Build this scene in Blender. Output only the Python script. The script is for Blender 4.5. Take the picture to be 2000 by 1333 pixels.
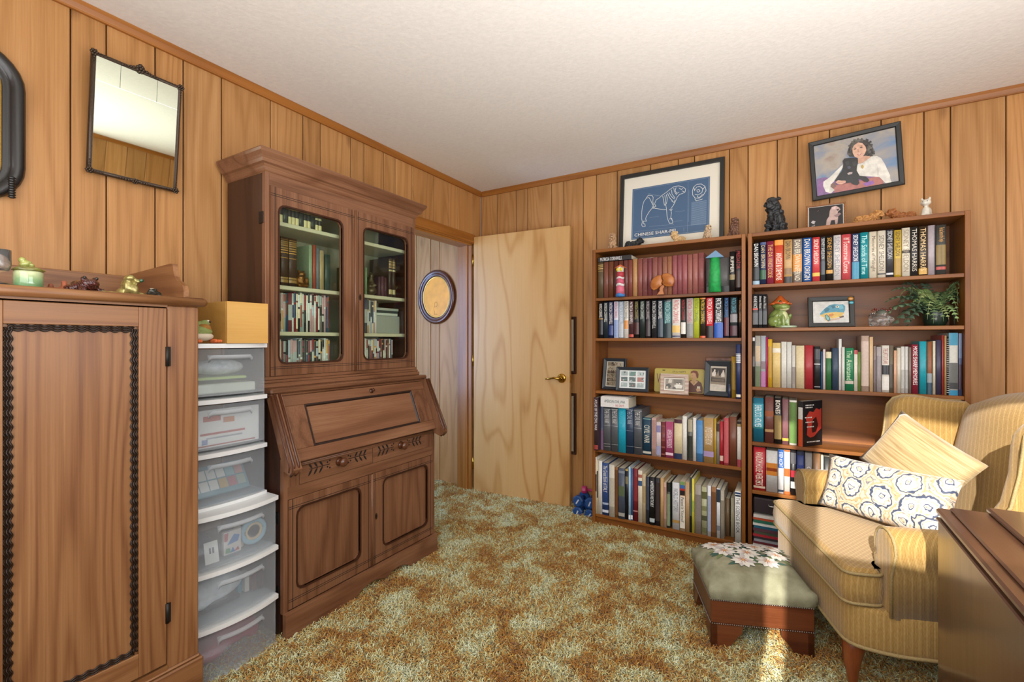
import bpy, bmesh, math, random
from mathutils import Vector, Matrix
D=bpy.data; SC=bpy.context.scene; COL=SC.collection
PI=math.pi; sin=math.sin; cos=math.cos
for o in list(D.objects): D.objects.remove(o)

# ------------------------------------------------------------------ camera, sky, sun, window light, exposure
cam_d=D.cameras.new('camera'); cam=D.objects.new('camera',cam_d); COL.objects.link(cam)
cam_d.sensor_width=36; cam_d.lens=16.36; cam_d.clip_start=.02; cam_d.shift_y=-.0003
cam.location=(2.201,-3.157,1.22); cam.rotation_euler=(PI/2,0,math.radians(31.06))
SC.camera=cam
w=D.worlds.new('sky'); SC.world=w; w.use_nodes=True
bg=w.node_tree.nodes['Background']; bg.inputs[0].default_value=(.74,.87,1,1); bg.inputs[1].default_value=1.6
def light(name,kind,loc,rot,energy,col,sx=1,sy=1):
    l=D.lights.new(name,kind); l.energy=energy; l.color=col
    if kind=='AREA': l.shape='RECTANGLE'; l.size=sx; l.size_y=sy
    o=D.objects.new(name,l); COL.objects.link(o); o.location=loc; o.rotation_euler=rot; return o
SUN_DIR=Vector((.04,1,-.46))                                   # travel direction of the sunlight
sun=light('sun','SUN',(2.6,-8,4),SUN_DIR.to_track_quat('-Z','Y').to_euler(),7.5,(1,.95,.88)); sun.data.angle=.009
light('window_light_rear','AREA',(1.9,-3.55,1.5),(PI/2,0,0),43,(.96,.98,1),2.6,1.3)
light('window_light_side','AREA',(4.10,-2.4,1.55),(PI/2,0,PI/2),32,(.96,.98,1),2.0,1.3)
light('ceiling_fill','AREA',(2.7,-2.45,1.15),(PI,math.radians(-4),0),47,(.97,.985,1),1.9,1.9)  # added upward fill that brightens the ceiling, no real lamp stands here
light('hall_window_light','AREA',(-1.15,-1.6,1.35),(PI/2,0,math.radians(-12)),46,(.38,.58,1),.7,1.5)
SC.view_settings.view_transform='Standard'; SC.view_settings.look='None'
SC.view_settings.gamma=1; SC.view_settings.use_curve_mapping=False
SC.view_settings.exposure=.06

# ------------------------------------------------------------------ materials
def lin(h):
    if not isinstance(h,str): return tuple(h)+(1,) if len(h)==3 else h
    v=[int(h[i:i+2],16)/255 for i in (0,2,4)]
    return tuple(c/12.92 if c<=.04045 else ((c+.055)/1.055)**2.4 for c in v)+(1,)
MC={}
def mat(col,rough=.55,metal=0,coat=0,name=None,noise=0,nscale=40,bump=0,spec=.5,sheen=0,em=0):
    k=('m',col,rough,metal,coat,noise,nscale,bump,spec,sheen)
    if k in MC: return MC[k]
    m=D.materials.new(name or 'paint_'+str(col)); m.use_nodes=True; n=m.node_tree.nodes; L=m.node_tree.links
    b=n['Principled BSDF']; b.inputs['Base Color'].default_value=lin(col); b.inputs['Roughness'].default_value=rough
    b.inputs['Metallic'].default_value=metal; b.inputs['Coat Weight'].default_value=coat; b.inputs['Specular IOR Level'].default_value=spec
    b.inputs['Sheen Weight'].default_value=sheen
    if noise or bump:
        tc=n.new('ShaderNodeTexCoord'); nz=n.new('ShaderNodeTexNoise'); nz.inputs['Scale'].default_value=nscale; nz.inputs['Detail'].default_value=4
        L.new(tc.outputs['Object'],nz.inputs['Vector'])
        if noise:
            mx=n.new('ShaderNodeMixRGB'); mx.blend_type='MULTIPLY'; mx.inputs[0].default_value=1
            rp=n.new('ShaderNodeMapRange'); rp.inputs[1].default_value=.3; rp.inputs[2].default_value=.7; rp.inputs[3].default_value=1-noise; rp.inputs[4].default_value=1+noise*.4
            L.new(nz.outputs[0],rp.inputs[0]); mx.inputs[1].default_value=lin(col); L.new(rp.outputs[0],mx.inputs[2]); L.new(mx.outputs[0],b.inputs['Base Color'])
        if bump:
            bp=n.new('ShaderNodeBump'); bp.inputs['Strength'].default_value=bump; bp.inputs['Distance'].default_value=.002
            L.new(nz.outputs[0],bp.inputs['Height']); L.new(bp.outputs[0],b.inputs['Normal'])
    MC[k]=m; return m
def math_node(n,L,op,a,b=None,c=None):
    x=n.new('ShaderNodeMath'); x.operation=op
    for i,v in enumerate((a,b,c)):
        if v is None: continue
        if isinstance(v,(int,float)): x.inputs[i].default_value=v
        else: L.new(v,x.inputs[i])
    return x.outputs[0]
def wood(name,cols,axis='Z',across=5,along=.6,rings=9,ringamt=.5,fine=.35,rough=.42,coat=0,knots=0,vary=.12,bump=.04,spec=.4,sharp=2.5):
    k=('w',name,axis)
    if k in MC: return MC[k]
    m=D.materials.new(name); m.use_nodes=True; n=m.node_tree.nodes; L=m.node_tree.links; b=n['Principled BSDF']
    tc=n.new('ShaderNodeTexCoord'); oi=n.new('ShaderNodeObjectInfo')
    off=n.new('ShaderNodeVectorMath'); off.operation='SCALE'; off.inputs[0].default_value=(37,53,71); L.new(oi.outputs['Random'],off.inputs['Scale'])
    ad=n.new('ShaderNodeVectorMath'); ad.operation='ADD'; L.new(tc.outputs['Object'],ad.inputs[0]); L.new(off.outputs[0],ad.inputs[1])
    def mp(ac,al):
        q=n.new('ShaderNodeMapping'); q.vector_type='POINT'
        s=[ac,ac,ac]; s['XYZ'.index(axis)]=al; q.inputs['Scale'].default_value=s; L.new(ad.outputs[0],q.inputs['Vector']); return q.outputs[0]
    def nz(v,det=2,dist=0,rg=.5):
        q=n.new('ShaderNodeTexNoise'); q.inputs['Scale'].default_value=1; q.inputs['Detail'].default_value=det; q.inputs['Distortion'].default_value=dist; q.inputs['Roughness'].default_value=rg
        L.new(v,q.inputs['Vector']); return q.outputs[0]
    big=nz(mp(across,along),1.5,.3)
    rg=math_node(n,L,'MULTIPLY',big,rings*2*PI); rs=math_node(n,L,'SINE',rg); rs=math_node(n,L,'MULTIPLY_ADD',rs,.5,.5); rs=math_node(n,L,'POWER',rs,sharp); rs=math_node(n,L,'SUBTRACT',1,rs)
    fn=nz(mp(across*34,along*5),4,.4,.72); br=nz(mp(across*.55,along*.8),2)
    f=math_node(n,L,'MULTIPLY_ADD',rs,ringamt*.5,0); f=math_node(n,L,'MULTIPLY_ADD',fn,fine,f); f=math_node(n,L,'MULTIPLY_ADD',br,1-ringamt*.5-fine,f)
    cr=n.new('ShaderNodeValToRGB'); e=cr.color_ramp.elements; N=len(cols)
    for i,c in enumerate(cols):
        p=.22+.56*i/(N-1)
        if i==0: e[0].position=p; e[0].color=lin(c)
        elif i==N-1: e[1].position=p; e[1].color=lin(c)
    for i,c in enumerate(cols[1:-1],1):
        q=e.new(.22+.56*i/(N-1)); q.color=lin(c)
    L.new(f,cr.inputs[0]); out=cr.outputs[0]
    if knots:
        vo=n.new('ShaderNodeTexVoronoi'); vo.inputs['Scale'].default_value=1; L.new(mp(across*.75,across*.28),vo.inputs['Vector'])
        wob=math_node(n,L,'MULTIPLY_ADD',fn,.05,vo.outputs['Distance'])
        kn=n.new('ShaderNodeMapRange'); kn.inputs[1].default_value=.035; kn.inputs[2].default_value=.13; kn.inputs[3].default_value=knots; kn.inputs[4].default_value=0; L.new(wob,kn.inputs[0])
        mx=n.new('ShaderNodeMixRGB'); L.new(kn.outputs[0],mx.inputs[0]); L.new(out,mx.inputs[1]); mx.inputs[2].default_value=lin('5e3518'); out=mx.outputs[0]
    hs=n.new('ShaderNodeHueSaturation'); v=math_node(n,L,'MULTIPLY_ADD',oi.outputs['Random'],vary*2,1-vary); L.new(v,hs.inputs['Value']); L.new(out,hs.inputs['Color'])
    L.new(hs.outputs[0],b.inputs['Base Color'])
    rr=math_node(n,L,'MULTIPLY_ADD',fn,.2,rough-.1); L.new(rr,b.inputs['Roughness'])
    b.inputs['Coat Weight'].default_value=coat; b.inputs['Coat Roughness'].default_value=.18; b.inputs['Specular IOR Level'].default_value=spec
    bp=n.new('ShaderNodeBump'); bp.inputs['Strength'].default_value=bump; bp.inputs['Distance'].default_value=.002; L.new(fn,bp.inputs['Height']); L.new(bp.outputs[0],b.inputs['Normal'])
    MC[k]=m; return m
PLANK=['80552f','a3723e','b5834e','c69a64']
WALN=['3c2416','68432c','7e563c','987154']           # dark walnut of the secretary
CUPB=['52311c','784e2e','8c613c','a17850']           # cupboard walnut
CASE=['4c2a10','75431a','87521f','98612a']           # bookcases
BIRCH=['a06c36','ba8b50','c69a60','d0a870']
def wplank(ax='Z'): return wood('plank_wood',PLANK,ax,5.5,.5,11,.27,.48,.48,0,.8,.13,.08)
def wwal(ax='Z'): return wood('dark_walnut',WALN,ax,7,.7,6,.3,.5,.36,.12,0,.06)
def wcup(ax='Z'): return wood('cupboard_walnut',CUPB,ax,4.2,.4,22,.34,.48,.42,.05,.12,.05,.06)
def wcase(ax='X'): return wood('bookcase_wood',CASE,ax,8,.8,4,.4,.4,.42,.05,0,.06)
def wtrim(ax='Y'): return wood('trim_wood',['784616','935a20','a46a2c'],ax,9,.5,4,.4,.35,.4,.1,0,.05)
def wbirch(): return wood('birch_veneer',BIRCH,'Z',3.1,.5,8,.42,.22,.4,.1,0,0,.02,.4,7)
DARK=mat('120a06',.8); IRON=mat('2b2724',.5,.6); BRASS=mat('c9a148',.22,1); PAPER=mat('d9cfb6',.9,name='page_edges',noise=.12,nscale=300)
def glass(tint='ffffff',rough=.02,name='glass',ior=1.45,mixc=0):
    k=('g',tint,rough,mixc)
    if k in MC: return MC[k]
    m=D.materials.new(name); m.use_nodes=True; n=m.node_tree.nodes; L=m.node_tree.links; n.remove(n['Principled BSDF'])
    t=n.new('ShaderNodeBsdfTransparent'); t.inputs[0].default_value=lin(tint); g=n.new('ShaderNodeBsdfGlossy'); g.inputs['Roughness'].default_value=rough
    fr=n.new('ShaderNodeFresnel'); fr.inputs[0].default_value=ior; mx=n.new('ShaderNodeMixShader'); ge=n.new('ShaderNodeNewGeometry')
    L.new(math_node(n,L,'MULTIPLY',fr.outputs[0],math_node(n,L,'SUBTRACT',1,ge.outputs['Backfacing'])),mx.inputs[0]); L.new(t.outputs[0],mx.inputs[1]); L.new(g.outputs[0],mx.inputs[2]); last=mx.outputs[0]
    if mixc:
        d=n.new('ShaderNodeBsdfDiffuse'); d.inputs[0].default_value=lin('e6eaee'); tl=n.new('ShaderNodeBsdfTranslucent'); tl.inputs[0].default_value=lin('e6eaee')
        m1=n.new('ShaderNodeMixShader'); m1.inputs[0].default_value=.45; L.new(d.outputs[0],m1.inputs[1]); L.new(tl.outputs[0],m1.inputs[2])
        m2=n.new('ShaderNodeMixShader'); m2.inputs[0].default_value=mixc; L.new(last,m2.inputs[1]); L.new(m1.outputs[0],m2.inputs[2]); last=m2.outputs[0]
    L.new(last,n['Material Output'].inputs[0]); MC[k]=m; return m

# ------------------------------------------------------------------ geometry helpers
def PL(o,u,v):
    u=Vector(u).normalized(); v=Vector(v).normalized(); w=u.cross(v)
    m=Matrix((u,v,w)).transposed().to_4x4(); m.translation=Vector(o); return m
WM={}                                                        # world matrix of every object built
class MB:
    def __init__(s,xf=None): s.bm=bmesh.new(); s.ms=[]; s.xf=xf
    def mi(s,m):
        if m is None: return 0
        if m not in s.ms: s.ms.append(m)
        return s.ms.index(m)
    def V(s,p,xf=None):
        p=Vector(p); x=xf if xf is not None else s.xf
        return s.bm.verts.new(x@p if x is not None else p)
    def F(s,vs,m=0,sm=False):
        try: f=s.bm.faces.new(vs)
        except ValueError: return None
        f.material_index=m; f.smooth=sm; return f
    def box(s,a,b,m=None,bev=0,xf=None):
        i=s.mi(m); (x0,y0,z0),(x1,y1,z1)=[[min(p,q) for p,q in zip(a,b)],[max(p,q) for p,q in zip(a,b)]]
        v=[s.V(p,xf) for p in ((x0,y0,z0),(x1,y0,z0),(x1,y1,z0),(x0,y1,z0),(x0,y0,z1),(x1,y0,z1),(x1,y1,z1),(x0,y1,z1))]
        fs=[s.F([v[j] for j in q],i) for q in ((3,2,1,0),(4,5,6,7),(0,1,5,4),(1,2,6,5),(2,3,7,6),(3,0,4,7))]
        if bev:
            es=list({e for f in fs if f for e in f.edges})
            r=bmesh.ops.bevel(s.bm,geom=es,offset=bev,segments=1,affect='EDGES',profile=.5)
            for f in r['faces']: f.material_index=i
        return s
    def prism(s,poly,w0,w1,m=None,xf=None,sm=False):          # polygon in (u,v), extruded along w
        i=s.mi(m); a=[s.V((p[0],p[1],w0),xf) for p in poly]; b=[s.V((p[0],p[1],w1),xf) for p in poly]; n=len(poly)
        s.F(a[::-1],i); s.F(b,i)
        for k in range(n): s.F([a[k],a[(k+1)%n],b[(k+1)%n],b[k]],i,sm)
        return s
    def rings(s,rs,m=None,cap0=True,cap1=True,sm=True,closed=True,xf=None):
        i=s.mi(m); R=[[s.V(p,xf) for p in r] for r in rs]; n=len(rs[0])
        for a,b in zip(R,R[1:]):
            for k in range(n if closed else n-1): s.F([a[k],a[(k+1)%n],b[(k+1)%n],b[k]],i,sm)
        if cap0: s.F(R[0][::-1],i,sm)
        if cap1: s.F(R[-1],i,sm)
        return s
    def lathe(s,prof,n=16,m=None,xf=None,c=(0,0),sx=1,sy=1):    # profile (r,z)
        rs=[[(c[0]+r*cos(2*PI*k/n)*sx,c[1]+r*sin(2*PI*k/n)*sy,z) for k in range(n)] for r,z in prof]
        return s.rings(rs,m,xf=xf)
    def tube(s,pts,r,n=6,m=None,closed=False,xf=None,cap=True):
        P=[Vector(p) for p in pts]; N=len(P); rs=[]
        rr=r if isinstance(r,(list,tuple)) else [r]*N
        t0=None; up=Vector((0,0,1))
        for k in range(N):
            if closed: t=(P[(k+1)%N]-P[k-1])
            else: t=P[min(k+1,N-1)]-P[max(k-1,0)]
            if t.length<1e-9: t=Vector((0,0,1))
            t.normalize()
            a=up.cross(t)
            if a.length<.15: a=Vector((1,0,0)).cross(t)
            if t0 is not None and (a.normalized()).dot(t0)<0: a=-a
            a.normalize(); t0=a; b=t.cross(a)
            rs.append([P[k]+(a*cos(2*PI*j/n)+b*sin(2*PI*j/n))*rr[k] for j in range(n)])
        if closed: rs.append(rs[0])
        return s.rings(rs,m,cap0=cap and not closed,cap1=cap and not closed,xf=xf)
    def ball(s,c,r,m=None,sub=2,rot=None,xf=None):
        i=s.mi(m); rx,ry,rz=(r,r,r) if isinstance(r,(int,float)) else r
        M=Matrix.Translation(c)@(rot.to_4x4() if rot else Matrix())@Matrix.Diagonal((rx,ry,rz,1))
        x=xf if xf is not None else s.xf
        if x is not None: M=x@M
        g=bmesh.ops.create_icosphere(s.bm,subdivisions=sub,radius=1,matrix=M)
        for v in g['verts']:
            for f in v.link_faces: f.material_index=i; f.smooth=True
        return s
    def frame(s,u0,u1,v0,v1,prof,m=None,xf=None,sm=False):     # profile (inset,w) swept round a rectangle
        i=s.mi(m); rs=[[(u0+d,v0+d,h),(u1-d,v0+d,h),(u1-d,v1-d,h),(u0+d,v1-d,h)] for d,h in prof]
        return s.rings(rs,m,False,False,sm,True,xf)
    def plate(s,u0,u1,v0,v1,w0,w1,hole,m=None,xf=None):        # rectangular plate with a hole (loop of points)
        i=s.mi(m); cx=sum(p[0] for p in hole)/len(hole); cy=sum(p[1] for p in hole)/len(hole); out=[]
        for p in hole:
            dx,dy=p[0]-cx,p[1]-cy; t=min([((u1-cx)/dx if dx>0 else (u0-cx)/dx) if abs(dx)>1e-9 else 9e9,((v1-cy)/dy if dy>0 else (v0-cy)/dy) if abs(dy)>1e-9 else 9e9])
            out.append([cx+dx*t,cy+dy*t])
        for c in ((u0,v0),(u1,v0),(u1,v1),(u0,v1)):
            k=min(range(len(out)),key=lambda q:(out[q][0]-c[0])**2+(out[q][1]-c[1])**2); out[k]=list(c)
        rs=[[(p[0],p[1],w0) for p in hole],[(p[0],p[1],w1) for p in hole],[(p[0],p[1],w1) for p in out],[(p[0],p[1],w0) for p in out],[(p[0],p[1],w0) for p in hole]]
        return s.rings(rs,m,False,False,False,True,xf)
    def poly(s,pts,w,m,xf=None): return s.F([s.V((p[0],p[1],w),xf) for p in pts],s.mi(m))
    def obj(s,name,parent=None,local=False,loc=None,smooth=None,kind=None):
        bmesh.ops.remove_doubles(s.bm,verts=s.bm.verts,dist=1e-6)
        bmesh.ops.recalc_face_normals(s.bm,faces=s.bm.faces)
        me=D.meshes.new(name); 
        o=D.objects.new(name,me); COL.objects.link(o); W=Matrix()
        if parent is not None:
            o.parent=parent; W=WM[parent.name].copy()
            if not local: s.bm.transform(W.inverted())
        elif loc is not None:
            o.location=loc; W=Matrix.Translation(loc)
            if not local: s.bm.transform(W.inverted())
        s.bm.to_mesh(me); s.bm.free()
        for m in s.ms or [mat('888888')]: me.materials.append(m)
        if smooth is not None:
            for p in me.polygons: p.use_smooth=smooth
        WM[o.name]=W
        if kind: o['kind']=kind
        return o
def tag(o,label,cat,group=None,kind=None):
    o['label']=label; o['category']=cat
    if group: o['group']=group
    if kind: o['kind']=kind
    return o
def thing(name,label,cat,loc=(0,0,0),rz=0,group=None):
    o=D.objects.new(name,None); COL.objects.link(o); o.location=loc; o.rotation_euler=(0,0,rz); o.empty_display_size=.05
    WM[o.name]=Matrix.Translation(loc)@Matrix.Rotation(rz,4,'Z'); return tag(o,label,cat,group)
def mthing(o,label,cat,group=None): return tag(o,label,cat,group)
def rrect(u0,u1,v0,v1,r,n=3):
    P=[]
    for cx,cy,a in ((u1-r,v1-r,0),(u0+r,v1-r,1),(u0+r,v0+r,2),(u1-r,v0+r,3)):
        for k in range(n+1): t=(a+k/n)*PI/2; P.append((cx+r*cos(t),cy+r*sin(t)))
    return P
def circ(cx,cy,r,n=12,ry=None,a0=0): return [(cx+r*cos(2*PI*k/n+a0),cy+(ry or r)*sin(2*PI*k/n+a0)) for k in range(n)]
# lettering: every string becomes one cached flat mesh, 1 unit high
TXT={}
def prep_text(strings):
    tmp=[]
    for s in set(strings):
        c=D.curves.new('lettering','FONT'); c.body=s; c.size=1; c.resolution_u=2; c.extrude=0
        o=D.objects.new('lettering',c); COL.objects.link(o); tmp.append((s,o,c))
    bpy.context.view_layer.update(); dg=bpy.context.evaluated_depsgraph_get()
    for s,o,c in tmp:
        me=D.meshes.new_from_object(o.evaluated_get(dg)); xs=[v.co.x for v in me.vertices]; ys=[v.co.y for v in me.vertices]
        b=(min(xs),max(xs),min(ys),max(ys))
        for v in me.vertices: v.co.x-=(b[0]+b[1])/2; v.co.y-=(b[2]+b[3])/2
        TXT[s]=(me,b[1]-b[0],b[3]-b[2])
    for s,o,c in tmp: D.objects.remove(o); D.curves.remove(c)
def text(s,parent,center,u,v,length,height,col,name='lettering',rough=.5,metal=0):
    me0,wd,ht=TXT[s]; me=me0.copy(); me.name=name
    M=PL(center,u,v)@Matrix.Diagonal((length/wd,height/ht,1,1))
    me.transform(M if parent is None else WM[parent.name].inverted()@M)
    me.materials.clear(); me.materials.append(mat(col,rough,metal))
    o=D.objects.new(name,me); COL.objects.link(o)
    if parent is not None: o.parent=parent; WM[o.name]=WM[parent.name].copy()
    return o
def remesh(o,vox,smooth=3):
    r=o.modifiers.new('r','REMESH'); r.mode='VOXEL'; r.voxel_size=vox; r.use_smooth_shade=True
    if smooth: q=o.modifiers.new('s','SMOOTH'); q.iterations=smooth; q.factor=.5
    return o
X3=(1,0,0);Y3=(0,1,0);Z3=(0,0,1)
ROWS={
'LA':(1.498,'top shelf of the left bookcase',[
(1.1057,0.0367,0.235,-0.247,'5b4b33','','c9a45a',(0.05,0.35),[(0.07,0.085,'c9a45a'),(0.12,0.135,'c9a45a'),(0.17,0.19,'c9a45a'),(0.24,0.25,'c9a45a')],'olive brown clothbound book with gilt lines','h'),
(1.1448,0.0313,0.235,-0.243,'7c4a3a','','c9a45a',(0,1),[],'brown clothbound book with torn spine','h'),
(1.1799,0.0309,0.235,-0.246,'74432a','','c9a45a',(0,1),[],'plain reddish brown book','h'),
(1.2129,0.0293,0.236,-0.243,'5c2f24','','c9a45a',(0,1),[],'dark brown book','h'),
(1.2445,0.0302,0.235,-0.242,'6a3a2c','','c9a45a',(0,1),[],'brown book behind the painted paper tower','h'),
(1.2793,0.0274,0.234,-0.249,'70403a','','c9a45a',(0,1),[],'brown book right of the painted paper tower','h'),
(1.3087,0.0266,0.234,-0.25,'7d4238','','c9a45a',(0,1),[],'rust red clothbound book','h'),
(1.3359,0.0293,0.238,-0.24,'b98c5a','','c9a45a',(0,1),[],'tan paper covered book','h'),
(1.3683,0.0289,0.235,-0.247,'8a5048','','c9a45a',(0,1),[(0.12,0.125,'6a4a3a'),(0.86,0.865,'6a4a3a')],'faded dusty rose volume of a matched set','h'),
(1.399,0.0292,0.236,-0.247,'86504c','','c9a45a',(0,1),[(0.12,0.125,'6a4a3a'),(0.86,0.865,'6a4a3a')],'faded dusty rose volume of a matched set','h'),
(1.4288,0.0259,0.236,-0.238,'80454a','','c9a45a',(0,1),[(0.12,0.125,'6a4a3a'),(0.86,0.865,'6a4a3a')],'faded dusty rose volume of a matched set','h'),
(1.458,0.0319,0.236,-0.244,'8c544c','','c9a45a',(0,1),[(0.12,0.125,'6a4a3a'),(0.86,0.865,'6a4a3a')],'faded dusty rose volume of a matched set','h'),
(1.4905,0.0266,0.234,-0.24,'87504a','','c9a45a',(0,1),[(0.12,0.125,'6a4a3a'),(0.86,0.865,'6a4a3a')],'faded dusty rose volume of a matched set','h'),
(1.5198,0.028,0.234,-0.244,'94604c','','c9a45a',(0,1),[(0.12,0.125,'6a4a3a'),(0.86,0.865,'6a4a3a')],'faded dusty rose volume of a matched set','h'),
(1.549,0.0277,0.234,-0.242,'9a664a','','c9a45a',(0,1),[(0.12,0.125,'6a4a3a'),(0.86,0.865,'6a4a3a')],'faded dusty rose volume of a matched set','h'),
(1.5795,0.0268,0.235,-0.248,'955356','','c9a45a',(0,1),[(0.12,0.125,'6a4a3a'),(0.86,0.865,'6a4a3a')],'faded dusty rose volume of a matched set','h'),
(1.6069,0.0264,0.236,-0.242,'8a4c50','','c9a45a',(0,1),[(0.12,0.125,'6a4a3a'),(0.86,0.865,'6a4a3a')],'faded dusty rose volume of a matched set','h'),
(1.6344,0.03,0.237,-0.24,'995556','','c9a45a',(0,1),[(0.12,0.125,'6a4a3a'),(0.86,0.865,'6a4a3a')],'faded dusty rose volume of a matched set','h'),
(1.6667,0.0265,0.234,-0.244,'985e54','','c9a45a',(0,1),[(0.12,0.125,'6a4a3a'),(0.86,0.865,'6a4a3a')],'faded dusty rose volume of a matched set','h'),
(1.6943,0.0298,0.236,-0.241,'9d6058','','c9a45a',(0,1),[(0.12,0.125,'6a4a3a'),(0.86,0.865,'6a4a3a')],'faded dusty rose volume of a matched set','h'),
(1.7258,0.0315,0.239,-0.242,'905250','','c9a45a',(0,1),[(0.12,0.125,'6a4a3a'),(0.86,0.865,'6a4a3a')],'faded dusty rose volume of a matched set','h'),
(1.7624,0.1276,0.205,-0.249,'6c6a69','R       Y','44403e',(0.62,0.86),[(0.8,1,'1c1b1c')],'grey and black book facing out behind the green tower','f'),
(1.8939,0.0276,0.23,-0.241,'1d1917','RIPPER','e6e0d0',(0.13,0.52),[(0.57,0.7,'8c7a50')],'black hardcover lettered RIPPER in white','h'),
(1.9245,0.031,0.234,-0.243,'1b1514','PREDATOR','b02a2c',(0.02,0.45),[(0.5,0.9,'3a221c')],'black hardcover with red lettering','h'),
]),
'LB':(1.236,'second shelf of the left bookcase',[
(1.1105,0.0303,0.233,-0.246,'17181b','PATRICIA CORNWELL','f0ece2',(0.04,0.42),[(0.44,0.47,'b48a4a'),(0.5,0.9,'26262a')],'black hardcover with white lettering','h'),
(1.1457,0.03,0.235,-0.25,'1c2a30','PATRICIA CORNWELL','d8d4c6',(0.03,0.55),[],'dark teal hardcover','h'),
(1.1763,0.0318,0.237,-0.24,'232c50','PATRICIA CORNWELL','e4dcd8',(0.03,0.62),[(0.65,0.92,'3a4a86')],'navy hardcover with pale lettering','h'),
(1.2134,0.0293,0.236,-0.244,'cfd0da','PATRICIA CORNWELL','b03048',(0.03,0.45),[(0.5,0.97,'8a9cc4')],'white and pale blue hardcover','h'),
(1.2442,0.0314,0.236,-0.241,'9aa8b4','PATRICIA CORNWELL','e8e8e8',(0.03,0.6),[(0.6,0.98,'b8bcc0')],'silvery blue hardcover','h'),
(1.278,0.0293,0.236,-0.239,'e4dfd2','PATRICIA CORNWELL','2c2a22',(0.03,0.5),[(0.52,0.75,'d9924a')],'white hardcover with orange patch','h'),
(1.3109,0.0301,0.236,-0.241,'4a2a2c','PATRICIA CORNWELL','e9e2da',(0.03,0.62),[(0.9,0.97,'c4442c')],'maroon and white hardcover','h'),
(1.3432,0.0321,0.236,-0.239,'1f1d19','PATRICIA CORNWELL','a89a5c',(0.03,0.5),[(0.58,0.9,'4a2018')],'black hardcover with olive lettering','h'),
(1.3812,0.0317,0.235,-0.245,'202c2a','PATRICIA CORNWELL','c9d4c8',(0.03,0.5),[],'dark green hardcover','h'),
(1.4155,0.0302,0.235,-0.24,'2a2527','PATRICIA CORNWELL','b8aeb0',(0.03,0.5),[(0.55,0.95,'3c3032')],'charcoal hardcover','h'),
(1.4542,0.0314,0.234,-0.245,'25272b','PATRICIA CORNWELL','cfcfca',(0.03,0.75),[],'dark grey hardcover','h'),
(1.4891,0.0344,0.234,-0.239,'26303a','PATRICIA CORNWELL','eef0ee',(0.03,0.5),[(0.5,0.97,'3e4c58')],'slate hardcover with white lettering','h'),
(1.527,0.0458,0.234,-0.239,'3f7478','PATRICIA CORNWELL','b8d8d4',(0.05,0.62),[(0,0.06,'1c2c30'),(0.62,1,'22363a')],'teal hardcover','h'),
(1.5781,0.047,0.235,-0.249,'e6e2da','PATRICIA CORNWELL','c22a2c',(0.03,0.62),[(0.94,0.97,'2a3a66'),(0.68,0.86,'e6c06a')],'thick white hardcover with red lettering','h'),
(1.6292,0.0274,0.234,-0.248,'26221f','PATRICIA CORNWELL','b42a2a',(0.03,0.55),[(0.6,0.9,'e8e4da')],'black hardcover with red and white lettering','h'),
(1.6606,0.0374,0.235,-0.247,'b9b4b0','PATRICIA CORNWELL','b5384c',(0.03,0.62),[(0.64,0.95,'8a8c8a')],'silver grey hardcover with pink lettering','h'),
(1.699,0.0334,0.236,-0.238,'bcc83a','PATRICIA CORNWELL','5c6a20',(0.03,0.6),[],'lime green hardcover','h'),
(1.7354,0.0313,0.235,-0.245,'2a2418','PATRICIA CORNWELL','e2c03a',(0.05,0.65),[(0,0.03,'d8842c'),(0.95,1,'d85a2c')],'black hardcover with yellow lettering and orange ends','h'),
(1.7684,0.0399,0.235,-0.242,'c9242e','PATRICIA CORNWELL','f4f0ea',(0.03,0.66),[(0.7,1,'1d1618')],'red hardcover with black foot','h'),
(1.8118,0.0489,0.234,-0.246,'14171c','PATRICIA CORNWELL','f2f4f4',(0.03,0.64),[(0.62,1,'2258b4')],'thick black and blue hardcover','h'),
(1.8643,0.027,0.232,-0.244,'1d2438','PATRICIA CORNWELL','4a80b8',(0.03,0.5),[(0.5,0.95,'5c2430')],'navy hardcover with blue lettering','h'),
(1.8972,0.038,0.232,-0.245,'232b30','PATRICIA CORNWELL','5fa0b0',(0.03,0.4),[(0.42,0.62,'8a8688'),(0.7,0.95,'502830')],'smoky dark hardcover','h'),
(1.9408,0.0152,0.217,-0.246,'1f1a18','PATRICIA CORNWELL','c8853a',(0.03,0.6),[],'thin black hardcover with orange lettering','h'),
]),
'LD':(0.51,'fourth shelf of the left bookcase',[
(1.086,0.0271,0.342,-0.3,'3c2a2e','ATLAS OF THE CIVIL WAR','e8dcd6',(0.04,0.62),[(0.9,0.98,'a04038')],'tall dark red atlas','h'),
(1.1137,0.0295,0.283,-0.255,'6a7690','','e8e4e0',(0.05,0.5),[(0,0.5,'5c6a88'),(0.55,1,'8a6a8c')],'blue and purple hardcover','h'),
(1.1522,0.0489,0.28,-0.272,'55585c','THE CIVIL WAR','d0d0cc',(0.06,0.36),[(0.04,0.05,'c0c0bc'),(0.42,0.425,'c0c0bc'),(0.84,0.845,'c0c0bc'),(0.9,0.905,'c0c0bc')],'grey volume of a boxed set','h'),
(1.2037,0.0467,0.282,-0.272,'55585c','THE CIVIL WAR','d0d0cc',(0.06,0.36),[(0.04,0.05,'c0c0bc'),(0.42,0.425,'c0c0bc'),(0.84,0.845,'c0c0bc')],'grey volume of a boxed set','h'),
(1.2517,0.0479,0.285,-0.272,'18a3bd','THE CIVIL WAR','4cc4d4',(0.06,0.36),[],'bright cyan volume of a boxed set','h'),
(1.3015,0.0477,0.288,-0.272,'1f3550','THE CIVIL WAR','b8c4cc',(0.06,0.36),[(0.04,0.05,'a8b0b8'),(0.5,0.505,'a8b0b8'),(0.84,0.845,'a8b0b8')],'navy volume of a boxed set','h'),
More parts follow.
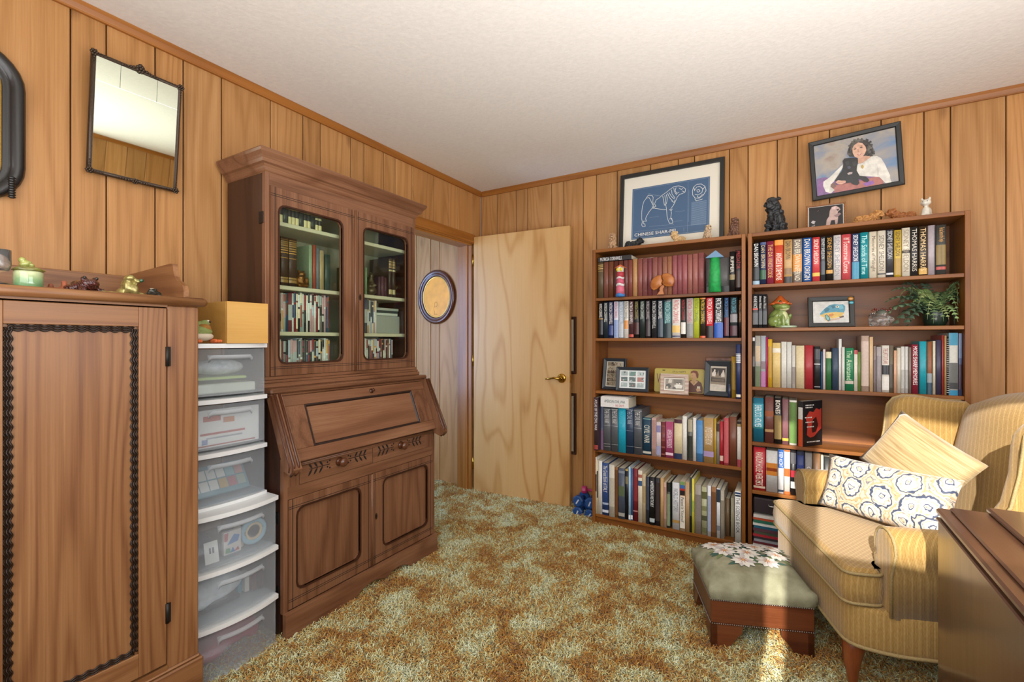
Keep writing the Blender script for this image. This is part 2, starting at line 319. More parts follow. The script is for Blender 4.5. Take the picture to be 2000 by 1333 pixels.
(1.351,0.0506,0.284,-0.272,'50545a','THE CIVIL WAR','d0d0cc',(0.06,0.36),[(0.04,0.05,'c0c0bc'),(0.42,0.425,'c0c0bc'),(0.84,0.845,'c0c0bc')],'grey volume of a boxed set','h'),
(1.4022,0.0529,0.233,-0.254,'1c4258','CIVIL WAR','e0dcc8',(0.2,0.68),[(0.03,0.05,'8ab0a8'),(0.9,0.96,'c8c4b8')],'dark teal hardcover lettered CIVIL WAR','h'),
(1.4591,0.0266,0.234,-0.26,'c4a498','','7a4040',(0.1,0.8),[(0.05,0.8,'b08a82')],'pale pink hardcover','p'),
(1.4863,0.0262,0.211,-0.252,'cfc2c4','','8a7aa0',(0.1,0.8),[(0.1,0.3,'8c88b4'),(0.7,0.95,'9a9cc0')],'lilac and cream paperback','p'),
(1.5145,0.0232,0.214,-0.25,'6e2c2a','','8c4a42',(0.1,0.8),[(0.1,0.14,'8a4a40'),(0.3,0.34,'8a4a40'),(0.5,0.54,'8a4a40'),(0.7,0.74,'8a4a40'),(0.9,0.94,'8a4a40')],'maroon ribbed book','p'),
(1.5403,0.0463,0.219,-0.251,'a8446e','AMERICAN PRESIDENTS','f0dce4',(0.22,0.72),[(0.86,0.93,'e8c8d4')],'magenta book lettered AMERICAN PRESIDENTS','p'),
(1.5909,0.0466,0.238,-0.255,'d8c8a0','','6a5a38',(0.1,0.6),[(0,0.1,'4c2838'),(0.86,1,'1e2c50')],'cream hardcover with navy foot','h'),
(1.6389,0.0255,0.26,-0.253,'e4e2da','','c8c6be',(0.1,0.8),[],'tall white book','h'),
(1.6695,0.0269,0.244,-0.259,'5c5a50','','a8a48c',(0.1,0.8),[(0.0,0.3,'b0a890'),(0.4,0.95,'2c3028')],'grey and black book','h'),
(1.6969,0.0192,0.255,-0.252,'e2ded6','','8a2c3c',(0.1,0.8),[],'thin white book with red cover','h'),
(1.7183,0.0363,0.242,-0.255,'4a86c0','','c8dcec',(0.08,0.85),[(0.1,0.8,'5a94cc')],'sky blue hardcover','h'),
(1.7568,0.0566,0.261,-0.259,'b28e58','UNITED STATES HISTORY','f0e8d4',(0.2,0.6),[(0.74,0.86,'a890b8')],'thick gold hardcover lettered UNITED STATES HISTORY','h'),
(1.8153,0.0106,0.261,-0.261,'b8962c','','f0e8d4',(0.2,0.6),[],'thin yellow book','p'),
(1.8265,0.0157,0.233,-0.252,'8a8478','','4a4238',(0.1,0.4),[(0,0.2,'3c2a28')],'thin grey book','p'),
(1.8435,0.0189,0.246,-0.25,'b02430','','e8c8c0',(0.1,0.75),[(0.8,0.92,'e4c0b0')],'slim red book','h'),
(1.8653,0.026,0.269,-0.261,'b84a52','','e8c0b8',(0.1,0.9),[(0.05,0.95,'c05a60')],'rose red hardcover','h'),
(1.8929,0.039,0.278,-0.252,'70402a','','b0885a',(0.25,0.75),[],'brown leather hardcover','h'),
(1.9344,0.0216,0.256,-0.257,'dad8d0','','4a463e',(0.2,0.8),[(0,0.06,'1d1b1a'),(0.06,0.12,'9a8a60'),(0.84,1,'9a3a44')],'white hardcover with black head and red foot','h'),
]),
'LE':(0.088,'bottom shelf of the left bookcase',[
(1.099,0.006,0.369,-0.268,'ece8e0','','b0a8a0',(0.1,0.8),[(0.3,0.6,'3a3440')],'thin white book','p'),
(1.1056,0.0094,0.35,-0.266,'d8c8a0','','2a241c',(0.2,0.75),[(0.2,0.7,'4a3c28')],'thin cream book with dark lettering','p'),
(1.1156,0.0238,0.348,-0.261,'e2e0da','','b8b4aa',(0.1,0.8),[],'white hardcover','h'),
(1.1407,0.043,0.338,-0.26,'2e4a80','The Great Book of ITALY','f0ece0',(0.05,0.56),[(0.76,0.8,'a8b4cc'),(0.9,0.95,'d8dce4')],'blue hardcover lettered ITALY','h'),
(1.1901,0.0352,0.334,-0.269,'d2cab8','','8a8272',(0.25,0.75),[(0.25,0.8,'c4bca8')],'cream hardcover','h'),
(1.2259,0.0209,0.32,-0.263,'8a5a30','','4a2c18',(0.05,0.9),[(0.05,0.95,'6e4626')],'brown patterned spine book','h'),
(1.2508,0.0418,0.321,-0.269,'4a5464','','8ab04a',(0.2,0.8),[(0.05,0.1,'8a929c'),(0.35,0.55,'5a6a4a'),(0.88,0.95,'a8a498')],'slate hardcover','h'),
(1.2932,0.0207,0.319,-0.261,'15161a','','c8c0a8',(0.15,0.55),[(0,0.04,'c0a860'),(0.15,0.3,'8a8060')],'black hardcover','h'),
(1.3171,0.0124,0.337,-0.266,'a8c4d8','','f0f0f0',(0.1,0.8),[(0.9,0.98,'f0f4f8')],'thin pale blue book','p'),
(1.3301,0.0109,0.327,-0.259,'2c6498','','f0f0f0',(0.1,0.8),[(0.9,0.98,'f0f4f8')],'thin blue book','p'),
(1.3423,0.0301,0.328,-0.258,'7c1f28','','d8b0a0',(0.15,0.55),[(0.15,0.62,'8c3034'),(0.8,0.82,'c88a80')],'dark red hardcover','h'),
(1.3757,0.0259,0.323,-0.264,'dcd2bc','','a04a3a',(0.1,0.8),[(0.08,0.14,'b06a5a'),(0.2,0.3,'3c5a80')],'cream hardcover with blue square','h'),
(1.4022,0.0207,0.304,-0.258,'c4b08c','','8a6a40',(0.25,0.6),[(0.25,0.6,'b09a70')],'tan hardcover','h'),
(1.4268,0.0189,0.291,-0.266,'2c3444','','8a94a4',(0.2,0.8),[(0.2,0.7,'3c4658')],'navy hardcover','h'),
(1.448,0.0316,0.294,-0.269,'101214','AMERICAN HISTORY','f4f4f0',(0.08,0.62),[(0.86,0.94,'b8c4c4')],'black hardcover lettered AMERICAN HISTORY','h'),
(1.4807,0.0307,0.293,-0.263,'26262e','','9a6a3a',(0.1,0.9),[(0.1,0.9,'3a3030')],'dark hardcover with orange lettering','h'),
(1.5147,0.0189,0.298,-0.27,'c09a66','','8a6a40',(0.1,0.8),[],'tan book','p'),
(1.5346,0.0146,0.273,-0.268,'c8a490','','8a5a50',(0.1,0.8),[(0.1,0.8,'b89080')],'thin pinkish book','p'),
(1.5502,0.0197,0.274,-0.265,'3c4438','','c8ccb4',(0.15,0.85),[(0,0.2,'222420'),(0.25,0.95,'8a9878')],'grey green hardcover','h'),
(1.5822,0.0423,0.281,-0.263,'d6d8da','WORLD HISTORY','8a8c90',(0.12,0.62),[(0.8,0.86,'b08a4a')],'white hardcover lettered WORLD HISTORY','h'),
(1.6281,0.0286,0.294,-0.268,'d4b48c','Patent It Yourself','1c1a1a',(0.32,0.82),[(0,0.07,'7ca060'),(0.07,0.14,'3a6ab0'),(0.14,0.18,'b83028'),(0.18,0.28,'1c1c20'),(0.3,0.94,'e8e2d4')],'striped book lettered Patent It Yourself','p'),
(1.6584,0.0228,0.295,-0.269,'b8966a','','6a4a2a',(0.1,0.8),[],'tan paperback','p'),
(1.6818,0.0105,0.324,-0.26,'20302c','','e0e4d4',(0.3,0.7),[(0.3,0.7,'586a60')],'thin dark green book','p'),
(1.695,0.0132,0.319,-0.266,'d8cc4a','','3c4a28',(0.3,0.7),[(0.4,0.6,'a8b84a')],'thin yellow book','p'),
(1.7089,0.036,0.286,-0.258,'a09890','','6a6460',(0.2,0.8),[(0.2,0.75,'8c847e')],'warm grey hardcover','h'),
(1.747,0.0298,0.279,-0.259,'b4b48c','','4a4c30',(0.2,0.8),[(0.1,0.25,'6a6c40'),(0.4,0.5,'8a8c60'),(0.6,0.7,'54563a'),(0.85,0.95,'6a6c48')],'mottled pale green hardcover','h'),
(1.7796,0.0195,0.292,-0.265,'dfe2ea','','4a5a8a',(0.1,0.8),[(0.2,0.9,'a8b4d0')],'white hardcover with blue lettering','h'),
(1.8008,0.0259,0.289,-0.264,'96663c','','5a3a1c',(0.1,0.8),[(0.1,0.9,'7c5230')],'brown book','p'),
(1.8294,0.0186,0.285,-0.264,'e0e4e8','','2c3c50',(0.1,0.4),[(0.02,0.28,'2c3a4a'),(0.75,0.85,'7c8088')],'white paperback with dark label','p'),
(1.8506,0.0176,0.274,-0.262,'b0a898','','6a6054',(0.2,0.8),[(0.2,0.7,'988e7c')],'grey beige book','p'),
(1.8688,0.0223,0.217,-0.21,'7c6244','','4a3c28',(0.2,0.8),[],'brown book pushed back','b'),
(1.8967,0.0194,0.226,-0.21,'b0a88c','','8a8470',(0.2,0.8),[],'pale book pushed back','b'),
(1.9263,0.0297,0.292,-0.288,'e8e8e4','THE SCIENCE BOOK','17181c',(0.12,0.8),[(0.02,0.055,'2c4a7a'),(0.07,0.1,'1c2a44')],'white paperback lettered THE SCIENCE BOOK','p'),
]),
'RA':(1.53,'top shelf of the right bookcase',[
(2.012,0.0341,0.235,-0.239,'16181b','DAN BROWN','f2f2ee',(0.03,0.56),[(0.6,0.88,'2c3034'),(0.9,1,'9cb8cc')],'black hardcover with bold white lettering','h'),
(2.048,0.0302,0.233,-0.244,'24304c','DAN BROWN','d8c090',(0.08,0.6),[(0.66,0.88,'2c5a3c'),(0.0,0.06,'3c4c78')],'navy hardcover with gilt lettering','h'),
(2.0805,0.0342,0.235,-0.245,'8e2c40','THE DA VINCI CODE','d8a860',(0.08,0.85),[],'crimson hardcover with gilt lettering','h'),
(2.1174,0.0424,0.238,-0.241,'c8482c','ANGELS & DEMONS','f4ead8',(0.3,0.92),[(0,0.12,'e8902c')],'orange red hardcover','h'),
(2.162,0.0389,0.234,-0.247,'c09862','DAN BROWN','3a2c20',(0.04,0.45),[(0.66,0.8,'8a6a44'),(0.85,1,'2a2420')],'tan hardcover','h'),
(2.203,0.0424,0.233,-0.246,'8a8078','DAN BROWN INFERNO','e8dcc0',(0.03,0.95),[(0.35,0.75,'d8882c'),(0.8,1,'5a4634')],'grey hardcover with flame orange band','h'),
(2.2482,0.0407,0.235,-0.238,'1f5aa0','DAN BROWN ORIGIN','f0e4cc',(0.03,0.95),[],'blue hardcover','h'),
(2.2913,0.0334,0.233,-0.244,'c83c40','SIDNEY SHELDON','f4e4d4',(0.05,0.6),[(0.8,0.88,'e0b040')],'coral hardcover with script lettering','h'),
(2.3272,0.022,0.232,-0.243,'34383c','SIDNEY SHELDON','d4d4ce',(0.04,0.5),[(0.55,0.85,'4c5258')],'charcoal hardcover','h'),
(2.3513,0.0296,0.232,-0.25,'1a1814','SIDNEY SHELDON','c8943c',(0.04,0.72),[(0.76,0.84,'c8943c')],'black hardcover with gold lettering','h'),
(2.3831,0.0321,0.233,-0.245,'d2ccc6','SIDNEY SHELDON','8a8894',(0.04,0.9),[],'pale grey hardcover','h'),
(2.4173,0.0402,0.233,-0.243,'c85054','If Tomorrow Comes','f4d8cc',(0.08,0.85),[],'rose hardcover','h'),
(2.4589,0.032,0.231,-0.25,'2c3c60','SIDNEY SHELDON','e8e8ea',(0.03,0.6),[(0.62,1,'3a8aa8')],'navy hardcover with teal foot','h'),
(2.4934,0.0348,0.234,-0.243,'16868e','The Sands of Time','b8e4e0',(0.06,0.9),[],'teal hardcover with script lettering','h'),
(2.53,0.032,0.234,-0.242,'d8ccb4','Memories of Midnight','5c4838',(0.1,0.85),[],'cream hardcover with script lettering','h'),
(2.5626,0.0322,0.233,-0.249,'d4ccb8','SIDNEY SHELDON','6c6458',(0.1,0.85),[(0.9,0.93,'3c3830')],'cream hardcover with serif lettering','h'),
(2.5971,0.0293,0.236,-0.242,'34343a','SIDNEY SHELDON','c8c8c8',(0.03,0.6),[(0.9,0.94,'c8c8c8')],'dark slate hardcover','h'),
(2.6278,0.0275,0.23,-0.244,'c4a434','SIDNEY SHELDON','4a3814',(0.03,0.55),[(0.6,0.95,'ac8a3c')],'golden yellow hardcover','h'),
(2.6575,0.0311,0.237,-0.242,'d8d0bc','SIDNEY SHELDON','8c7c64',(0.04,0.9),[(0.46,0.52,'3c342c')],'ivory hardcover','h'),
(2.6896,0.028,0.237,-0.246,'262422','THOMAS HARRIS','c8c0b0',(0.04,0.9),[],'black hardcover with pale lettering','h'),
(2.7201,0.0318,0.237,-0.242,'3a2c1c','THOMAS HARRIS','e0c08c',(0.04,0.9),[(0.85,0.97,'c89a3a')],'dark brown hardcover with gold lettering','h'),
(2.7536,0.0264,0.237,-0.241,'a89ca0','','8a7e84',(0.1,0.9),[],'lilac grey hardcover','h'),
(2.7807,0.0362,0.233,-0.25,'3c3c38','The Last Secret of the Temple','d8a058',(0.05,0.34),[(0.4,0.8,'7c6428'),(0.84,0.9,'a83c30')],'dark illustrated book at the end of the row','q'),
]),
'RB':(1.29,'second shelf of the right bookcase',[
(2.012,0.0267,0.189,-0.249,'1f2024','ANNE RICE','d8d8d4',(0.06,0.42),[(0.42,0.47,'c04030'),(0.55,0.9,'4c4e52')],'black paperback with red dot','p'),
(2.0406,0.0186,0.188,-0.242,'232428','Anne Rice','d8d8d4',(0.06,0.42),[(0.5,0.9,'44464a')],'slim black paperback','p'),
(2.0613,0.0207,0.186,-0.238,'1d1e22','Anne Rice','c8c8c4',(0.06,0.42),[(0.5,0.9,'3c3e42')],'black paperback nearest the frog','p'),
]),
'RC':(0.965,'third shelf of the right bookcase',[
(2.012,0.0108,0.278,-0.247,'2a2a2e','','d8d8d8',(0.1,0.8),[(0.02,0.09,'d8d8d8'),(0.4,0.6,'6c6c70')],'thin black book','p'),
(2.0243,0.0266,0.282,-0.245,'a8a49a','','3c5a30',(0.6,0.95),[(0.2,0.5,'c0a884'),(0.6,1,'5c6a44')],'grey and tan book','p'),
(2.0525,0.0235,0.282,-0.243,'aab0b8','','a04a80',(0.6,0.95),[(0.5,0.65,'7c6870'),(0.7,1,'b06a9c')],'silver and pink book','p'),
(2.0772,0.0067,0.274,-0.246,'b8246a','','a04a80',(0.6,0.95),[],'thin magenta book','p'),
(2.0856,0.0204,0.263,-0.246,'d4a82c','','6a4c14',(0.1,0.8),[(0.15,0.8,'b88c24')],'yellow hardcover','h'),
(2.1077,0.0398,0.243,-0.246,'dcc07c','','6a4c2c',(0.25,0.75),[(0.12,0.22,'e4dcc8')],'thick straw yellow hardcover','h'),
(2.1496,0.0253,0.249,-0.246,'d8d6cc','','b0aea4',(0.1,0.8),[],'thick white paper bundle','p'),
(2.1764,0.0218,0.248,-0.243,'d0d0c8','','a8a8a0',(0.1,0.8),[],'white paper bundle','p'),
(2.1998,0.0153,0.229,-0.246,'c8c4ba','','4a4844',(0.2,0.8),[(0.5,0.9,'8a8078')],'thin grey paper book','p'),
(2.2172,0.0386,0.228,-0.245,'d8c8a0','','8a784c',(0.15,0.7),[],'cream clothbound book','h'),
(2.2574,0.039,0.23,-0.241,'a82c34','','e8b8b0',(0.12,0.8),[],'red clothbound book','h'),
(2.2987,0.0282,0.224,-0.25,'1c1d21','','c8c8c8',(0.08,0.35),[(0.4,0.42,'d8d8d8'),(0.06,0.3,'3a3a3e'),(0.93,0.95,'8a8a8a')],'black hardcover with white stripe','h'),
(2.3287,0.008,0.198,-0.243,'2c5478','','c8d8e4',(0.1,0.8),[],'thin blue book','p'),
(2.3383,0.0105,0.21,-0.241,'d8c8c4','','a8706a',(0.1,0.8),[],'thin pale pink book','p'),
(2.35,0.0247,0.197,-0.246,'2f6a3a','','c8dcc0',(0.2,0.7),[(0,0.17,'d4cca8')],'green hardcover with pale head','h'),
(2.3766,0.0273,0.217,-0.247,'2f4258','','8a9cb0',(0.2,0.5),[],'slate blue hardcover','h'),
(2.4059,0.0116,0.264,-0.24,'dcdcd8','','8a8a86',(0.1,0.8),[],'tall thin white book','p'),
(2.4185,0.0115,0.222,-0.247,'d4d2ca','','8a8a86',(0.1,0.8),[],'thin white book','p'),
(2.4314,0.0357,0.218,-0.248,'1f7a50','The Annotated','c8e0b8',(0.06,0.75),[(0.77,0.84,'b8b0a0')],'bright green hardcover','h'),
(2.4688,0.0146,0.207,-0.245,'d8d4c4','','8a3a34',(0.1,0.8),[(0,0.1,'b02c34')],'white book with red head','p'),
(2.4851,0.0117,0.198,-0.242,'66803c','','d8e0b8',(0.2,0.7),[],'olive green book','p'),
(2.4979,0.0314,0.279,-0.249,'b8a090','','8a7464',(0.1,0.85),[(0.1,0.9,'c4aea0')],'tall pearly beige hardcover','h'),
(2.5315,0.0137,0.274,-0.246,'d0b084','','8a6c40',(0.1,0.8),[],'tall tan book','p'),
(2.547,0.01,0.228,-0.246,'8a7c78','','5c4c4c',(0.1,0.8),[(0.3,0.8,'6c5c60')],'thin mottled book','p'),
(2.5591,0.0204,0.224,-0.24,'a8a0a0','','e4e0e0',(0.2,0.7),[(0.2,0.7,'948c8e')],'silver grey hardcover','h'),
(2.5802,0.029,0.231,-0.245,'d8d4c8','THE LAST OUTLAWS','a02c28',(0.06,0.4),[(0.42,0.62,'24242a'),(0.66,0.95,'e0dcd4')],'white hardcover lettered THE LAST OUTLAWS','h'),
(2.6113,0.0146,0.231,-0.24,'6c6250','','c8b88c',(0.1,0.8),[(0.4,0.9,'4c4438')],'brown mottled book','p'),
(2.6265,0.0105,0.207,-0.248,'d4a484','','8a5a40',(0.1,0.8),[],'peach coloured book','p'),
(2.6386,0.0135,0.22,-0.246,'ccc6b4','','8a8470',(0.1,0.8),[],'cream book','p'),
(2.654,0.0143,0.226,-0.242,'d4d2cc','','6c6c6c',(0.1,0.8),[(0.5,0.9,'b4b2ac')],'white hardcover beside the cream book','h'),
(2.67,0.0125,0.226,-0.239,'cfcdc8','','6c6c6c',(0.1,0.8),[(0.5,0.9,'aeaca8')],'slim white hardcover','h'),
(2.6831,0.0088,0.223,-0.245,'7c7064','','3c3830',(0.1,0.8),[],'thin grey brown book','p'),
(2.6932,0.0254,0.236,-0.247,'8a2638','MORE SHARP MEMORIES','f0e8e4',(0.04,0.82),[],'crimson hardcover with white lettering','h'),
(2.7209,0.0268,0.251,-0.249,'1c98a8','','8cd4d8',(0.1,0.8),[],'turquoise hardcover','h'),
(2.7498,0.0195,0.249,-0.244,'8a5434','','d8b890',(0.1,0.55),[(0.6,0.78,'8c9498'),(0.78,1,'2c4858')],'brown hardcover with blue grey foot','h'),
(2.7699,0.0093,0.253,-0.248,'d0c8b0','','8a8470',(0.1,0.8),[],'thin cream book','p'),
(2.7819,0.02,0.258,-0.24,'3c3850','','a8a4c0',(0.1,0.8),[],'dark violet hardcover','h'),
(2.8032,0.0077,0.28,-0.24,'a03c34','','e4b4a4',(0.1,0.8),[],'thin red book','p'),
(2.8115,0.0066,0.278,-0.248,'b08c5c','','6c5030',(0.1,0.8),[],'thin tan book','p'),
(2.8196,0.006,0.274,-0.247,'202024','','ffffff',(0.1,0.8),[],'black spiral bound notebook','s'),
(2.8282,0.0315,0.291,-0.24,'c8c6bc','','e8f4f8',(0.06,0.2),[(0,0.2,'1c84a4'),(0.48,0.8,'5c5c58'),(0.8,0.9,'2c2c2e'),(0.92,1,'1880a8')],'turquoise and grey paperback','p'),
(2.8612,0.0128,0.289,-0.242,'4c5478','','c8c8d8',(0.1,0.8),[(0,0.4,'6c7c9c'),(0.5,0.9,'3c2838')],'violet blue hardcover','h'),
]),
'RD':(0.659,'fourth shelf of the right bookcase',[
(2.012,0.0537,0.242,-0.24,'1c6c84','SHERLOCK HOLMES','e8f4f4',(0.16,0.66),[(0.13,0.7,'3c9cb0'),(0.66,0.7,'58b88c')],'teal hardcover lettered SHERLOCK HOLMES','h'),
(2.0709,0.0432,0.25,-0.246,'6a3c34','','a87050',(0.2,0.75),[(0.3,0.42,'94502c'),(0.7,0.76,'b08a5c')],'brown leather hardcover','h'),
(2.1165,0.0347,0.249,-0.248,'1c1a18','BONES','f4ecdc',(0.05,0.34),[(0.38,0.9,'8a7444')],'black hardcover lettered BONES','h'),
(2.1541,0.0301,0.245,-0.246,'7c5458','','d8b4a4',(0.2,0.8),[(0.86,0.92,'c89a3c')],'dusty mauve hardcover','h'),
(2.1871,0.0349,0.24,-0.24,'e0e0d4','','c8d4a8',(0.1,0.9),[(0.04,0.96,'5c7c3c')],'green book with white border','h'),
]),
'RE':(0.392,'fifth shelf of the right bookcase',[
(2.0151,0.0595,0.238,-0.247,'b8242e',"RANDOM HOUSE WEBSTER'S",'f4ecd8',(0.12,0.88),[(0.9,0.95,'d8c0a8')],'thick red dictionary','h'),
(2.0776,0.0545,0.226,-0.246,'d4d4d0','','c06a34',(0.3,0.5),[(0.3,0.6,'d8862c'),(0.42,0.5,'c03c28')],'thick white plaid book with orange label','h'),
(2.1345,0.0268,0.236,-0.245,'e4e4e4','STEEP ASCENT','f0f0f0',(0.05,0.4),[(0,0.42,'2860b0'),(0.92,0.97,'2c3c50')],'blue and white hardcover','h'),
(2.1636,0.027,0.238,-0.245,'dcd6cc','','3c3c3c',(0.05,0.5),[(0,0.04,'d8602c'),(0.42,0.6,'e0602c'),(0.94,1,'e0602c')],'white and orange hardcover','h'),
(2.1935,0.0255,0.239,-0.245,'1c1a1c','','f0f0f0',(0.05,0.5),[(0.05,0.3,'5c5c60'),(0.45,0.6,'a82434'),(0.7,0.85,'c8c8c4')],'black hardcover with red and white lettering','h'),
(2.2214,0.0344,0.235,-0.239,'2c3c78','','c04c50',(0.05,0.9),[(0,0.08,'2c3450'),(0.3,0.5,'3c4c90'),(0.75,1,'a03840')],'blue and red hardcover','h'),
(2.2585,0.0338,0.235,-0.248,'8c8886','OZ','e8e4e0',(0.3,0.62),[(0.9,1,'5c5a58')],'grey hardcover lettered OZ','h'),
(2.2945,0.0327,0.237,-0.25,'8a6440','','c8a870',(0.1,0.5),[],'brown clothbound hardcover','h'),
(2.3294,0.011,0.228,-0.239,'c8bca0','','6c6050',(0.1,0.5),[],'thin cream book','p'),
(2.342,0.0311,0.224,-0.239,'2a2c2a','','a8a490',(0.1,0.6),[(0.4,0.6,'4c4c44')],'black hardcover','h'),
(2.3749,0.0307,0.229,-0.238,'4c443c','','a8a490',(0.1,0.6),[],'dark brown hardcover half hidden by the cushion','h'),
]),
}
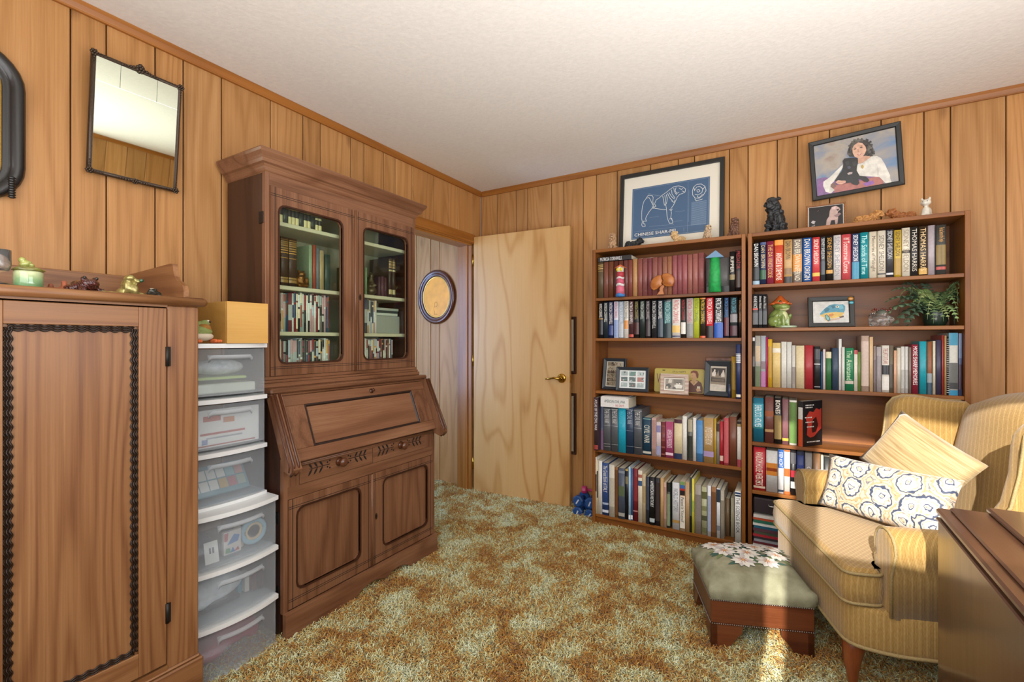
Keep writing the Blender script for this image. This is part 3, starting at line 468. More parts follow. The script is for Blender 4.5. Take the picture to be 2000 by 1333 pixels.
ART={'portrait': [('8f8a88',[(0.0,1.0),(1.0,1.0),(1.0,0.0),(0.0,0.0)]),('7c5a86',[(0.008,0.346),(0.114,0.346),(0.28,0.258),(0.587,0.224),(0.763,0.166),(0.832,0.0),(0.0,0.0)]),('8a5c92',[(0.005,0.211),(0.1,0.282),(0.1,0.063),(0.004,0.075)]),('a8685e',[(0.211,0.146),(0.358,0.149),(0.542,0.14),(0.763,0.166),(0.827,0.08),(0.822,0.001),(0.225,0.007)]),('8c5aa0',[(0.579,0.079),(0.7,0.105),(0.717,0.035),(0.616,0.018)]),('d9d4c8',[(0.704,0.56),(0.772,0.544),(0.818,0.487),(0.852,0.378),(0.907,0.134),(0.904,0.087),(0.919,0.002),(0.852,0.0),(0.781,0.143),(0.547,0.237),(0.51,0.315),(0.533,0.456),(0.56,0.496),(0.643,0.533)]),('cbc6ba',[(0.763,0.36),(0.789,0.287),(0.773,0.178),(0.754,0.185)]),('d9d4c8',[(0.356,0.525),(0.353,0.468),(0.237,0.238),(0.192,0.186),(0.184,0.138),(0.228,0.057),(0.178,0.005),(0.111,0.059),(0.085,0.186),(0.094,0.267),(0.178,0.325)]),('c4beb2',[(0.169,0.159),(0.228,0.057),(0.178,0.005),(0.158,0.045)]),('7a5a4a',[(0.183,0.18),(0.235,0.205),(0.252,0.116),(0.209,0.096),(0.179,0.131)]),('3f3a36',[(0.418,0.712),(0.432,0.79),(0.468,0.894),(0.521,0.932),(0.582,0.93),(0.641,0.895),(0.689,0.844),(0.724,0.749),(0.744,0.66),(0.72,0.587),(0.675,0.578),(0.625,0.588),(0.445,0.636)]),('5a544c',[(0.489,0.894),(0.541,0.916),(0.58,0.893),(0.517,0.85),(0.471,0.759),(0.45,0.734)]),('5a544c',[(0.658,0.823),(0.704,0.756),(0.709,0.656),(0.677,0.619),(0.666,0.704)]),('6a645c',[(0.521,0.93),(0.582,0.924),(0.621,0.886),(0.56,0.892)]),('3f3a36',[(0.462,0.692),(0.457,0.682),(0.447,0.685),(0.443,0.699),(0.448,0.709),(0.458,0.705)]),('2c2825',[(0.451,0.732),(0.442,0.715),(0.426,0.721),(0.419,0.744),(0.428,0.761),(0.444,0.755)]),('4a443f',[(0.441,0.734),(0.435,0.724),(0.426,0.727),(0.422,0.741),(0.427,0.751),(0.437,0.747)]),('5a544c',[(0.468,0.77),(0.46,0.754),(0.444,0.759),(0.437,0.782),(0.446,0.799),(0.462,0.793)]),('2c2825',[(0.464,0.776),(0.457,0.763),(0.444,0.767),(0.439,0.786),(0.446,0.8),(0.459,0.795)]),('2c2825',[(0.461,0.762),(0.454,0.749),(0.442,0.754),(0.437,0.771),(0.444,0.784),(0.456,0.78)]),('4a443f',[(0.485,0.841),(0.476,0.823),(0.46,0.83),(0.453,0.853),(0.462,0.871),(0.478,0.864)]),('2c2825',[(0.467,0.856),(0.462,0.846),(0.453,0.85),(0.449,0.863),(0.454,0.873),(0.463,0.87)]),('5a544c',[(0.457,0.847),(0.45,0.834),(0.438,0.839),(0.433,0.856),(0.44,0.869),(0.452,0.865)]),('6a645c',[(0.506,0.902),(0.497,0.885),(0.481,0.891),(0.474,0.915),(0.483,0.932),(0.499,0.926)]),('5a544c',[(0.505,0.869),(0.497,0.853),(0.482,0.858),(0.475,0.881),(0.484,0.897),(0.499,0.891)]),('4a443f',[(0.495,0.87),(0.485,0.852),(0.468,0.858),(0.461,0.882),(0.471,0.9),(0.487,0.894)]),('5a544c',[(0.551,0.917),(0.542,0.901),(0.527,0.907),(0.521,0.929),(0.529,0.945),(0.544,0.939)]),('5a544c',[(0.526,0.932),(0.519,0.918),(0.506,0.923),(0.5,0.942),(0.508,0.956),(0.521,0.951)]),('6a645c',[(0.548,0.92),(0.539,0.903),(0.523,0.909),(0.516,0.933),(0.525,0.95),(0.541,0.943)]),('6a645c',[(0.57,0.915),(0.562,0.9),(0.549,0.905),(0.543,0.925),(0.551,0.939),(0.564,0.934)]),('4a443f',[(0.574,0.937),(0.567,0.924),(0.556,0.928),(0.551,0.945),(0.557,0.958),(0.569,0.953)]),('6a645c',[(0.589,0.913),(0.58,0.896),(0.565,0.902),(0.559,0.924),(0.567,0.94),(0.582,0.934)]),('5a544c',[(0.619,0.885),(0.611,0.87),(0.596,0.875),(0.59,0.896),(0.598,0.912),(0.613,0.906)]),('6a645c',[(0.627,0.903),(0.62,0.888),(0.606,0.893),(0.6,0.914),(0.608,0.928),(0.622,0.923)]),('5a544c',[(0.619,0.92),(0.612,0.906),(0.599,0.911),(0.593,0.93),(0.601,0.944),(0.614,0.939)]),('3f3a36',[(0.683,0.849),(0.676,0.837),(0.665,0.841),(0.66,0.858),(0.666,0.871),(0.678,0.866)]),('3f3a36',[(0.688,0.875),(0.68,0.859),(0.665,0.864),(0.659,0.886),(0.667,0.902),(0.682,0.896)]),('3f3a36',[(0.677,0.886),(0.669,0.871),(0.656,0.876),(0.65,0.896),(0.658,0.911),(0.671,0.905)]),('4a443f',[(0.712,0.827),(0.706,0.815),(0.695,0.819),(0.69,0.836),(0.696,0.847),(0.707,0.843)]),('3f3a36',[(0.723,0.827),(0.714,0.809),(0.698,0.815),(0.691,0.839),(0.701,0.856),(0.716,0.85)]),('3f3a36',[(0.69,0.825),(0.683,0.814),(0.673,0.818),(0.668,0.834),(0.674,0.845),(0.685,0.841)]),('3f3a36',[(0.714,0.732),(0.709,0.722),(0.7,0.725),(0.696,0.739),(0.701,0.748),(0.71,0.745)]),('4a443f',[(0.732,0.763),(0.723,0.745),(0.706,0.751),(0.7,0.775),(0.709,0.793),(0.725,0.786)]),('4a443f',[(0.734,0.768),(0.726,0.753),(0.713,0.758),(0.707,0.778),(0.715,0.793),(0.728,0.787)]),('5a544c',[(0.734,0.701),(0.727,0.688),(0.716,0.693),(0.711,0.71),(0.717,0.722),(0.729,0.718)]),('6a645c',[(0.746,0.664),(0.74,0.652),(0.729,0.656),(0.724,0.672),(0.731,0.684),(0.742,0.68)]),('3f3a36',[(0.732,0.683),(0.724,0.666),(0.709,0.672),(0.703,0.694),(0.711,0.71),(0.726,0.704)]),('4a443f',[(0.752,0.596),(0.743,0.579),(0.728,0.585),(0.721,0.608),(0.73,0.624),(0.746,0.619)]),('2c2825',[(0.738,0.625),(0.731,0.61),(0.717,0.615),(0.711,0.636),(0.719,0.651),(0.733,0.645)]),('4a443f',[(0.751,0.63),(0.743,0.613),(0.728,0.619),(0.722,0.641),(0.73,0.657),(0.745,0.651)]),('2c2825',[(0.708,0.57),(0.701,0.556),(0.688,0.561),(0.683,0.579),(0.69,0.593),(0.703,0.588)]),('5a544c',[(0.694,0.567),(0.688,0.555),(0.677,0.559),(0.672,0.575),(0.679,0.587),(0.689,0.583)]),('4a443f',[(0.724,0.57),(0.716,0.554),(0.702,0.56),(0.696,0.581),(0.704,0.596),(0.718,0.591)]),('4a443f',[(0.677,0.597),(0.671,0.587),(0.661,0.59),(0.657,0.605),(0.662,0.615),(0.672,0.612)]),('3f3a36',[(0.661,0.586),(0.653,0.571),(0.64,0.576),(0.635,0.595),(0.642,0.609),(0.655,0.604)]),('2c2825',[(0.689,0.594),(0.682,0.58),(0.67,0.585),(0.665,0.603),(0.672,0.616),(0.684,0.612)]),('5a544c',[(0.449,0.688),(0.44,0.672),(0.425,0.677),(0.418,0.7),(0.427,0.716),(0.443,0.71)]),('5a544c',[(0.467,0.681),(0.459,0.667),(0.447,0.672),(0.442,0.69),(0.449,0.703),(0.461,0.699)]),('4a443f',[(0.468,0.685),(0.461,0.672),(0.449,0.677),(0.443,0.694),(0.45,0.707),(0.463,0.703)]),('3f3a36',[(0.669,0.677),(0.662,0.665),(0.652,0.669),(0.647,0.685),(0.653,0.697),(0.664,0.692)]),('3f3a36',[(0.665,0.677),(0.659,0.667),(0.649,0.67),(0.645,0.684),(0.651,0.695),(0.66,0.691)]),('6a645c',[(0.683,0.684),(0.676,0.671),(0.665,0.676),(0.66,0.692),(0.667,0.704),(0.678,0.7)]),('6a645c',[(0.699,0.707),(0.69,0.689),(0.673,0.695),(0.666,0.719),(0.676,0.737),(0.692,0.73)]),('6a645c',[(0.705,0.745),(0.697,0.73),(0.684,0.735),(0.678,0.755),(0.686,0.77),(0.699,0.765)]),('6a645c',[(0.722,0.713),(0.713,0.696),(0.697,0.702),(0.69,0.725),(0.699,0.743),(0.715,0.736)]),('5a544c',[(0.678,0.782),(0.668,0.764),(0.652,0.77),(0.645,0.794),(0.655,0.811),(0.671,0.805)]),('2c2825',[(0.677,0.774),(0.668,0.756),(0.652,0.762),(0.645,0.786),(0.654,0.804),(0.67,0.797)]),('2c2825',[(0.66,0.78),(0.654,0.77),(0.645,0.774),(0.64,0.788),(0.646,0.798),(0.656,0.794)]),('6a645c',[(0.704,0.645),(0.696,0.628),(0.68,0.634),(0.674,0.656),(0.683,0.673),(0.698,0.667)]),('5a544c',[(0.697,0.654),(0.69,0.64),(0.678,0.645),(0.673,0.663),(0.68,0.677),(0.692,0.672)]),('2c2825',[(0.713,0.677),(0.708,0.668),(0.699,0.671),(0.695,0.684),(0.7,0.694),(0.709,0.69)]),('4a443f',[(0.678,0.654),(0.669,0.638),(0.655,0.643),(0.648,0.665),(0.657,0.681),(0.672,0.675)]),('4a443f',[(0.651,0.65),(0.643,0.634),(0.628,0.64),(0.622,0.661),(0.63,0.677),(0.645,0.671)]),('3f3a36',[(0.666,0.644),(0.661,0.633),(0.651,0.636),(0.647,0.651),(0.653,0.662),(0.662,0.658)]),('c79a80',[(0.565,0.593),(0.636,0.592),(0.704,0.552),(0.652,0.513),(0.589,0.469),(0.544,0.469),(0.538,0.553)]),('d4a88e',[(0.483,0.78),(0.506,0.838),(0.559,0.873),(0.608,0.844),(0.644,0.762),(0.651,0.694),(0.627,0.628),(0.595,0.574),(0.554,0.564),(0.505,0.614),(0.484,0.697)]),('3a2c26',[(0.492,0.765),(0.518,0.775),(0.538,0.76),(0.512,0.751)]),('3a2c26',[(0.569,0.773),(0.595,0.783),(0.614,0.766),(0.589,0.756)]),('5c4034',[(0.491,0.779),(0.514,0.793),(0.539,0.778),(0.514,0.784)]),('5c4034',[(0.567,0.794),(0.596,0.803),(0.619,0.784),(0.596,0.793)]),('b88670',[(0.543,0.75),(0.558,0.751),(0.562,0.69),(0.544,0.686)]),('b05048',[(0.533,0.654),(0.568,0.65),(0.594,0.668),(0.577,0.635),(0.552,0.627)]),('eeeae0',[(0.54,0.652),(0.568,0.65),(0.587,0.659),(0.568,0.64)]),('b89a4a',[(0.577,0.424),(0.597,0.433),(0.607,0.389),(0.591,0.353),(0.577,0.383)]),('242322',[(0.354,0.584),(0.377,0.626),(0.454,0.616),(0.534,0.587),(0.542,0.535),(0.527,0.441),(0.517,0.346),(0.547,0.237),(0.625,0.195),(0.661,0.118),(0.64,0.084),(0.601,0.105),(0.564,0.166),(0.529,0.177),(0.54,0.091),(0.508,0.065),(0.459,0.101),(0.43,0.143),(0.368,0.146),(0.309,0.215),(0.231,0.232),(0.34,0.405),(0.361,0.515)]),('343230',[(0.379,0.559),(0.431,0.566),(0.437,0.489),(0.396,0.486)]),('343230',[(0.47,0.527),(0.521,0.526),(0.517,0.445),(0.476,0.442)]),('4c4858',[(0.407,0.458),(0.436,0.464),(0.45,0.426),(0.428,0.401),(0.408,0.424)]),('121110',[(0.386,0.39),(0.422,0.394),(0.461,0.356),(0.44,0.338),(0.399,0.352)]),('b8a8a4',[(0.398,0.327),(0.43,0.342),(0.465,0.333),(0.458,0.299),(0.412,0.295)]),('d0a08a',[(0.246,0.202),(0.279,0.233),(0.32,0.212),(0.371,0.195),(0.374,0.161),(0.326,0.135),(0.275,0.151)]),('c08e78',[(0.277,0.192),(0.36,0.185),(0.363,0.171),(0.286,0.172)])],'dog_lines': [[(0.137,0.391),(0.136,0.515),(0.143,0.638),(0.162,0.726),(0.194,0.78),(0.23,0.786),(0.25,0.735),(0.275,0.653),(0.3,0.585),(0.326,0.595),(0.306,0.645),(0.327,0.717),(0.373,0.751),(0.404,0.789)],[(0.194,0.788),(0.221,0.832),(0.272,0.814),(0.287,0.772),(0.281,0.697),(0.292,0.625)],[(0.404,0.789),(0.454,0.829),(0.504,0.876),(0.554,0.916),(0.613,0.918),(0.67,0.885),(0.704,0.839),(0.698,0.781),(0.664,0.76),(0.63,0.754),(0.601,0.709),(0.58,0.639),(0.55,0.557),(0.52,0.504)],[(0.52,0.504),(0.529,0.426),(0.523,0.337),(0.552,0.256),(0.547,0.227),(0.507,0.232),(0.488,0.3),(0.474,0.378),(0.465,0.501),(0.411,0.514),(0.31,0.56),(0.274,0.568)],[(0.274,0.568),(0.237,0.508),(0.206,0.438),(0.189,0.38),(0.204,0.33),(0.163,0.339)],[(0.137,0.391),(0.147,0.327),(0.139,0.266),(0.156,0.229),(0.187,0.233),(0.183,0.28),(0.162,0.292),(0.161,0.339)],[(0.465,0.501),(0.456,0.594),(0.436,0.591),(0.427,0.677),(0.413,0.771)],[(0.439,0.78),(0.452,0.686),(0.451,0.595)],[(0.459,0.79),(0.473,0.711),(0.462,0.608)],[(0.474,0.809),(0.503,0.719),(0.541,0.649)],[(0.494,0.819),(0.527,0.735),(0.566,0.68)],[(0.524,0.864),(0.533,0.786),(0.571,0.702)],[(0.554,0.893),(0.563,0.824),(0.591,0.756)],[(0.583,0.893),(0.573,0.836),(0.596,0.777),(0.621,0.801)],[(0.622,0.875),(0.651,0.838),(0.67,0.863)],[(0.66,0.813),(0.689,0.784)],[(0.531,0.651),(0.561,0.614),(0.571,0.657)],[(0.274,0.568),(0.28,0.598),(0.31,0.56)],[(0.5,0.493),(0.529,0.471),(0.54,0.499)],[(0.503,0.311),(0.528,0.329),(0.542,0.303)],[(0.789,0.78),(0.804,0.85),(0.842,0.891),(0.898,0.883),(0.943,0.827),(0.956,0.751),(0.923,0.672),(0.876,0.626),(0.825,0.638),(0.793,0.705),(0.789,0.78)],[(0.812,0.774),(0.841,0.84),(0.879,0.844),(0.915,0.791),(0.905,0.721),(0.858,0.689),(0.821,0.713)],[(0.84,0.781),(0.869,0.789),(0.882,0.756),(0.859,0.74),(0.845,0.758)],[(0.82,0.625),(0.839,0.584),(0.913,0.602)],[(0.804,0.85),(0.817,0.787)],[(0.943,0.827),(0.915,0.776)],[(0.849,0.676),(0.867,0.628),(0.914,0.689)]],'dog_thin': [[(0.221,0.866),(0.383,0.779)],[(0.297,0.8),(0.383,0.786)],[(0.578,0.442),(0.695,0.433)],[(0.246,0.39),(0.364,0.395)],[(0.566,0.253),(0.669,0.258)],[(0.244,0.221),(0.566,0.2)],[(0.746,0.806),(0.745,0.214)],[(0.691,0.122),(0.691,0.055)]],'dog_text': [[(0.782,0.568),(0.964,0.56)],[(0.782,0.549),(0.964,0.541)],[(0.781,0.53),(0.963,0.523)],[(0.781,0.511),(0.963,0.504)],[(0.781,0.492),(0.963,0.485)],[(0.781,0.472),(0.963,0.466)],[(0.781,0.453),(0.963,0.447)],[(0.78,0.434),(0.963,0.428)],[(0.78,0.415),(0.962,0.409)],[(0.78,0.396),(0.962,0.391)],[(0.78,0.377),(0.962,0.372)],[(0.78,0.358),(0.962,0.353)],[(0.78,0.338),(0.962,0.334)],[(0.779,0.319),(0.962,0.315)],[(0.779,0.3),(0.961,0.296)],[(0.779,0.281),(0.961,0.277)],[(0.779,0.262),(0.961,0.258)],[(0.779,0.243),(0.961,0.24)],[(0.778,0.223),(0.961,0.221)],[(0.778,0.204),(0.961,0.202)],[(0.778,0.185),(0.96,0.183)],[(0.778,0.166),(0.96,0.164)],[(0.778,0.147),(0.96,0.145)]],'toad': [('cfcdc6',[(0.0,1.0),(1.0,1.0),(1.0,0.0),(0.0,0.0)]),('c4a58c',[(0.353,0.104),(0.564,0.193),(0.756,0.215),(0.756,0.163),(0.546,0.109),(0.412,0.049)]),('d8b45c',[(0.192,0.375),(0.346,0.469),(0.501,0.51),(0.849,0.468),(0.878,0.448),(0.812,0.314),(0.64,0.223),(0.506,0.197),(0.37,0.207),(0.232,0.303)]),('4d93a8',[(0.191,0.41),(0.247,0.528),(0.361,0.696),(0.476,0.828),(0.612,0.871),(0.749,0.836),(0.846,0.853),(0.905,0.76),(0.897,0.586),(0.869,0.466),(0.637,0.5),(0.443,0.479),(0.308,0.437),(0.231,0.372)]),('2f6c80',[(0.304,0.629),(0.4,0.728),(0.479,0.652),(0.442,0.549),(0.346,0.486)]),('2f6c80',[(0.516,0.79),(0.613,0.818),(0.634,0.711),(0.557,0.646)]),('6fb4c0',[(0.71,0.81),(0.827,0.802),(0.867,0.658),(0.752,0.597)]),('3a6c78',[(0.329,0.348),(0.386,0.396),(0.466,0.269),(0.487,0.13),(0.431,0.065),(0.351,0.173)]),('7fb0a8',[(0.349,0.312),(0.387,0.361),(0.447,0.236),(0.449,0.132),(0.39,0.153)]),('c8803c',[(0.444,0.392),(0.541,0.438),(0.6,0.364),(0.523,0.3),(0.446,0.305)]),('e8dcc0',[(0.643,0.763),(0.691,0.794),(0.734,0.756),(0.722,0.686),(0.663,0.691)]),('1c1c1c',[(0.663,0.751),(0.692,0.77),(0.711,0.74),(0.692,0.706),(0.669,0.715)]),('5c4438',[(0.717,0.269),(0.851,0.329),(0.861,0.242),(0.756,0.215)]),('d8b45c',[(0.311,0.245),(0.391,0.102),(0.412,0.049),(0.373,0.075),(0.313,0.176)])]}
# ------------------------------------------------------------------ the room
H=2.44; RX=4.15; RY=-3.6
def struct(mb,name,parent=None,**k): return mb.obj(name,parent,kind='structure' if parent is None else None,**k)
GROOVE=mat('3a1e0b',.8)
ceilm=mat('e9e4dc',.95,name='ceiling_plaster',noise=.05,nscale=60,bump=.5)
struct(MB().box((-1.6,RY-.12,-.05),(RX+.2,.1,0),mat('6b5228',.95)),'floor')
struct(MB().box((-1.6,RY-.12,H),(RX+.2,.1,H+.1),ceilm),'ceiling')
def planks(wall,edges,along,face,out,z0=0,z1=H,gap=.0045):
    for a,b in zip(edges,edges[1:]):
        m=MB()
        if along=='Y': m.box((face-.009*out,a+gap/2,z0),(face,b-gap/2,z1),wplank(),.0022)
        else: m.box((a+gap/2,face-.009*out,z0),(b-gap/2,face,z1),wplank(),.0022)
        m.obj('plank',wall)
wl=struct(MB().box((-.12,RY,0),(-.009,-.96,H),GROOVE).box((-.12,-.96,2.0),(-.009,-.138,H),GROOVE).box((-.12,-.138,0),(-.009,0,H),GROOVE),'wall_left')
PLY=[-3.6,-3.36,-3.2,-3.0,-2.9,-2.75,-2.548,-2.447,-2.291,-2.19,-2.036,-1.807,-1.629,-1.524,-1.32,-1.221,-1.065,-.964]
planks(wl,PLY,'Y',0,1)
planks(wl,[-.964,-.812,-.588,-.413,-.31,-.112],'Y',0,1,2.0); planks(wl,[-.112,0],'Y',0,1)
wb=struct(MB().box((-.009,.009,0),(RX+.1,.12,H),GROOVE),'wall_back')
planks(wb,[0,.157,.336,.441,.646,.748,.901,1.003,1.155,1.385,1.563,1.664,1.868,1.971,2.125,2.227,2.38,2.609,2.784,2.886,3.086,3.24,3.44,3.55,3.78,3.93,RX],'X',0,-1)
wh=struct(MB().box((-1.5,-.061,0),(-.12,.05,H),GROOVE),'wall_hall')
planks(wh,[-1.5,-1.3,-1.1,-.95,-.80,-.646,-.48,-.38,-.177,-.121],'X',-.07,-1)
struct(MB().box((-1.55,-2.6,0),(-1.5,.05,H),mat('b9a888',.9)).box((-1.5,-2.6,0),(-.12,-2.55,H),mat('b9a888',.9)),'wall_corridor')
# right wall with a window, rear wall with two windows (both behind or beside the camera)
def wall_with_holes(name,plane,a0,a1,holes,thick,out):
    m=MB(); M=wplank('Z')
    def seg(a,b,z0,z1):
        if b-a<.002 or z1-z0<.002: return
        if plane[0]=='X': m.box((plane[1],a,z0),(plane[1]+thick*out,b,z1),M)
        else: m.box((a,plane[1],z0),(b,plane[1]+thick*out,z1),M)
    x=a0
    for h0,h1,z0,z1 in sorted(holes):
        seg(x,h0,0,H); seg(h0,h1,0,z0); seg(h0,h1,z1,H); x=h1
    seg(x,a1,0,H); return struct(m,name)
REARWIN=[(2.0,3.5,.80,2.38)]
SIDEWIN=[(-3.3,-1.5,.9,2.1)]
wr=wall_with_holes('wall_rear',('Y',RY),-.12,RX+.1,REARWIN,.12,-1)
wx=wall_with_holes('wall_right',('X',RX),RY,.12,SIDEWIN,.12,1)
ys=[0,-.2,-.31,-.5,-.62,-.85,-1.02]; planks(wx,[-1.02,-.85,-.62,-.5,-.31,-.2,0],'Y',RX-.009,-1)
k=-3.3
tops=[-3.6,-3.42,-3.3]; planks(wx,tops,'Y',RX-.009,-1)
tp=[-3.3,-3.1,-3.0,-2.8,-2.68,-2.45,-2.3,-2.12,-2.0,-1.78,-1.66,-1.5]; planks(wx,tp,'Y',RX-.009,-1,2.1,H); planks(wx,[-1.5,-1.32,-1.2,-1.02],'Y',RX-.009,-1)
white=mat('d8d4c8',.5)
for i,(a,b,z0,z1) in enumerate(REARWIN):
    m=MB(PL((0,RY,0),X3,Z3)); m.frame(a,b,z0,z1,[(0,0),(0,.01),(.012,.01),(.012,-.08)],white); wn=struct(m,'window_%d'%(i+1))
    m=MB(); m.box((2.075,RY-.05,z0),(2.18,RY-.03,z1),white).box((2.18,RY-.05,z0),(b,RY-.03,1.6),white); m.obj('sun_mask',wn)  # unseen panels added in the window to shape the sun patches indoors
for i,(a,b,z0,z1) in enumerate(SIDEWIN):
    m=MB(PL((RX,0,0),Y3,Z3)); m.frame(a,b,z0,z1,[(0,.0),(0,-.01),(.05,-.01),(.05,.08)],white); m.box((-2.22,z0,0),(-2.18,z1,.03),white); struct(m,'window_3')
# crown strips
CR=[(0,0),(.0,.028),(.006,.03),(.012,.02),(.014,.006),(.014,0)]
m=MB(); m.prism([(-.0,2.44),(.022,2.44),(.02,2.425),(.013,2.408),(.012,2.402),(0,2.402)],RY,0,wtrim('Y'),Matrix(((1,0,0,0),(0,0,1,0),(0,1,0,0),(0,0,0,1)))); struct(m,'trim_1')
m=MB(); m.prism([(-.0,2.44),(.022,2.44),(.02,2.425),(.013,2.408),(.012,2.402),(0,2.402)],0.02,RX,wtrim('X'),Matrix(((0,0,1,0),(-1,0,0,0),(0,1,0,0),(0,0,0,1)))); struct(m,'trim_2')
m=MB(); m.prism([(-.0,2.44),(.022,2.44),(.02,2.425),(.013,2.408),(.012,2.402),(0,2.402)],RY,0,wtrim('Y'),Matrix(((-1,0,0,RX-.009),(0,0,1,0),(0,1,0,0),(0,0,0,1)))); struct(m,'trim_3')
# door casing and jamb
m=MB(); T=wtrim('Y'); TZ=wtrim('Z')
m.box((0,-1.03,1.992),(.017,-.105,2.07),T,.003).box((.017,-1.03,2.0),(.024,-.105,2.02),T,.003)
m.box((-.12,-.96,1.98),(.004,-.13,2.0),T,.002); struct(m,'trim_4')
m=MB(); m.box((-.121,-.139,0),(.004,-.127,1.985),TZ,.002).box((-.075,-.15,0),(-.03,-.137,1.982),TZ,.002)
m.box((-.121,-.972,0),(.004,-.958,1.985),TZ,.002).box((0,-1.03,0),(.017,-.962,2.0),TZ,.003).box((-.14,-.137,0),(-.12,-.08,2.03),TZ,.002); struct(m,'door_1')
# the open flush door
ang=math.radians(3.2); DR=PL((.021,-.130,.018),(cos(ang),sin(ang),0),Z3)
d=MB(DR); d.box((.0,0,-.035),(.813,2.03,0),wbirch(),.0015); door=struct(d,'door_2')
m=MB(DR); c=(.752,.93)
m.lathe([(0.0,0),(.034,0),(.034,.004),(.028,.009),(.018,.012),(.016,.03),(.018,.034),(0,.034)],20,BRASS,c=c)
m.tube([(c[0],c[1],.026),(c[0],c[1],.045),(c[0]-.012,c[1]+.001,.052),(c[0]-.04,c[1]+.004,.054),(c[0]-.075,c[1]-.003,.053),(c[0]-.105,c[1]-.006,.052)],[.011,.011,.01,.008,.007,.005],8,BRASS); h=m.obj('lever_handle',door); h['label']='polished brass lever handle'
m=MB(DR); m.box((.813,.9,-.029),(.815,.958,-.006),BRASS).box((.815,.92,-.024),(.823,.94,-.011),BRASS,.002); m.obj('latch_plate',door)
for z in (.18,1.0,1.8):
    m=MB(DR); m.tube([(-.006,z,.002),(-.006,z+.09,.002)],.006,8,BRASS); m.obj('hinge',door)
# ------------------------------------------------------------------ shag carpet: one countless pile
cm=D.materials.new('shag_pile'); cm.use_nodes=True; n=cm.node_tree.nodes; L=cm.node_tree.links; b=n['Principled BSDF']; b.inputs['Roughness'].default_value=.85; b.inputs['Sheen Weight'].default_value=.25; b.inputs['Specular IOR Level'].default_value=.2
ge=n.new('ShaderNodeNewGeometry'); oi=n.new('ShaderNodeObjectInfo'); fl=n.new('ShaderNodeMapping'); fl.inputs['Scale'].default_value=(1,1,0); L.new(ge.outputs['Position'],fl.inputs['Vector'])
n1=n.new('ShaderNodeTexNoise'); n1.inputs['Scale'].default_value=6.5; n1.inputs['Detail'].default_value=4; n1.inputs['Roughness'].default_value=.62; n1.inputs['Distortion'].default_value=.5; L.new(fl.outputs[0],n1.inputs['Vector'])
f=math_node(n,L,'MULTIPLY_ADD',math_node(n,L,'SUBTRACT',oi.outputs['Random'],.5),.24,n1.outputs[0])
cr=n.new('ShaderNodeValToRGB'); e=cr.color_ramp.elements; e[0].position=.3; e[0].color=lin('a0691f'); e[1].position=.74; e[1].color=lin('e2e8cc')
for p,c in ((.39,'b27c30'),(.455,'bf9346'),(.52,'c9b570'),(.585,'d2d09e')): q=e.new(p); q.color=lin(c)
L.new(f,cr.inputs[0]); L.new(cr.outputs[0],b.inputs['Base Color'])
m=MB(); i=m.mi(mat('5e421c',.95))
for x0,x1,y0,y1 in ((.005,3.6,-3.0,-.0),(-1.4,-.0,-1.3,-.075)):
    m.F([m.V((x0,y0,.002)),m.V((x1,y0,.002)),m.V((x1,y1,.002)),m.V((x0,y1,.002))],i)
carpet=m.obj('carpet'); tag(carpet,'wall to wall gold and straw mottled shag carpet','carpet',kind='stuff')
ng=D.node_groups.new('shag','GeometryNodeTree'); ng.interface.new_socket('Geometry',in_out='INPUT',socket_type='NodeSocketGeometry'); ng.interface.new_socket('Geometry',in_out='OUTPUT',socket_type='NodeSocketGeometry')
N=ng.nodes; LK=ng.links; gi=N.new('NodeGroupInput'); go=N.new('NodeGroupOutput')
ds=N.new('GeometryNodeDistributePointsOnFaces'); ds.inputs['Density'].default_value=46000; LK.new(gi.outputs[0],ds.inputs['Mesh'])
bz=N.new('GeometryNodeCurveQuadraticBezier'); bz.inputs['Resolution'].default_value=4; bz.inputs['Start'].default_value=(0,0,0); bz.inputs['Middle'].default_value=(.003,0,.025); bz.inputs['End'].default_value=(.016,.002,.025)
cc=N.new('GeometryNodeCurvePrimitiveCircle'); cc.inputs['Resolution'].default_value=3; cc.inputs['Radius'].default_value=.0016
c2m=N.new('GeometryNodeCurveToMesh'); LK.new(bz.outputs[0],c2m.inputs[0]); LK.new(cc.outputs[0],c2m.inputs[1])
sm=N.new('GeometryNodeSetMaterial'); sm.inputs['Material'].default_value=cm; LK.new(c2m.outputs[0],sm.inputs[0])
ip=N.new('GeometryNodeInstanceOnPoints'); LK.new(ds.outputs['Points'],ip.inputs['Points']); LK.new(sm.outputs[0],ip.inputs['Instance'])
rv=N.new('FunctionNodeRandomValue'); rv.data_type='FLOAT_VECTOR'; rv.inputs[0].default_value=(-.45,-.5,0); rv.inputs[1].default_value=(.45,.35,6.283); LK.new(rv.outputs[0],ip.inputs['Rotation'])
rs=N.new('FunctionNodeRandomValue'); rs.data_type='FLOAT'; rs.inputs[2].default_value=.7; rs.inputs[3].default_value=1.25; LK.new(rs.outputs[1],ip.inputs['Scale'])
jg=N.new('GeometryNodeJoinGeometry'); LK.new(gi.outputs[0],jg.inputs[0]); LK.new(ip.outputs[0],jg.inputs[0]); LK.new(jg.outputs[0],go.inputs[0])
md=carpet.modifiers.new('shag','NODES'); md.node_group=ng
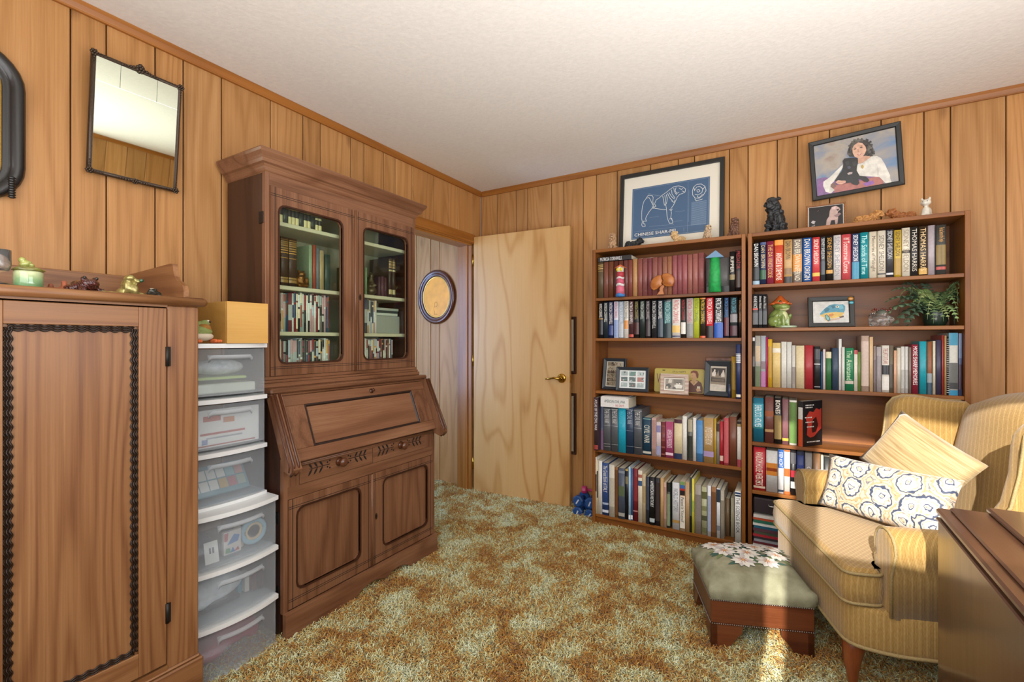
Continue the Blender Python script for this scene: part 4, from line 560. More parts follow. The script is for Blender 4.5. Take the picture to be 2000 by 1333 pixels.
# ================================================================== bookcases
def bookcase(x0,x1,label,shelves,yf=-.27,yb=-.022,top=1.815):
    t=thing('bookcase',label,'bookcase',((x0+x1)/2,(yf+yb)/2,0)); th=.02
    for a,b in ((x0,x0+th),(x1-th,x1)): MB().box((a,yf,.0),(b,yb,top),wcase('Z'),.0015).obj('side_panel',t)
    MB().box((x0+th,yf,top-.02),(x1-th,yb,top),wcase('X'),.0015).obj('top_board',t)
    MB().box((x0+th,yb-.004,.02),(x1-th,yb,top-.02),wcase('X')).obj('back_panel',t)
    for z in shelves: MB().box((x0+th,yf+.005,z-.018),(x1-th,yb-.004,z),wcase('X'),.0015).obj('shelf',t)
    MB().box((x0+th,yf+.02,0),(x1-th,yf+.035,shelves[-1]-.018),wcase('X')).obj('kick_plate',t)
    return t
bookcase(1.077,1.978,'tall brown wooden bookcase beside the open door',[1.498,1.236,.894,.51,.088])
bookcase(1.99,2.896,'tall brown wooden bookcase behind the gold armchair',[1.53,1.29,.965,.659,.392,.088])

# ================================================================== drop-front secretary with glazed top
SY0,SY1=-2.03,-1.113
sec=thing('secretary_desk','dark carved walnut secretary desk with glass doors against the paneled wall','desk',(.23,-1.57,0))
WZ,WY,WX=wwal('Z'),wwal('Y'),wwal('X')
XZ=Matrix(((1,0,0,0),(0,0,1,0),(0,1,0,0),(0,0,0,1)))          # (u,v,w)->(x,w,z)
LF=PL((0,0,0),Y3,Z3)                                          # u=Y v=Z w=X : faces on the left-wall side
DSK=wood('side_walnut',['1f110b','331d13','43281b','553625'],'Z',7,.7,6,.3,.5,.42,.08,0,.05)  # darker walnut for the side panels of both cases
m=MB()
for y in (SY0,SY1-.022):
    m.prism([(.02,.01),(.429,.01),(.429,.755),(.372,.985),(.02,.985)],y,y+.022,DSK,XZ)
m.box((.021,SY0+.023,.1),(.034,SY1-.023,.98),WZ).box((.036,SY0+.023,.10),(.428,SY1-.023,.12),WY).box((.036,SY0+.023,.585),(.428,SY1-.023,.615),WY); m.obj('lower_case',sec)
m=MB(); m.box((.43,SY0-.001,.115),(.4535,-2.013,.74),WZ,.001).box((.43,-1.129,.115),(.4535,SY1+.001,.74),WZ,.001)
m.box((.43,-2.0125,.5745),(.453,-1.1295,.624),WY,.0008).box((.43,-2.0125,.7315),(.453,-1.1295,.74),WY,.0008).box((.43,-2.0125,.6245),(.4528,-1.963,.731),WZ).box((.43,-1.201,.6245),(.4528,-1.1295,.731),WZ).box((.43,-1.5725,.6245),(.4528,-1.5695,.731),WZ); m.obj('front_frame',sec)
# scalloped plinth
sk=[(SY0-.004,.008),(SY0-.004,.122),(SY1+.004,.122),(SY1+.004,.008)]
def scal(a,b,z,n=6): return [(a+(b-a)*k/n,z+.022*sin(PI*k/n)) for k in range(1,n)]
q=[(SY1-.06,.01),(SY1-.085,.03),(SY1-.12,.036),(SY1-.14,.022)]+[(SY1-.2-k*.0,.02) for k in (0,)]+[(-1.36,.05),(-1.40,.062),(-1.45,.06),(-1.475,.045),(-1.50,.04),(-1.55,.06),(-1.6,.062),(-1.65,.05),(-1.68,.034),(-1.80,.02),(-1.9,.022),(-1.93,.036),(-1.965,.03),(-1.985,.01)]
MB().prism(sk+q,.452,.472,WY,LF).obj('plinth',sec)
# ledge and slanted lid
MB().box((.02,SY0-.012,1.0),(.388,SY1+.012,1.022),WY,.006).box((.02,SY0-.006,.988),(.378,SY1+.006,1.0),WY,.003).obj('ledge',sec)
sd=Vector((.108,0,-.265)).normalized()
SL=PL((.374,0,.99),(0,1,0),-sd)                                 # u=Y, v up the slope, w out
m=MB(SL); m.box((SY0+.022,-.285,-.02),(SY1-.022,-.0,-.004),WY)
m.box((SY0+.024,-.05,-.004),(SY1-.024,-.004,.006),WY,.002).box((SY0+.024,-.285,-.004),(SY1-.024,-.235,.006),WY,.002)
m.box((SY0+.024,-.235,-.004),(SY0+.13,-.05,.006),WZ,.002).box((SY1-.13,-.235,-.004),(SY1-.024,-.05,.006),WZ,.002); lid=m.obj('drop_lid',sec)
m=MB(SL); m.box((SY0+.132,-.233,-.004),(SY1-.132,-.052,.0),WY); m.frame(SY0+.13,SY1-.13,-.235,-.05,[(0,.006),(.006,.0062),(.012,-.001)],mat('24110a',.5)); m.obj('lid_panel',lid)
m=MB(SL); m.lathe([(0,.006),(.012,.006),(.012,.009),(.006,.011),(.005,.02),(.008,.026),(0,.028)],12,mat('4a2a18',.35),c=(-1.52,-.027)); m.obj('lid_knob',lid)
for s,y in ((-1,SY0),(1,SY1)):
    m=MB(SL); a,b=(y-.012,y+.024) if s<0 else (y-.024,y+.012)
    sidep=[(-.305,-.02)]+[(-.305-.028*sin(t*PI/6),-.005+.028-.028*cos(t*PI/6)) for t in range(1,6)]+[(-.30,.046),(-.0,.03),(0,-.02)]
    M2=SL@Matrix(((0,0,1,0),(1,0,0,0),(0,1,0,0),(0,0,0,1)))
    m.prism(sidep,a,b,WZ,M2)
    for uu in ((a+.004,b-.012) if s<0 else (a+.012,b-.004)): m.tube([(uu,-.0,.032),(uu,-.30,.048),(uu,-.325,.036),(uu,-.333,.012)],.0055,8,mat('4e2a18',.32))
    m.tube([(a if s<0 else b,-.0,.012),(a if s<0 else b,-.30,.026),(a if s<0 else b,-.318,.012)],.004,6,mat('4e2a18',.32))
    m.obj('side_bracket',sec)
m=MB()
for k in range(5): m.tube([(.462+.004*(k%2),SY0+.024,.706+k*.0075),(.462+.004*(k%2),SY1-.024,.706+k*.0075)],.0042,8,WY)
m.box((.44,SY0+.02,.70),(.46,SY1-.02,.742),WY); m.obj('reeded_moulding',sec)
def leaf2(cx,cz,L,a,wd): 
    P=[]
    for k in range(5): t=k/4; P.append((t*L,wd*sin(PI*t)**.8))
    for k in range(3,0,-1): t=k/4; P.append((t*L,-wd*sin(PI*t)**.8))
    return [(cx+p[0]*cos(a)-p[1]*sin(a),cz+p[0]*sin(a)+p[1]*cos(a)) for p in P]
for a,b in ((-1.962,-1.573),(-1.569,-1.202)):
    m=MB(LF); m.box((a,.625,.45),(b,.731,.459),WY,.002); dr=m.obj('drawer',sec); c=(a+b)/2; zc=.678
    for s in (-1,1):
        m=MB(LF); m.box((c+s*.05,zc-.0015,.459),(c+s*.15,zc+.0015,.4597),DARK)
        for k in range(3):
            x=c+s*(.085+k*.026); aa=math.radians(55)
            for q in (1,-1): m.prism(leaf2(x,zc,.034,(aa if s>0 else PI-aa)*q,.0045),.459,.4598,DARK)
        for q in ((.05,.016),(.05,-.016),(.062,.01),(.062,-.01)): m.prism(circ(c+s*q[0],zc+q[1],.004,8),.459,.4597,DARK)
        m.obj('carved_sprig',dr)
    m=MB(LF); m.lathe([(0,.459),(.02,.459),(.012,.463),(.0085,.472),(.012,.48),(.0195,.487),(.02,.492),(.016,.498),(0,.501)],16,mat('5a3420',.3,coat=.3),c=(c,zc)); m.obj('knob',dr)
m=MB(LF)
for (a,b) in ((-2.0,-1.96),): pass
def panel_door(a,b,z0,z1,o,w0,th,stile,glassy,name):
    m=MB(LF); hole=rrect(a+stile[0],b-stile[1],z0+stile[2],z1-stile[3],.03,3); m.plate(a,b,z0,z1,w0,w0+th,hole,WZ); d=m.obj(name,sec)
    h2=rrect(a+stile[0]-.007,b-stile[1]+.007,z0+stile[2]-.007,z1-stile[3]+.007,.034,3)
    m=MB(LF); m.rings([[(p[0],p[1],w0+th) for p in h2],[(p[0],p[1],w0+th+.004) for p in h2],[(p[0],p[1],w0+th+.003) for p in hole],[(p[0],p[1],w0+th-.008) for p in hole]],mat('3a1d10',.35),False,False,False); m.obj('moulding',d)
    if glassy:
        m=MB(LF); m.box((a+stile[0]-.006,z0+stile[2]-.006,w0+.004),(b-stile[1]+.006,z1-stile[3]+.006,w0+.007),glass('f4f8f2')); m.obj('glass_pane',d)
    else:
        m=MB(LF); m.box((a+stile[0]-.006,z0+stile[2]-.006,w0),(b-stile[1]+.006,z1-stile[3]+.006,w0+.006),WZ); m.obj('door_panel',d)
    m=MB(LF); e=w0+th
    for u in (a+.018,b-.018): m.box((u-.0013,z0,e-.001),(u+.0013,z1,e+.0006),DARK)
    for z in (z0+.03,z0+.038,z1-.03,z1-.038): m.box((a,z-.001,e-.001),(b,z+.001,e+.0006),DARK)
    m.obj('incised_lines',d); return d
def keyhole(d,u,z,w):
    m=MB(LF); m.prism(circ(u,z,.007,10,.016),w,w+.0015,mat('4a3a2a',.4,.7)); m.prism(circ(u,z+.003,.0028,8),w+.0015,w+.002,DARK); m.box((u-.0012,z-.007,w+.0015),(u+.0012,z+.003,w+.002),DARK); m.obj('keyhole_plate',d)
d=panel_door(-2.011,-1.578,.128,.573,0,.436,.02,(.04,.072,.07,.045),False,'cupboard_door')
d2=panel_door(-1.575,-1.131,.128,.573,0,.436,.02,(.075,.05,.07,.045),False,'cupboard_door'); keyhole(d2,-1.548,.36,.456)
m=MB(LF); m.tube([(-1.5765,.128,.458),(-1.5765,.573,.458)],.006,8,WZ); m.obj('meeting_bead',d2)
for z in (.2,.5): MB().box((.40,SY0-.004,z-.025),(.425,SY0+.0,z+.025),IRON,.001).obj('hinge',sec)
# upper case
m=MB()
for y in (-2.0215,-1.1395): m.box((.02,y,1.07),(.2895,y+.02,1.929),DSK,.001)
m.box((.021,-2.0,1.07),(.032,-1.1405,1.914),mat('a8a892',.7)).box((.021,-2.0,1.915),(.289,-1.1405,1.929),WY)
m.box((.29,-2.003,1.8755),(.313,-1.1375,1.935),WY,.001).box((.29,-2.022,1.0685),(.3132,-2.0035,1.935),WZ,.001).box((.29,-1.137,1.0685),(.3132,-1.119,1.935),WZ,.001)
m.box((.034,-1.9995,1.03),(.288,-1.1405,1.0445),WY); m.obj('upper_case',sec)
m=MB(); 
for z0,z1,e in ((1.022,1.04,.018),(1.0403,1.052,.012),(1.0523,1.0683,.006)): m.box((.292,-2.022-e,z0),(.3135+e,-1.119+e,z1),WY,.003).box((.02,-2.022-e,z0),(.2915,-2.0,z1),WX,.002).box((.02,-1.141,z0),(.2915,-1.119+e,z1),WX,.002)
m.obj('base_moulding',sec)
cp=[(0,1.93),(.004,1.934),(.008,1.942),(.010,1.95),(.016,1.958),(.026,1.963),(.028,1.968),(.030,1.975),(.036,1.985),(.046,1.998),(.049,2.008),(.046,2.014),(0,2.014)]
m=MB(); rs=[]
for px,py,sx,sy in ((.02,-2.022,0,-1),(.313,-2.022,1,-1),(.313,-1.119,1,1),(.02,-1.119,0,1)): rs.append([(px+sx*o,py+sy*o,z) for o,z in cp])
m.rings(rs,WY,True,True,False,True); m.obj('cornice',sec)
CREAM=mat('c9c3a8',.6,name='cream_shelf')
for z in (1.745,1.465,1.26):
    MB().box((.034,-1.998,z-.018),(.272,-1.142,z),CREAM,.002).obj('shelf',sec)
d=panel_door(-2.002,-1.563,1.07,1.874,0,.30,.02,(.038,.078,.055,.075),True,'glazed_door')
m=MB(LF); m.tube([(-1.5605,1.07,.322),(-1.5605,1.874,.322)],.006,8,WZ); m.obj('meeting_bead',d)
d=panel_door(-1.558,-1.14,1.07,1.874,0,.30,.02,(.054,.052,.055,.075),True,'glazed_door'); keyhole(d,-1.53,1.44,.32)
for z in (1.2,1.74): MB().box((.27,-2.026,z-.025),(.3,-2.022,z+.025),IRON,.001).obj('hinge',sec)

# ================================================================== tall cupboard at the left edge
cb=thing('tall_cupboard','tall walnut cupboard with rope moulded door panel at the left edge','cupboard',(.29,-2.69,0))
CZ,CY,CX=wcup('Z'),wcup('Y'),wcup('X'); ya,yb=-3.0,-2.385
m=MB(); m.box((.03,ya,.2),(.525,ya+.02,1.33),CZ).box((.03,yb-.02,.2),(.525,yb,1.33),CZ).box((.03,ya,.2),(.045,yb,1.33),CZ)
m.box((.525,-2.473,.2),(.545,yb,1.33),CZ,.004).box((.525,ya,.2),(.545,-2.898,1.33),CZ,.004).box((.525,-2.898,1.324),(.545,-2.473,1.33),CY).box((.525,-2.898,.2),(.545,-2.473,.215),CY); m.obj('case',cb)
MB().box((.03,ya-.01,0),(.552,yb+.012,.19),CY,.004).box((.03,ya-.006,.19),(.548,yb+.006,.203),CY,.006).obj('plinth',cb)
m=MB(); m.box((.03,ya-.02,1.33),(.556,yb+.008,1.358),CY,.004); m.tube([(.556,ya-.02,1.344),(.556,yb+.008,1.344)],.0138,10,CY); m.tube([(.556,yb+.008,1.344),(.03,yb+.008,1.344)],.0138,10,CX); m.obj('top',cb)
MB().box((.03,ya,1.358),(.045,yb-.004,1.465),CY,.002).obj('gallery_back',cb)
gp=[(.045,1.358),(.49,1.358),(.49,1.385),(.482,1.402),(.462,1.412),(.445,1.42),(.428,1.436),(.42,1.455),(.414,1.478),(.40,1.481),(.045,1.466)]
MB().prism(gp,yb-.02,yb-.004,CX,XZ).obj('gallery_end',cb)
dz0,dz1=.222,1.32; m=MB(LF); hole=[(-2.824,.292),(-2.547,.292),(-2.547,1.262),(-2.824,1.262)]
m.box((-2.897,dz0,.527),(-2.824,dz1,.546),CZ,.0015).box((-2.547,dz0,.527),(-2.476,dz1,.546),CZ,.0015); m.box((-2.824,1.262,.527),(-2.547,dz1,.5455),CY,.0015).box((-2.824,dz0,.527),(-2.547,.292,.5455),CY,.0015); dd=m.obj('door',cb)
MB(LF).box((-2.828,.288,.529),(-2.543,1.266,.535),CZ).obj('door_panel',dd)
m=MB(LF); rp=mat('23150c',.45)
def rope(p,q):
    p,q=Vector(p),Vector(q); n=int((q-p).length/.0035); ax=(q-p).normalized(); sd_=Vector((-ax.y,ax.x,0))
    for ph in (-.006,.0,.006):
        m.tube([p+(q-p)*(k/n)+sd_*(ph+.0022*sin(k*.9))+Vector((0,0,.0035+.0015*cos(k*.9))) for k in range(n+1)],.0024,4,rp)
for p,q in (((-2.815,.3,.535),(-2.815,1.254,.535)),((-2.556,.3,.535),(-2.556,1.254,.535)),((-2.815,1.253,.535),(-2.556,1.253,.535)),((-2.815,.301,.535),(-2.556,.301,.535))): rope(p,q)
m.obj('rope_moulding',dd)
for z in (1.171,.377):
    m=MB(LF); m.tube([(-2.4745,z-.03,.547),(-2.4745,z+.03,.547)],.0055,8,IRON); m.box((-2.4765,z-.03,.545),(-2.465,z+.03,.547),IRON); m.obj('hinge',dd)

# ================================================================== mirror, dark oval-cornered frame, hallway oval
mt=math.radians(6.3); MM=PL((.018,-2.37,1.832),Y3,(sin(mt),0,cos(mt)))
mr=thing('wall_mirror','tilted rectangular mirror in ornate dark metal frame on the left paneled wall','mirror',(.018,-2.37,1.832))
GUN=mat('4a3c30',.38,.55,name='dark_gilt',noise=.3,nscale=200)
hw,hh=.143,.425
m=MB(MM); m.box((-hw+.006,.006,0),(hw-.006,hh-.006,.008),mat('2a2019',.7)); m.frame(-hw,hw,0,hh,[(0,.0),(0,.008),(.003,.014),(.007,.0155),(.010,.012),(.012,.014),(.014,.009)],GUN,sm=True); m.obj('frame',mr)
mm=D.materials.new('silvered_glass'); mm.use_nodes=True; b=mm.node_tree.nodes['Principled BSDF']; b.inputs['Metallic'].default_value=1; b.inputs['Roughness'].default_value=.015; b.inputs['Base Color'].default_value=lin('e2ead8')
m=MB(MM); m.box((-hw+.012,.012,.008),(hw-.012,hh-.012,.0095),mm); gl=m.obj('mirror_glass',mr)
m=MB(MM); et=mat('eef4f4',.15,.2); bz_=hh-.012-.085
m.box((-hw+.012,bz_-.0012,.0095),(hw-.012,bz_+.0012,.0101),et)
et2=mat('6c7468',.4)
for u in (-.058,.058): m.box((u-.0007,bz_,.0095),(u+.0007,hh-.012,.01),et2)
m.obj('cut_lines',gl)
random.seed(5)
m=MB(MM)
def orn(u,v,r,n):
    for k in range(n): a=2*PI*k/n; m.ball((u+r*.6*cos(a),v+r*.6*sin(a),.014),(r*.42,r*.42,.005),GUN,1)
    m.ball((u,v,.017),(r*.4,r*.4,.006),GUN,1)
for u in (-hw+.006,hw-.006):
    for v in (.006,hh-.006):
        m=MB(MM); orn(u,v,.013,6)
        for s in (1,2,3):
            m.ball((u-math.copysign(.01*s+.006,u),v,.015),(.005,.004-.0006*s,.004),GUN,1); m.ball((u,v+(.01*s+.006)*(1 if v<.1 else -1),.015),(.004-.0006*s,.005,.004),GUN,1)
        m.obj('cast_ornament',mr)
for v,r in ((hh,.017),(.004,.012)):
    m=MB(MM); orn(0,v,r,7)
    for s in range(1,6):
        for q in (-1,1): m.ball((q*(.012+s*.0085),v-(.002*s if v>.1 else 0),.015),(.006,.0075-s*.001,.004),GUN,1)
    if v>.1: m.ball((0,hh+.012,.014),(.009,.008,.005),GUN,1)
    m.obj('cast_ornament',mr)
# big dark frame, mostly out of view
FM=PL((.002,-2.89,1.66),Y3,Z3)
fr=thing('picture_frame','black moulded frame with rounded corners cut off at the left edge','picture frame',(.002,-2.89,1.66))
m=MB(FM); BLK=mat('1b1a19',.32,coat=.25)
def rr2(d): return rrect(-.225+d,.225-d,d,.515-d,max(.13-d,.02),7)
prof=[(0,.0),(0,.014),(.006,.022),(.016,.027),(.028,.025),(.036,.017),(.044,.012),(.05,.016),(.055,.012)]
m.rings([[(p[0],p[1],w_) for p in rr2(d)] for d,w_ in prof],BLK,False,False,True); m.obj('frame',fr)
m=MB(FM); m.rings([[(p[0],p[1],w_) for p in rr2(d)] for d,w_ in ((.055,.012),(.06,.014),(.066,.009),(.074,.010),(.08,.006))],mat('9c7c3a',.35,.8,noise=.3,nscale=250),False,False,True); m.obj('gilt_liner',fr)
m=MB(FM); m.poly(rr2(.078),.006,mat('b8a06a',.7,noise=.2,nscale=12)); m.obj('picture',fr)
for s in (-1,1):
    m=MB(FM)
    for k in range(9): m.ball((s*(.19-.0),.09-.013*k*.6,.026),(.011,.006,.004),BLK,1)
    m.obj('cast_leaf',fr)
OV=PL((-.409,-.072,1.594),X3,Z3); ov=thing('oval_picture','oval walnut frame with golden picture on the hallway wall','picture',(-.409,-.072,1.594))
m=MB(OV); rw,rh=.205,.232
pf=[(0,0),(0,.012),(.008,.022),(.02,.026),(.034,.02),(.04,.014),(.046,.018),(.052,.014),(.056,.009)]
m.rings([[((rw-d)*cos(2*PI*k/48),(rh-d)*sin(2*PI*k/48),w_) for k in range(48)] for d,w_ in pf],wood('frame_wood',['2e140a','4e2412','6a3820'],'Z',10,2,3,.3,.4,.25,.4,0,0),False,False,True); m.obj('frame',ov)
m=MB(OV); m.rings([[((rw-d)*cos(2*PI*k/48),(rh-d)*sin(2*PI*k/48),w_) for k in range(48)] for d,w_ in ((.056,.009),(.06,.012),(.066,.007))],mat('c99b4a',.3,.6),False,False,True); m.obj('gilt_rim',ov)
m=MB(OV); m.poly([((rw-.062)*cos(2*PI*k/48),(rh-.062)*sin(2*PI*k/48)) for k in range(48)],.007,mat('f2a028',.5,noise=.18,nscale=14)); pic=m.obj('picture',ov)
m=MB(OV); ln=mat('7a4a18',.6); m.tube([(-.005+.016*cos(t*.5),-.062+.02*sin(t*.5),.0072) for t in range(-4,9)],.0011,4,ln); m.tube([(-.02,-.078,.0072),(-.028,-.095,.0072),(-.027,-.115,.0072),(-.021,-.12,.0072),(-.022,-.152,.0072),(-.004,-.152,.0072)],.0011,4,ln); m.tube([(-.003,-.138,.0072),(-.001,-.152,.0072),(.012,-.152,.0072)],.0011,4,ln); m.obj('line_figure',pic)

# ================================================================== armchair (local frame: u across the front, v towards the back)
def fabric():
    m=D.materials.new('gold_chenille'); m.use_nodes=True; n=m.node_tree.nodes; L=m.node_tree.links; b=n['Principled BSDF']; b.inputs['Roughness'].default_value=.8; b.inputs['Sheen Weight'].default_value=.25; b.inputs['Specular IOR Level'].default_value=.25
    tc=n.new('ShaderNodeTexCoord'); sp=n.new('ShaderNodeSeparateXYZ'); L.new(tc.outputs['Object'],sp.inputs[0])
    g=math_node(n,L,'ADD',sp.outputs['X'],sp.outputs['Y'])
    s1=math_node(n,L,'SINE',math_node(n,L,'MULTIPLY',g,2*PI/.021)); s2=math_node(n,L,'SINE',math_node(n,L,'MULTIPLY',g,2*PI/.0043))
    s3=math_node(n,L,'SINE',math_node(n,L,'MULTIPLY',math_node(n,L,'ADD',sp.outputs['Z'],math_node(n,L,'MULTIPLY',sp.outputs['Y'],.35)),2*PI/.0042))
    mp=n.new('ShaderNodeMapping'); mp.inputs['Scale'].default_value=(90,90,30); L.new(tc.outputs['Object'],mp.inputs[0]); nz=n.new('ShaderNodeTexNoise'); nz.inputs['Scale'].default_value=3; nz.inputs['Detail'].default_value=3; L.new(mp.outputs[0],nz.inputs[0])
    f=math_node(n,L,'MULTIPLY_ADD',math_node(n,L,'POWER',math_node(n,L,'MULTIPLY_ADD',s1,.5,.5),5),.16,.24); f=math_node(n,L,'MULTIPLY_ADD',s2,.10,f); f=math_node(n,L,'MULTIPLY_ADD',s3,.06,f); f=math_node(n,L,'MULTIPLY_ADD',nz.outputs[0],.34,f)
    cr=n.new('ShaderNodeValToRGB'); e=cr.color_ramp.elements; e[0].position=.1; e[0].color=lin('745829'); e[1].position=.85; e[1].color=lin('c6a86e'); q=e.new(.42); q.color=lin('9c7a40'); L.new(f,cr.inputs[0]); L.new(cr.outputs[0],b.inputs['Base Color'])
    bp=n.new('ShaderNodeBump'); bp.inputs['Strength'].default_value=.35; bp.inputs['Distance'].default_value=.0025; L.new(f,bp.inputs['Height']); L.new(bp.outputs[0],b.inputs['Normal']); return m
FAB=fabric(); PIP=mat('a08a5c',.8,noise=.3,nscale=300,bump=.4)
ch=thing('armchair','gold chenille wing armchair with rolled arms in the corner by the bookcase','armchair',(2.117,-.572,0),math.atan2(-.946,.324))
W_=.722
def loft(outl,levels,mtl,dome=0):                               # outline loop, levels=[(z,inset)], closed by a cap
    n=len(outl); nor=[]
    for k in range(n):
        a=Vector((*outl[k-1],0)); c=Vector((*outl[(k+1)%n],0)); t=(c-a).normalized(); nor.append(Vector((-t.y,t.x,0)))
    m=MB(); m.rings([[(outl[k][0]+nor[k].x*d,outl[k][1]+nor[k].y*d,z) for k in range(n)] for z,d in levels],mtl,True,False,True)
    top=[m.bm.verts[-1]] if False else None; m.bm.verts.ensure_lookup_table(); vs=list(m.bm.verts)[-n:]; f=m.bm.faces.new(vs); f.smooth=False; r=bmesh.ops.triangulate(m.bm,faces=[f],ngon_method='EAR_CLIP')
    for q in r['faces']: q.smooth=False
    return m
def resamp(P,step=.03,r=.03):
    out=[]; n=len(P)
    for k in range(n):
        a,b,c=Vector((*P[k-1],0)),Vector((*P[k],0)),Vector((*P[(k+1)%n],0)); d1=(a-b).normalized(); d2=(c-b).normalized(); rr=min(r,(a-b).length*.45,(c-b).length*.45)
        p,q=b+d1*rr,b+d2*rr
        for t in (0,.25,.5,.75,1): x=p*(1-t)**2+b*2*t*(1-t)+q*t*t; out.append((x.x,x.y))
    return out
# upholstered base
base=resamp([(.01,.012),(W_-.01,.012),(W_+.03,.13),(W_+.03,.76),(-.03,.76),(-.03,.13)],r=.05)
loft(base,[(.20,.012),(.205,.002),(.22,0),(.325,0),(.335,.006),(.338,.02)],FAB).obj('seat_base',ch,True)
m=MB(); m.tube([(p[0],p[1],.205) for p in base],.0065,6,PIP,True); m.obj('base_piping',ch,True)
cush=resamp([(0,0),(W_,0),(W_,.118),(W_-.075,.125),(W_-.075,.62),(.075,.62),(.075,.125),(0,.118)],r=.038)
loft(cush,[(.338,.02),(.342,.008),(.352,.0),(.39,-.006),(.43,0),(.44,.003),(.45,.008),(.4565,.014),(.459,.02)],FAB).obj('seat_cushion',ch,True)
m=MB()
for z in (.346,.445): m.tube([(p[0],p[1],z) for p in cush],.0055,6,PIP,True)
m.obj('cushion_piping',ch,True)
def arm(sgn):
    c0=(W_-.006 if sgn>0 else .006); X=lambda u:(c0+sgn*u)
    P=[]
    for a in range(-30,221,25): t=math.radians(a); P.append((X(-.0)+sgn*.062*cos(t),.545+.062*sin(t)))
    P+= [(X(-.06),.50),(X(-.052),.44),(X(-.05),.32)]; P=[(X(.034),.32),(X(.034),.46)]+P
    cx=sum(p[0] for p in P)/len(P); cz=.46
    def ring(v,s): return [(cx+(p[0]-cx)*s,v,cz+(p[1]-cz)*s) for p in P]
    m=MB(); m.rings([ring(.118,.5),ring(.116,.8),ring(.12,.95),ring(.135,1.0),ring(.25,1),ring(.4,1),ring(.55,1),ring(.72,.97)],FAB,True,True,True); m.obj('arm',ch,True)
    m=MB(); m.tube([(cx+(p[0]-cx)*.97,.121,cz+(p[1]-cz)*.97) for p in P],.005,6,PIP); m.obj('arm_piping',ch,True)
    # wing
    Wp=[(.33,.56),(.40,.61),(.455,.70),(.478,.80),(.483,.88),(.492,.925),(.515,.955),(.55,.968),(.60,.968),(.66,.957),(.72,.95),(.78,.95),(.83,.9),(.83,.56)]
    u0=X(-.045); wc=.035; cv=sum(p[0] for p in Wp)/len(Wp); cz2=.78
    def wr(u,s): return [(u,cv+(p[0]-cv)*s,cz2+(p[1]-cz2)*s) for p in Wp]
    m=MB(); m.rings([wr(u0,.80),wr(u0+sgn*.004,.93),wr(u0+sgn*.014,.985),wr(u0+sgn*.028,1.0),wr(u0+sgn*.05,1),wr(u0+sgn*.062,.985),wr(u0+sgn*.068,.95)],FAB,True,True,True); m.obj('wing',ch,True)
    m=MB(); m.tube([(u0+sgn*.06,p[0],p[1]) for p in Wp[:12]],.0055,6,PIP); m.obj('wing_piping',ch,True)
arm(1); arm(-1)
# inner back: bulging pad with a camel top
def topz(u): q=(u-W_/2)/(W_/2); return .945+.078*max(0,1-q*q)**.9
rs=[]; NU,NV=18,14
for j in range(NV+1):
    t=j/NV; row=[]
    for i in range(NU+1):
        q=-1+2*i/NU; u=W_/2+q*(W_/2-.035-.0*t); z=.40+(topz(u)-.40)*t
        bul=.085*(1-abs(q)**2.6)*(1-max(0,(t-.86)/.14)**2*.9)
        v=.645+.135*t-bul+(.07*((t-.9)/.1)**2 if t>.9 else 0)
        row.append((u,v,z))
    rs.append(row)
for k in range(1,4): rs.append([(p[0],p[1]+(.0+.09*k/3),p[2]-.012*(k/3)**2) for p in rs[NV]])
rs.append([(p[0],.845,.35) for p in rs[NV]])
MB().rings(rs,FAB,False,False,True,False).obj('inner_back',ch,True)
# cabriole legs
def cab(u,v,su,sv):
    P=[(0,0,.215,.036),(.004,.004,.17,.034),(.012,.012,.13,.027),(.012,.012,.09,.019),(.006,.006,.05,.014),(.006,.006,.025,.015),(.012,.012,.012,.021),(.012,.012,.0,.02)]
    m=MB(); m.rings([[(u+su*p[0]+p[3]*cos(2*PI*k/10),v+sv*p[1]+p[3]*sin(2*PI*k/10),p[2]) for k in range(10)] for p in P],wood('leg_wood',['5a2a14','7c3f1e','95552c'],'Z',10,2,3,.3,.4,.35,.3,0,0)); m.obj('leg',ch,True)
cab(.06,.055,-1,-1); cab(W_-.06,.055,1,-1); cab(.05,.72,-1,1); cab(W_-.05,.72,1,1)

# ================================================================== cushions on the chair
def pillow(name,label,TL,ea,eb,th,mtl,frm,fringe=None,n=14):
    o=Vector(TL); a=Vector(ea); b=Vector(eb); nrm=a.cross(b).normalized()
    if nrm.dot(frm)<0: nrm=-nrm
    M=Matrix((a.normalized(),b.normalized(),a.normalized().cross(b.normalized()))).transposed().to_4x4(); ctr=o+a*.5+b*.5; M.translation=ctr
    la,lb=a.length,b.length; m=MB(); i=m.mi(mtl); G=[]
    for side in (1,-1):
        g=[]
        for j in range(n+1):
            r=[]
            for k in range(n+1):
                s,t=-1+2*k/n,-1+2*j/n; pin=1-.10*(s*s)*(1-t*t)*0
                e=(1-abs(s)**2.3)*(1-abs(t)**2.3); h=side*th*.5*max(e,0)**.55
                x=s*la/2*(1-.07*(1-abs(t)**2)*0-.06*(1-abs(t)**2)*abs(s)); y=t*lb/2*(1-.06*(1-abs(s)**2)*abs(t))
                h+=.006*sin(5*s+3*t+side)*e
                r.append(m.V((x,y,h)))
            g.append(r)
        G.append(g)
    for side,g in enumerate(G):
        for j in range(n):
            for k in range(n):
                q=[g[j][k],g[j][k+1],g[j+1][k+1],g[j+1][k]]; m.F(q if side==0 else q[::-1],i,True)
    bmesh.ops.remove_doubles(m.bm,verts=m.bm.verts,dist=1e-5)
    me=D.meshes.new(name); bmesh.ops.recalc_face_normals(m.bm,faces=m.bm.faces); m.bm.to_mesh(me); me.materials.append(mtl)
    p=D.objects.new(name,me); COL.objects.link(p); p.matrix_world=WM['armchair']@M; WM[p.name]=WM['armchair']@M; m.bm.free(); return p
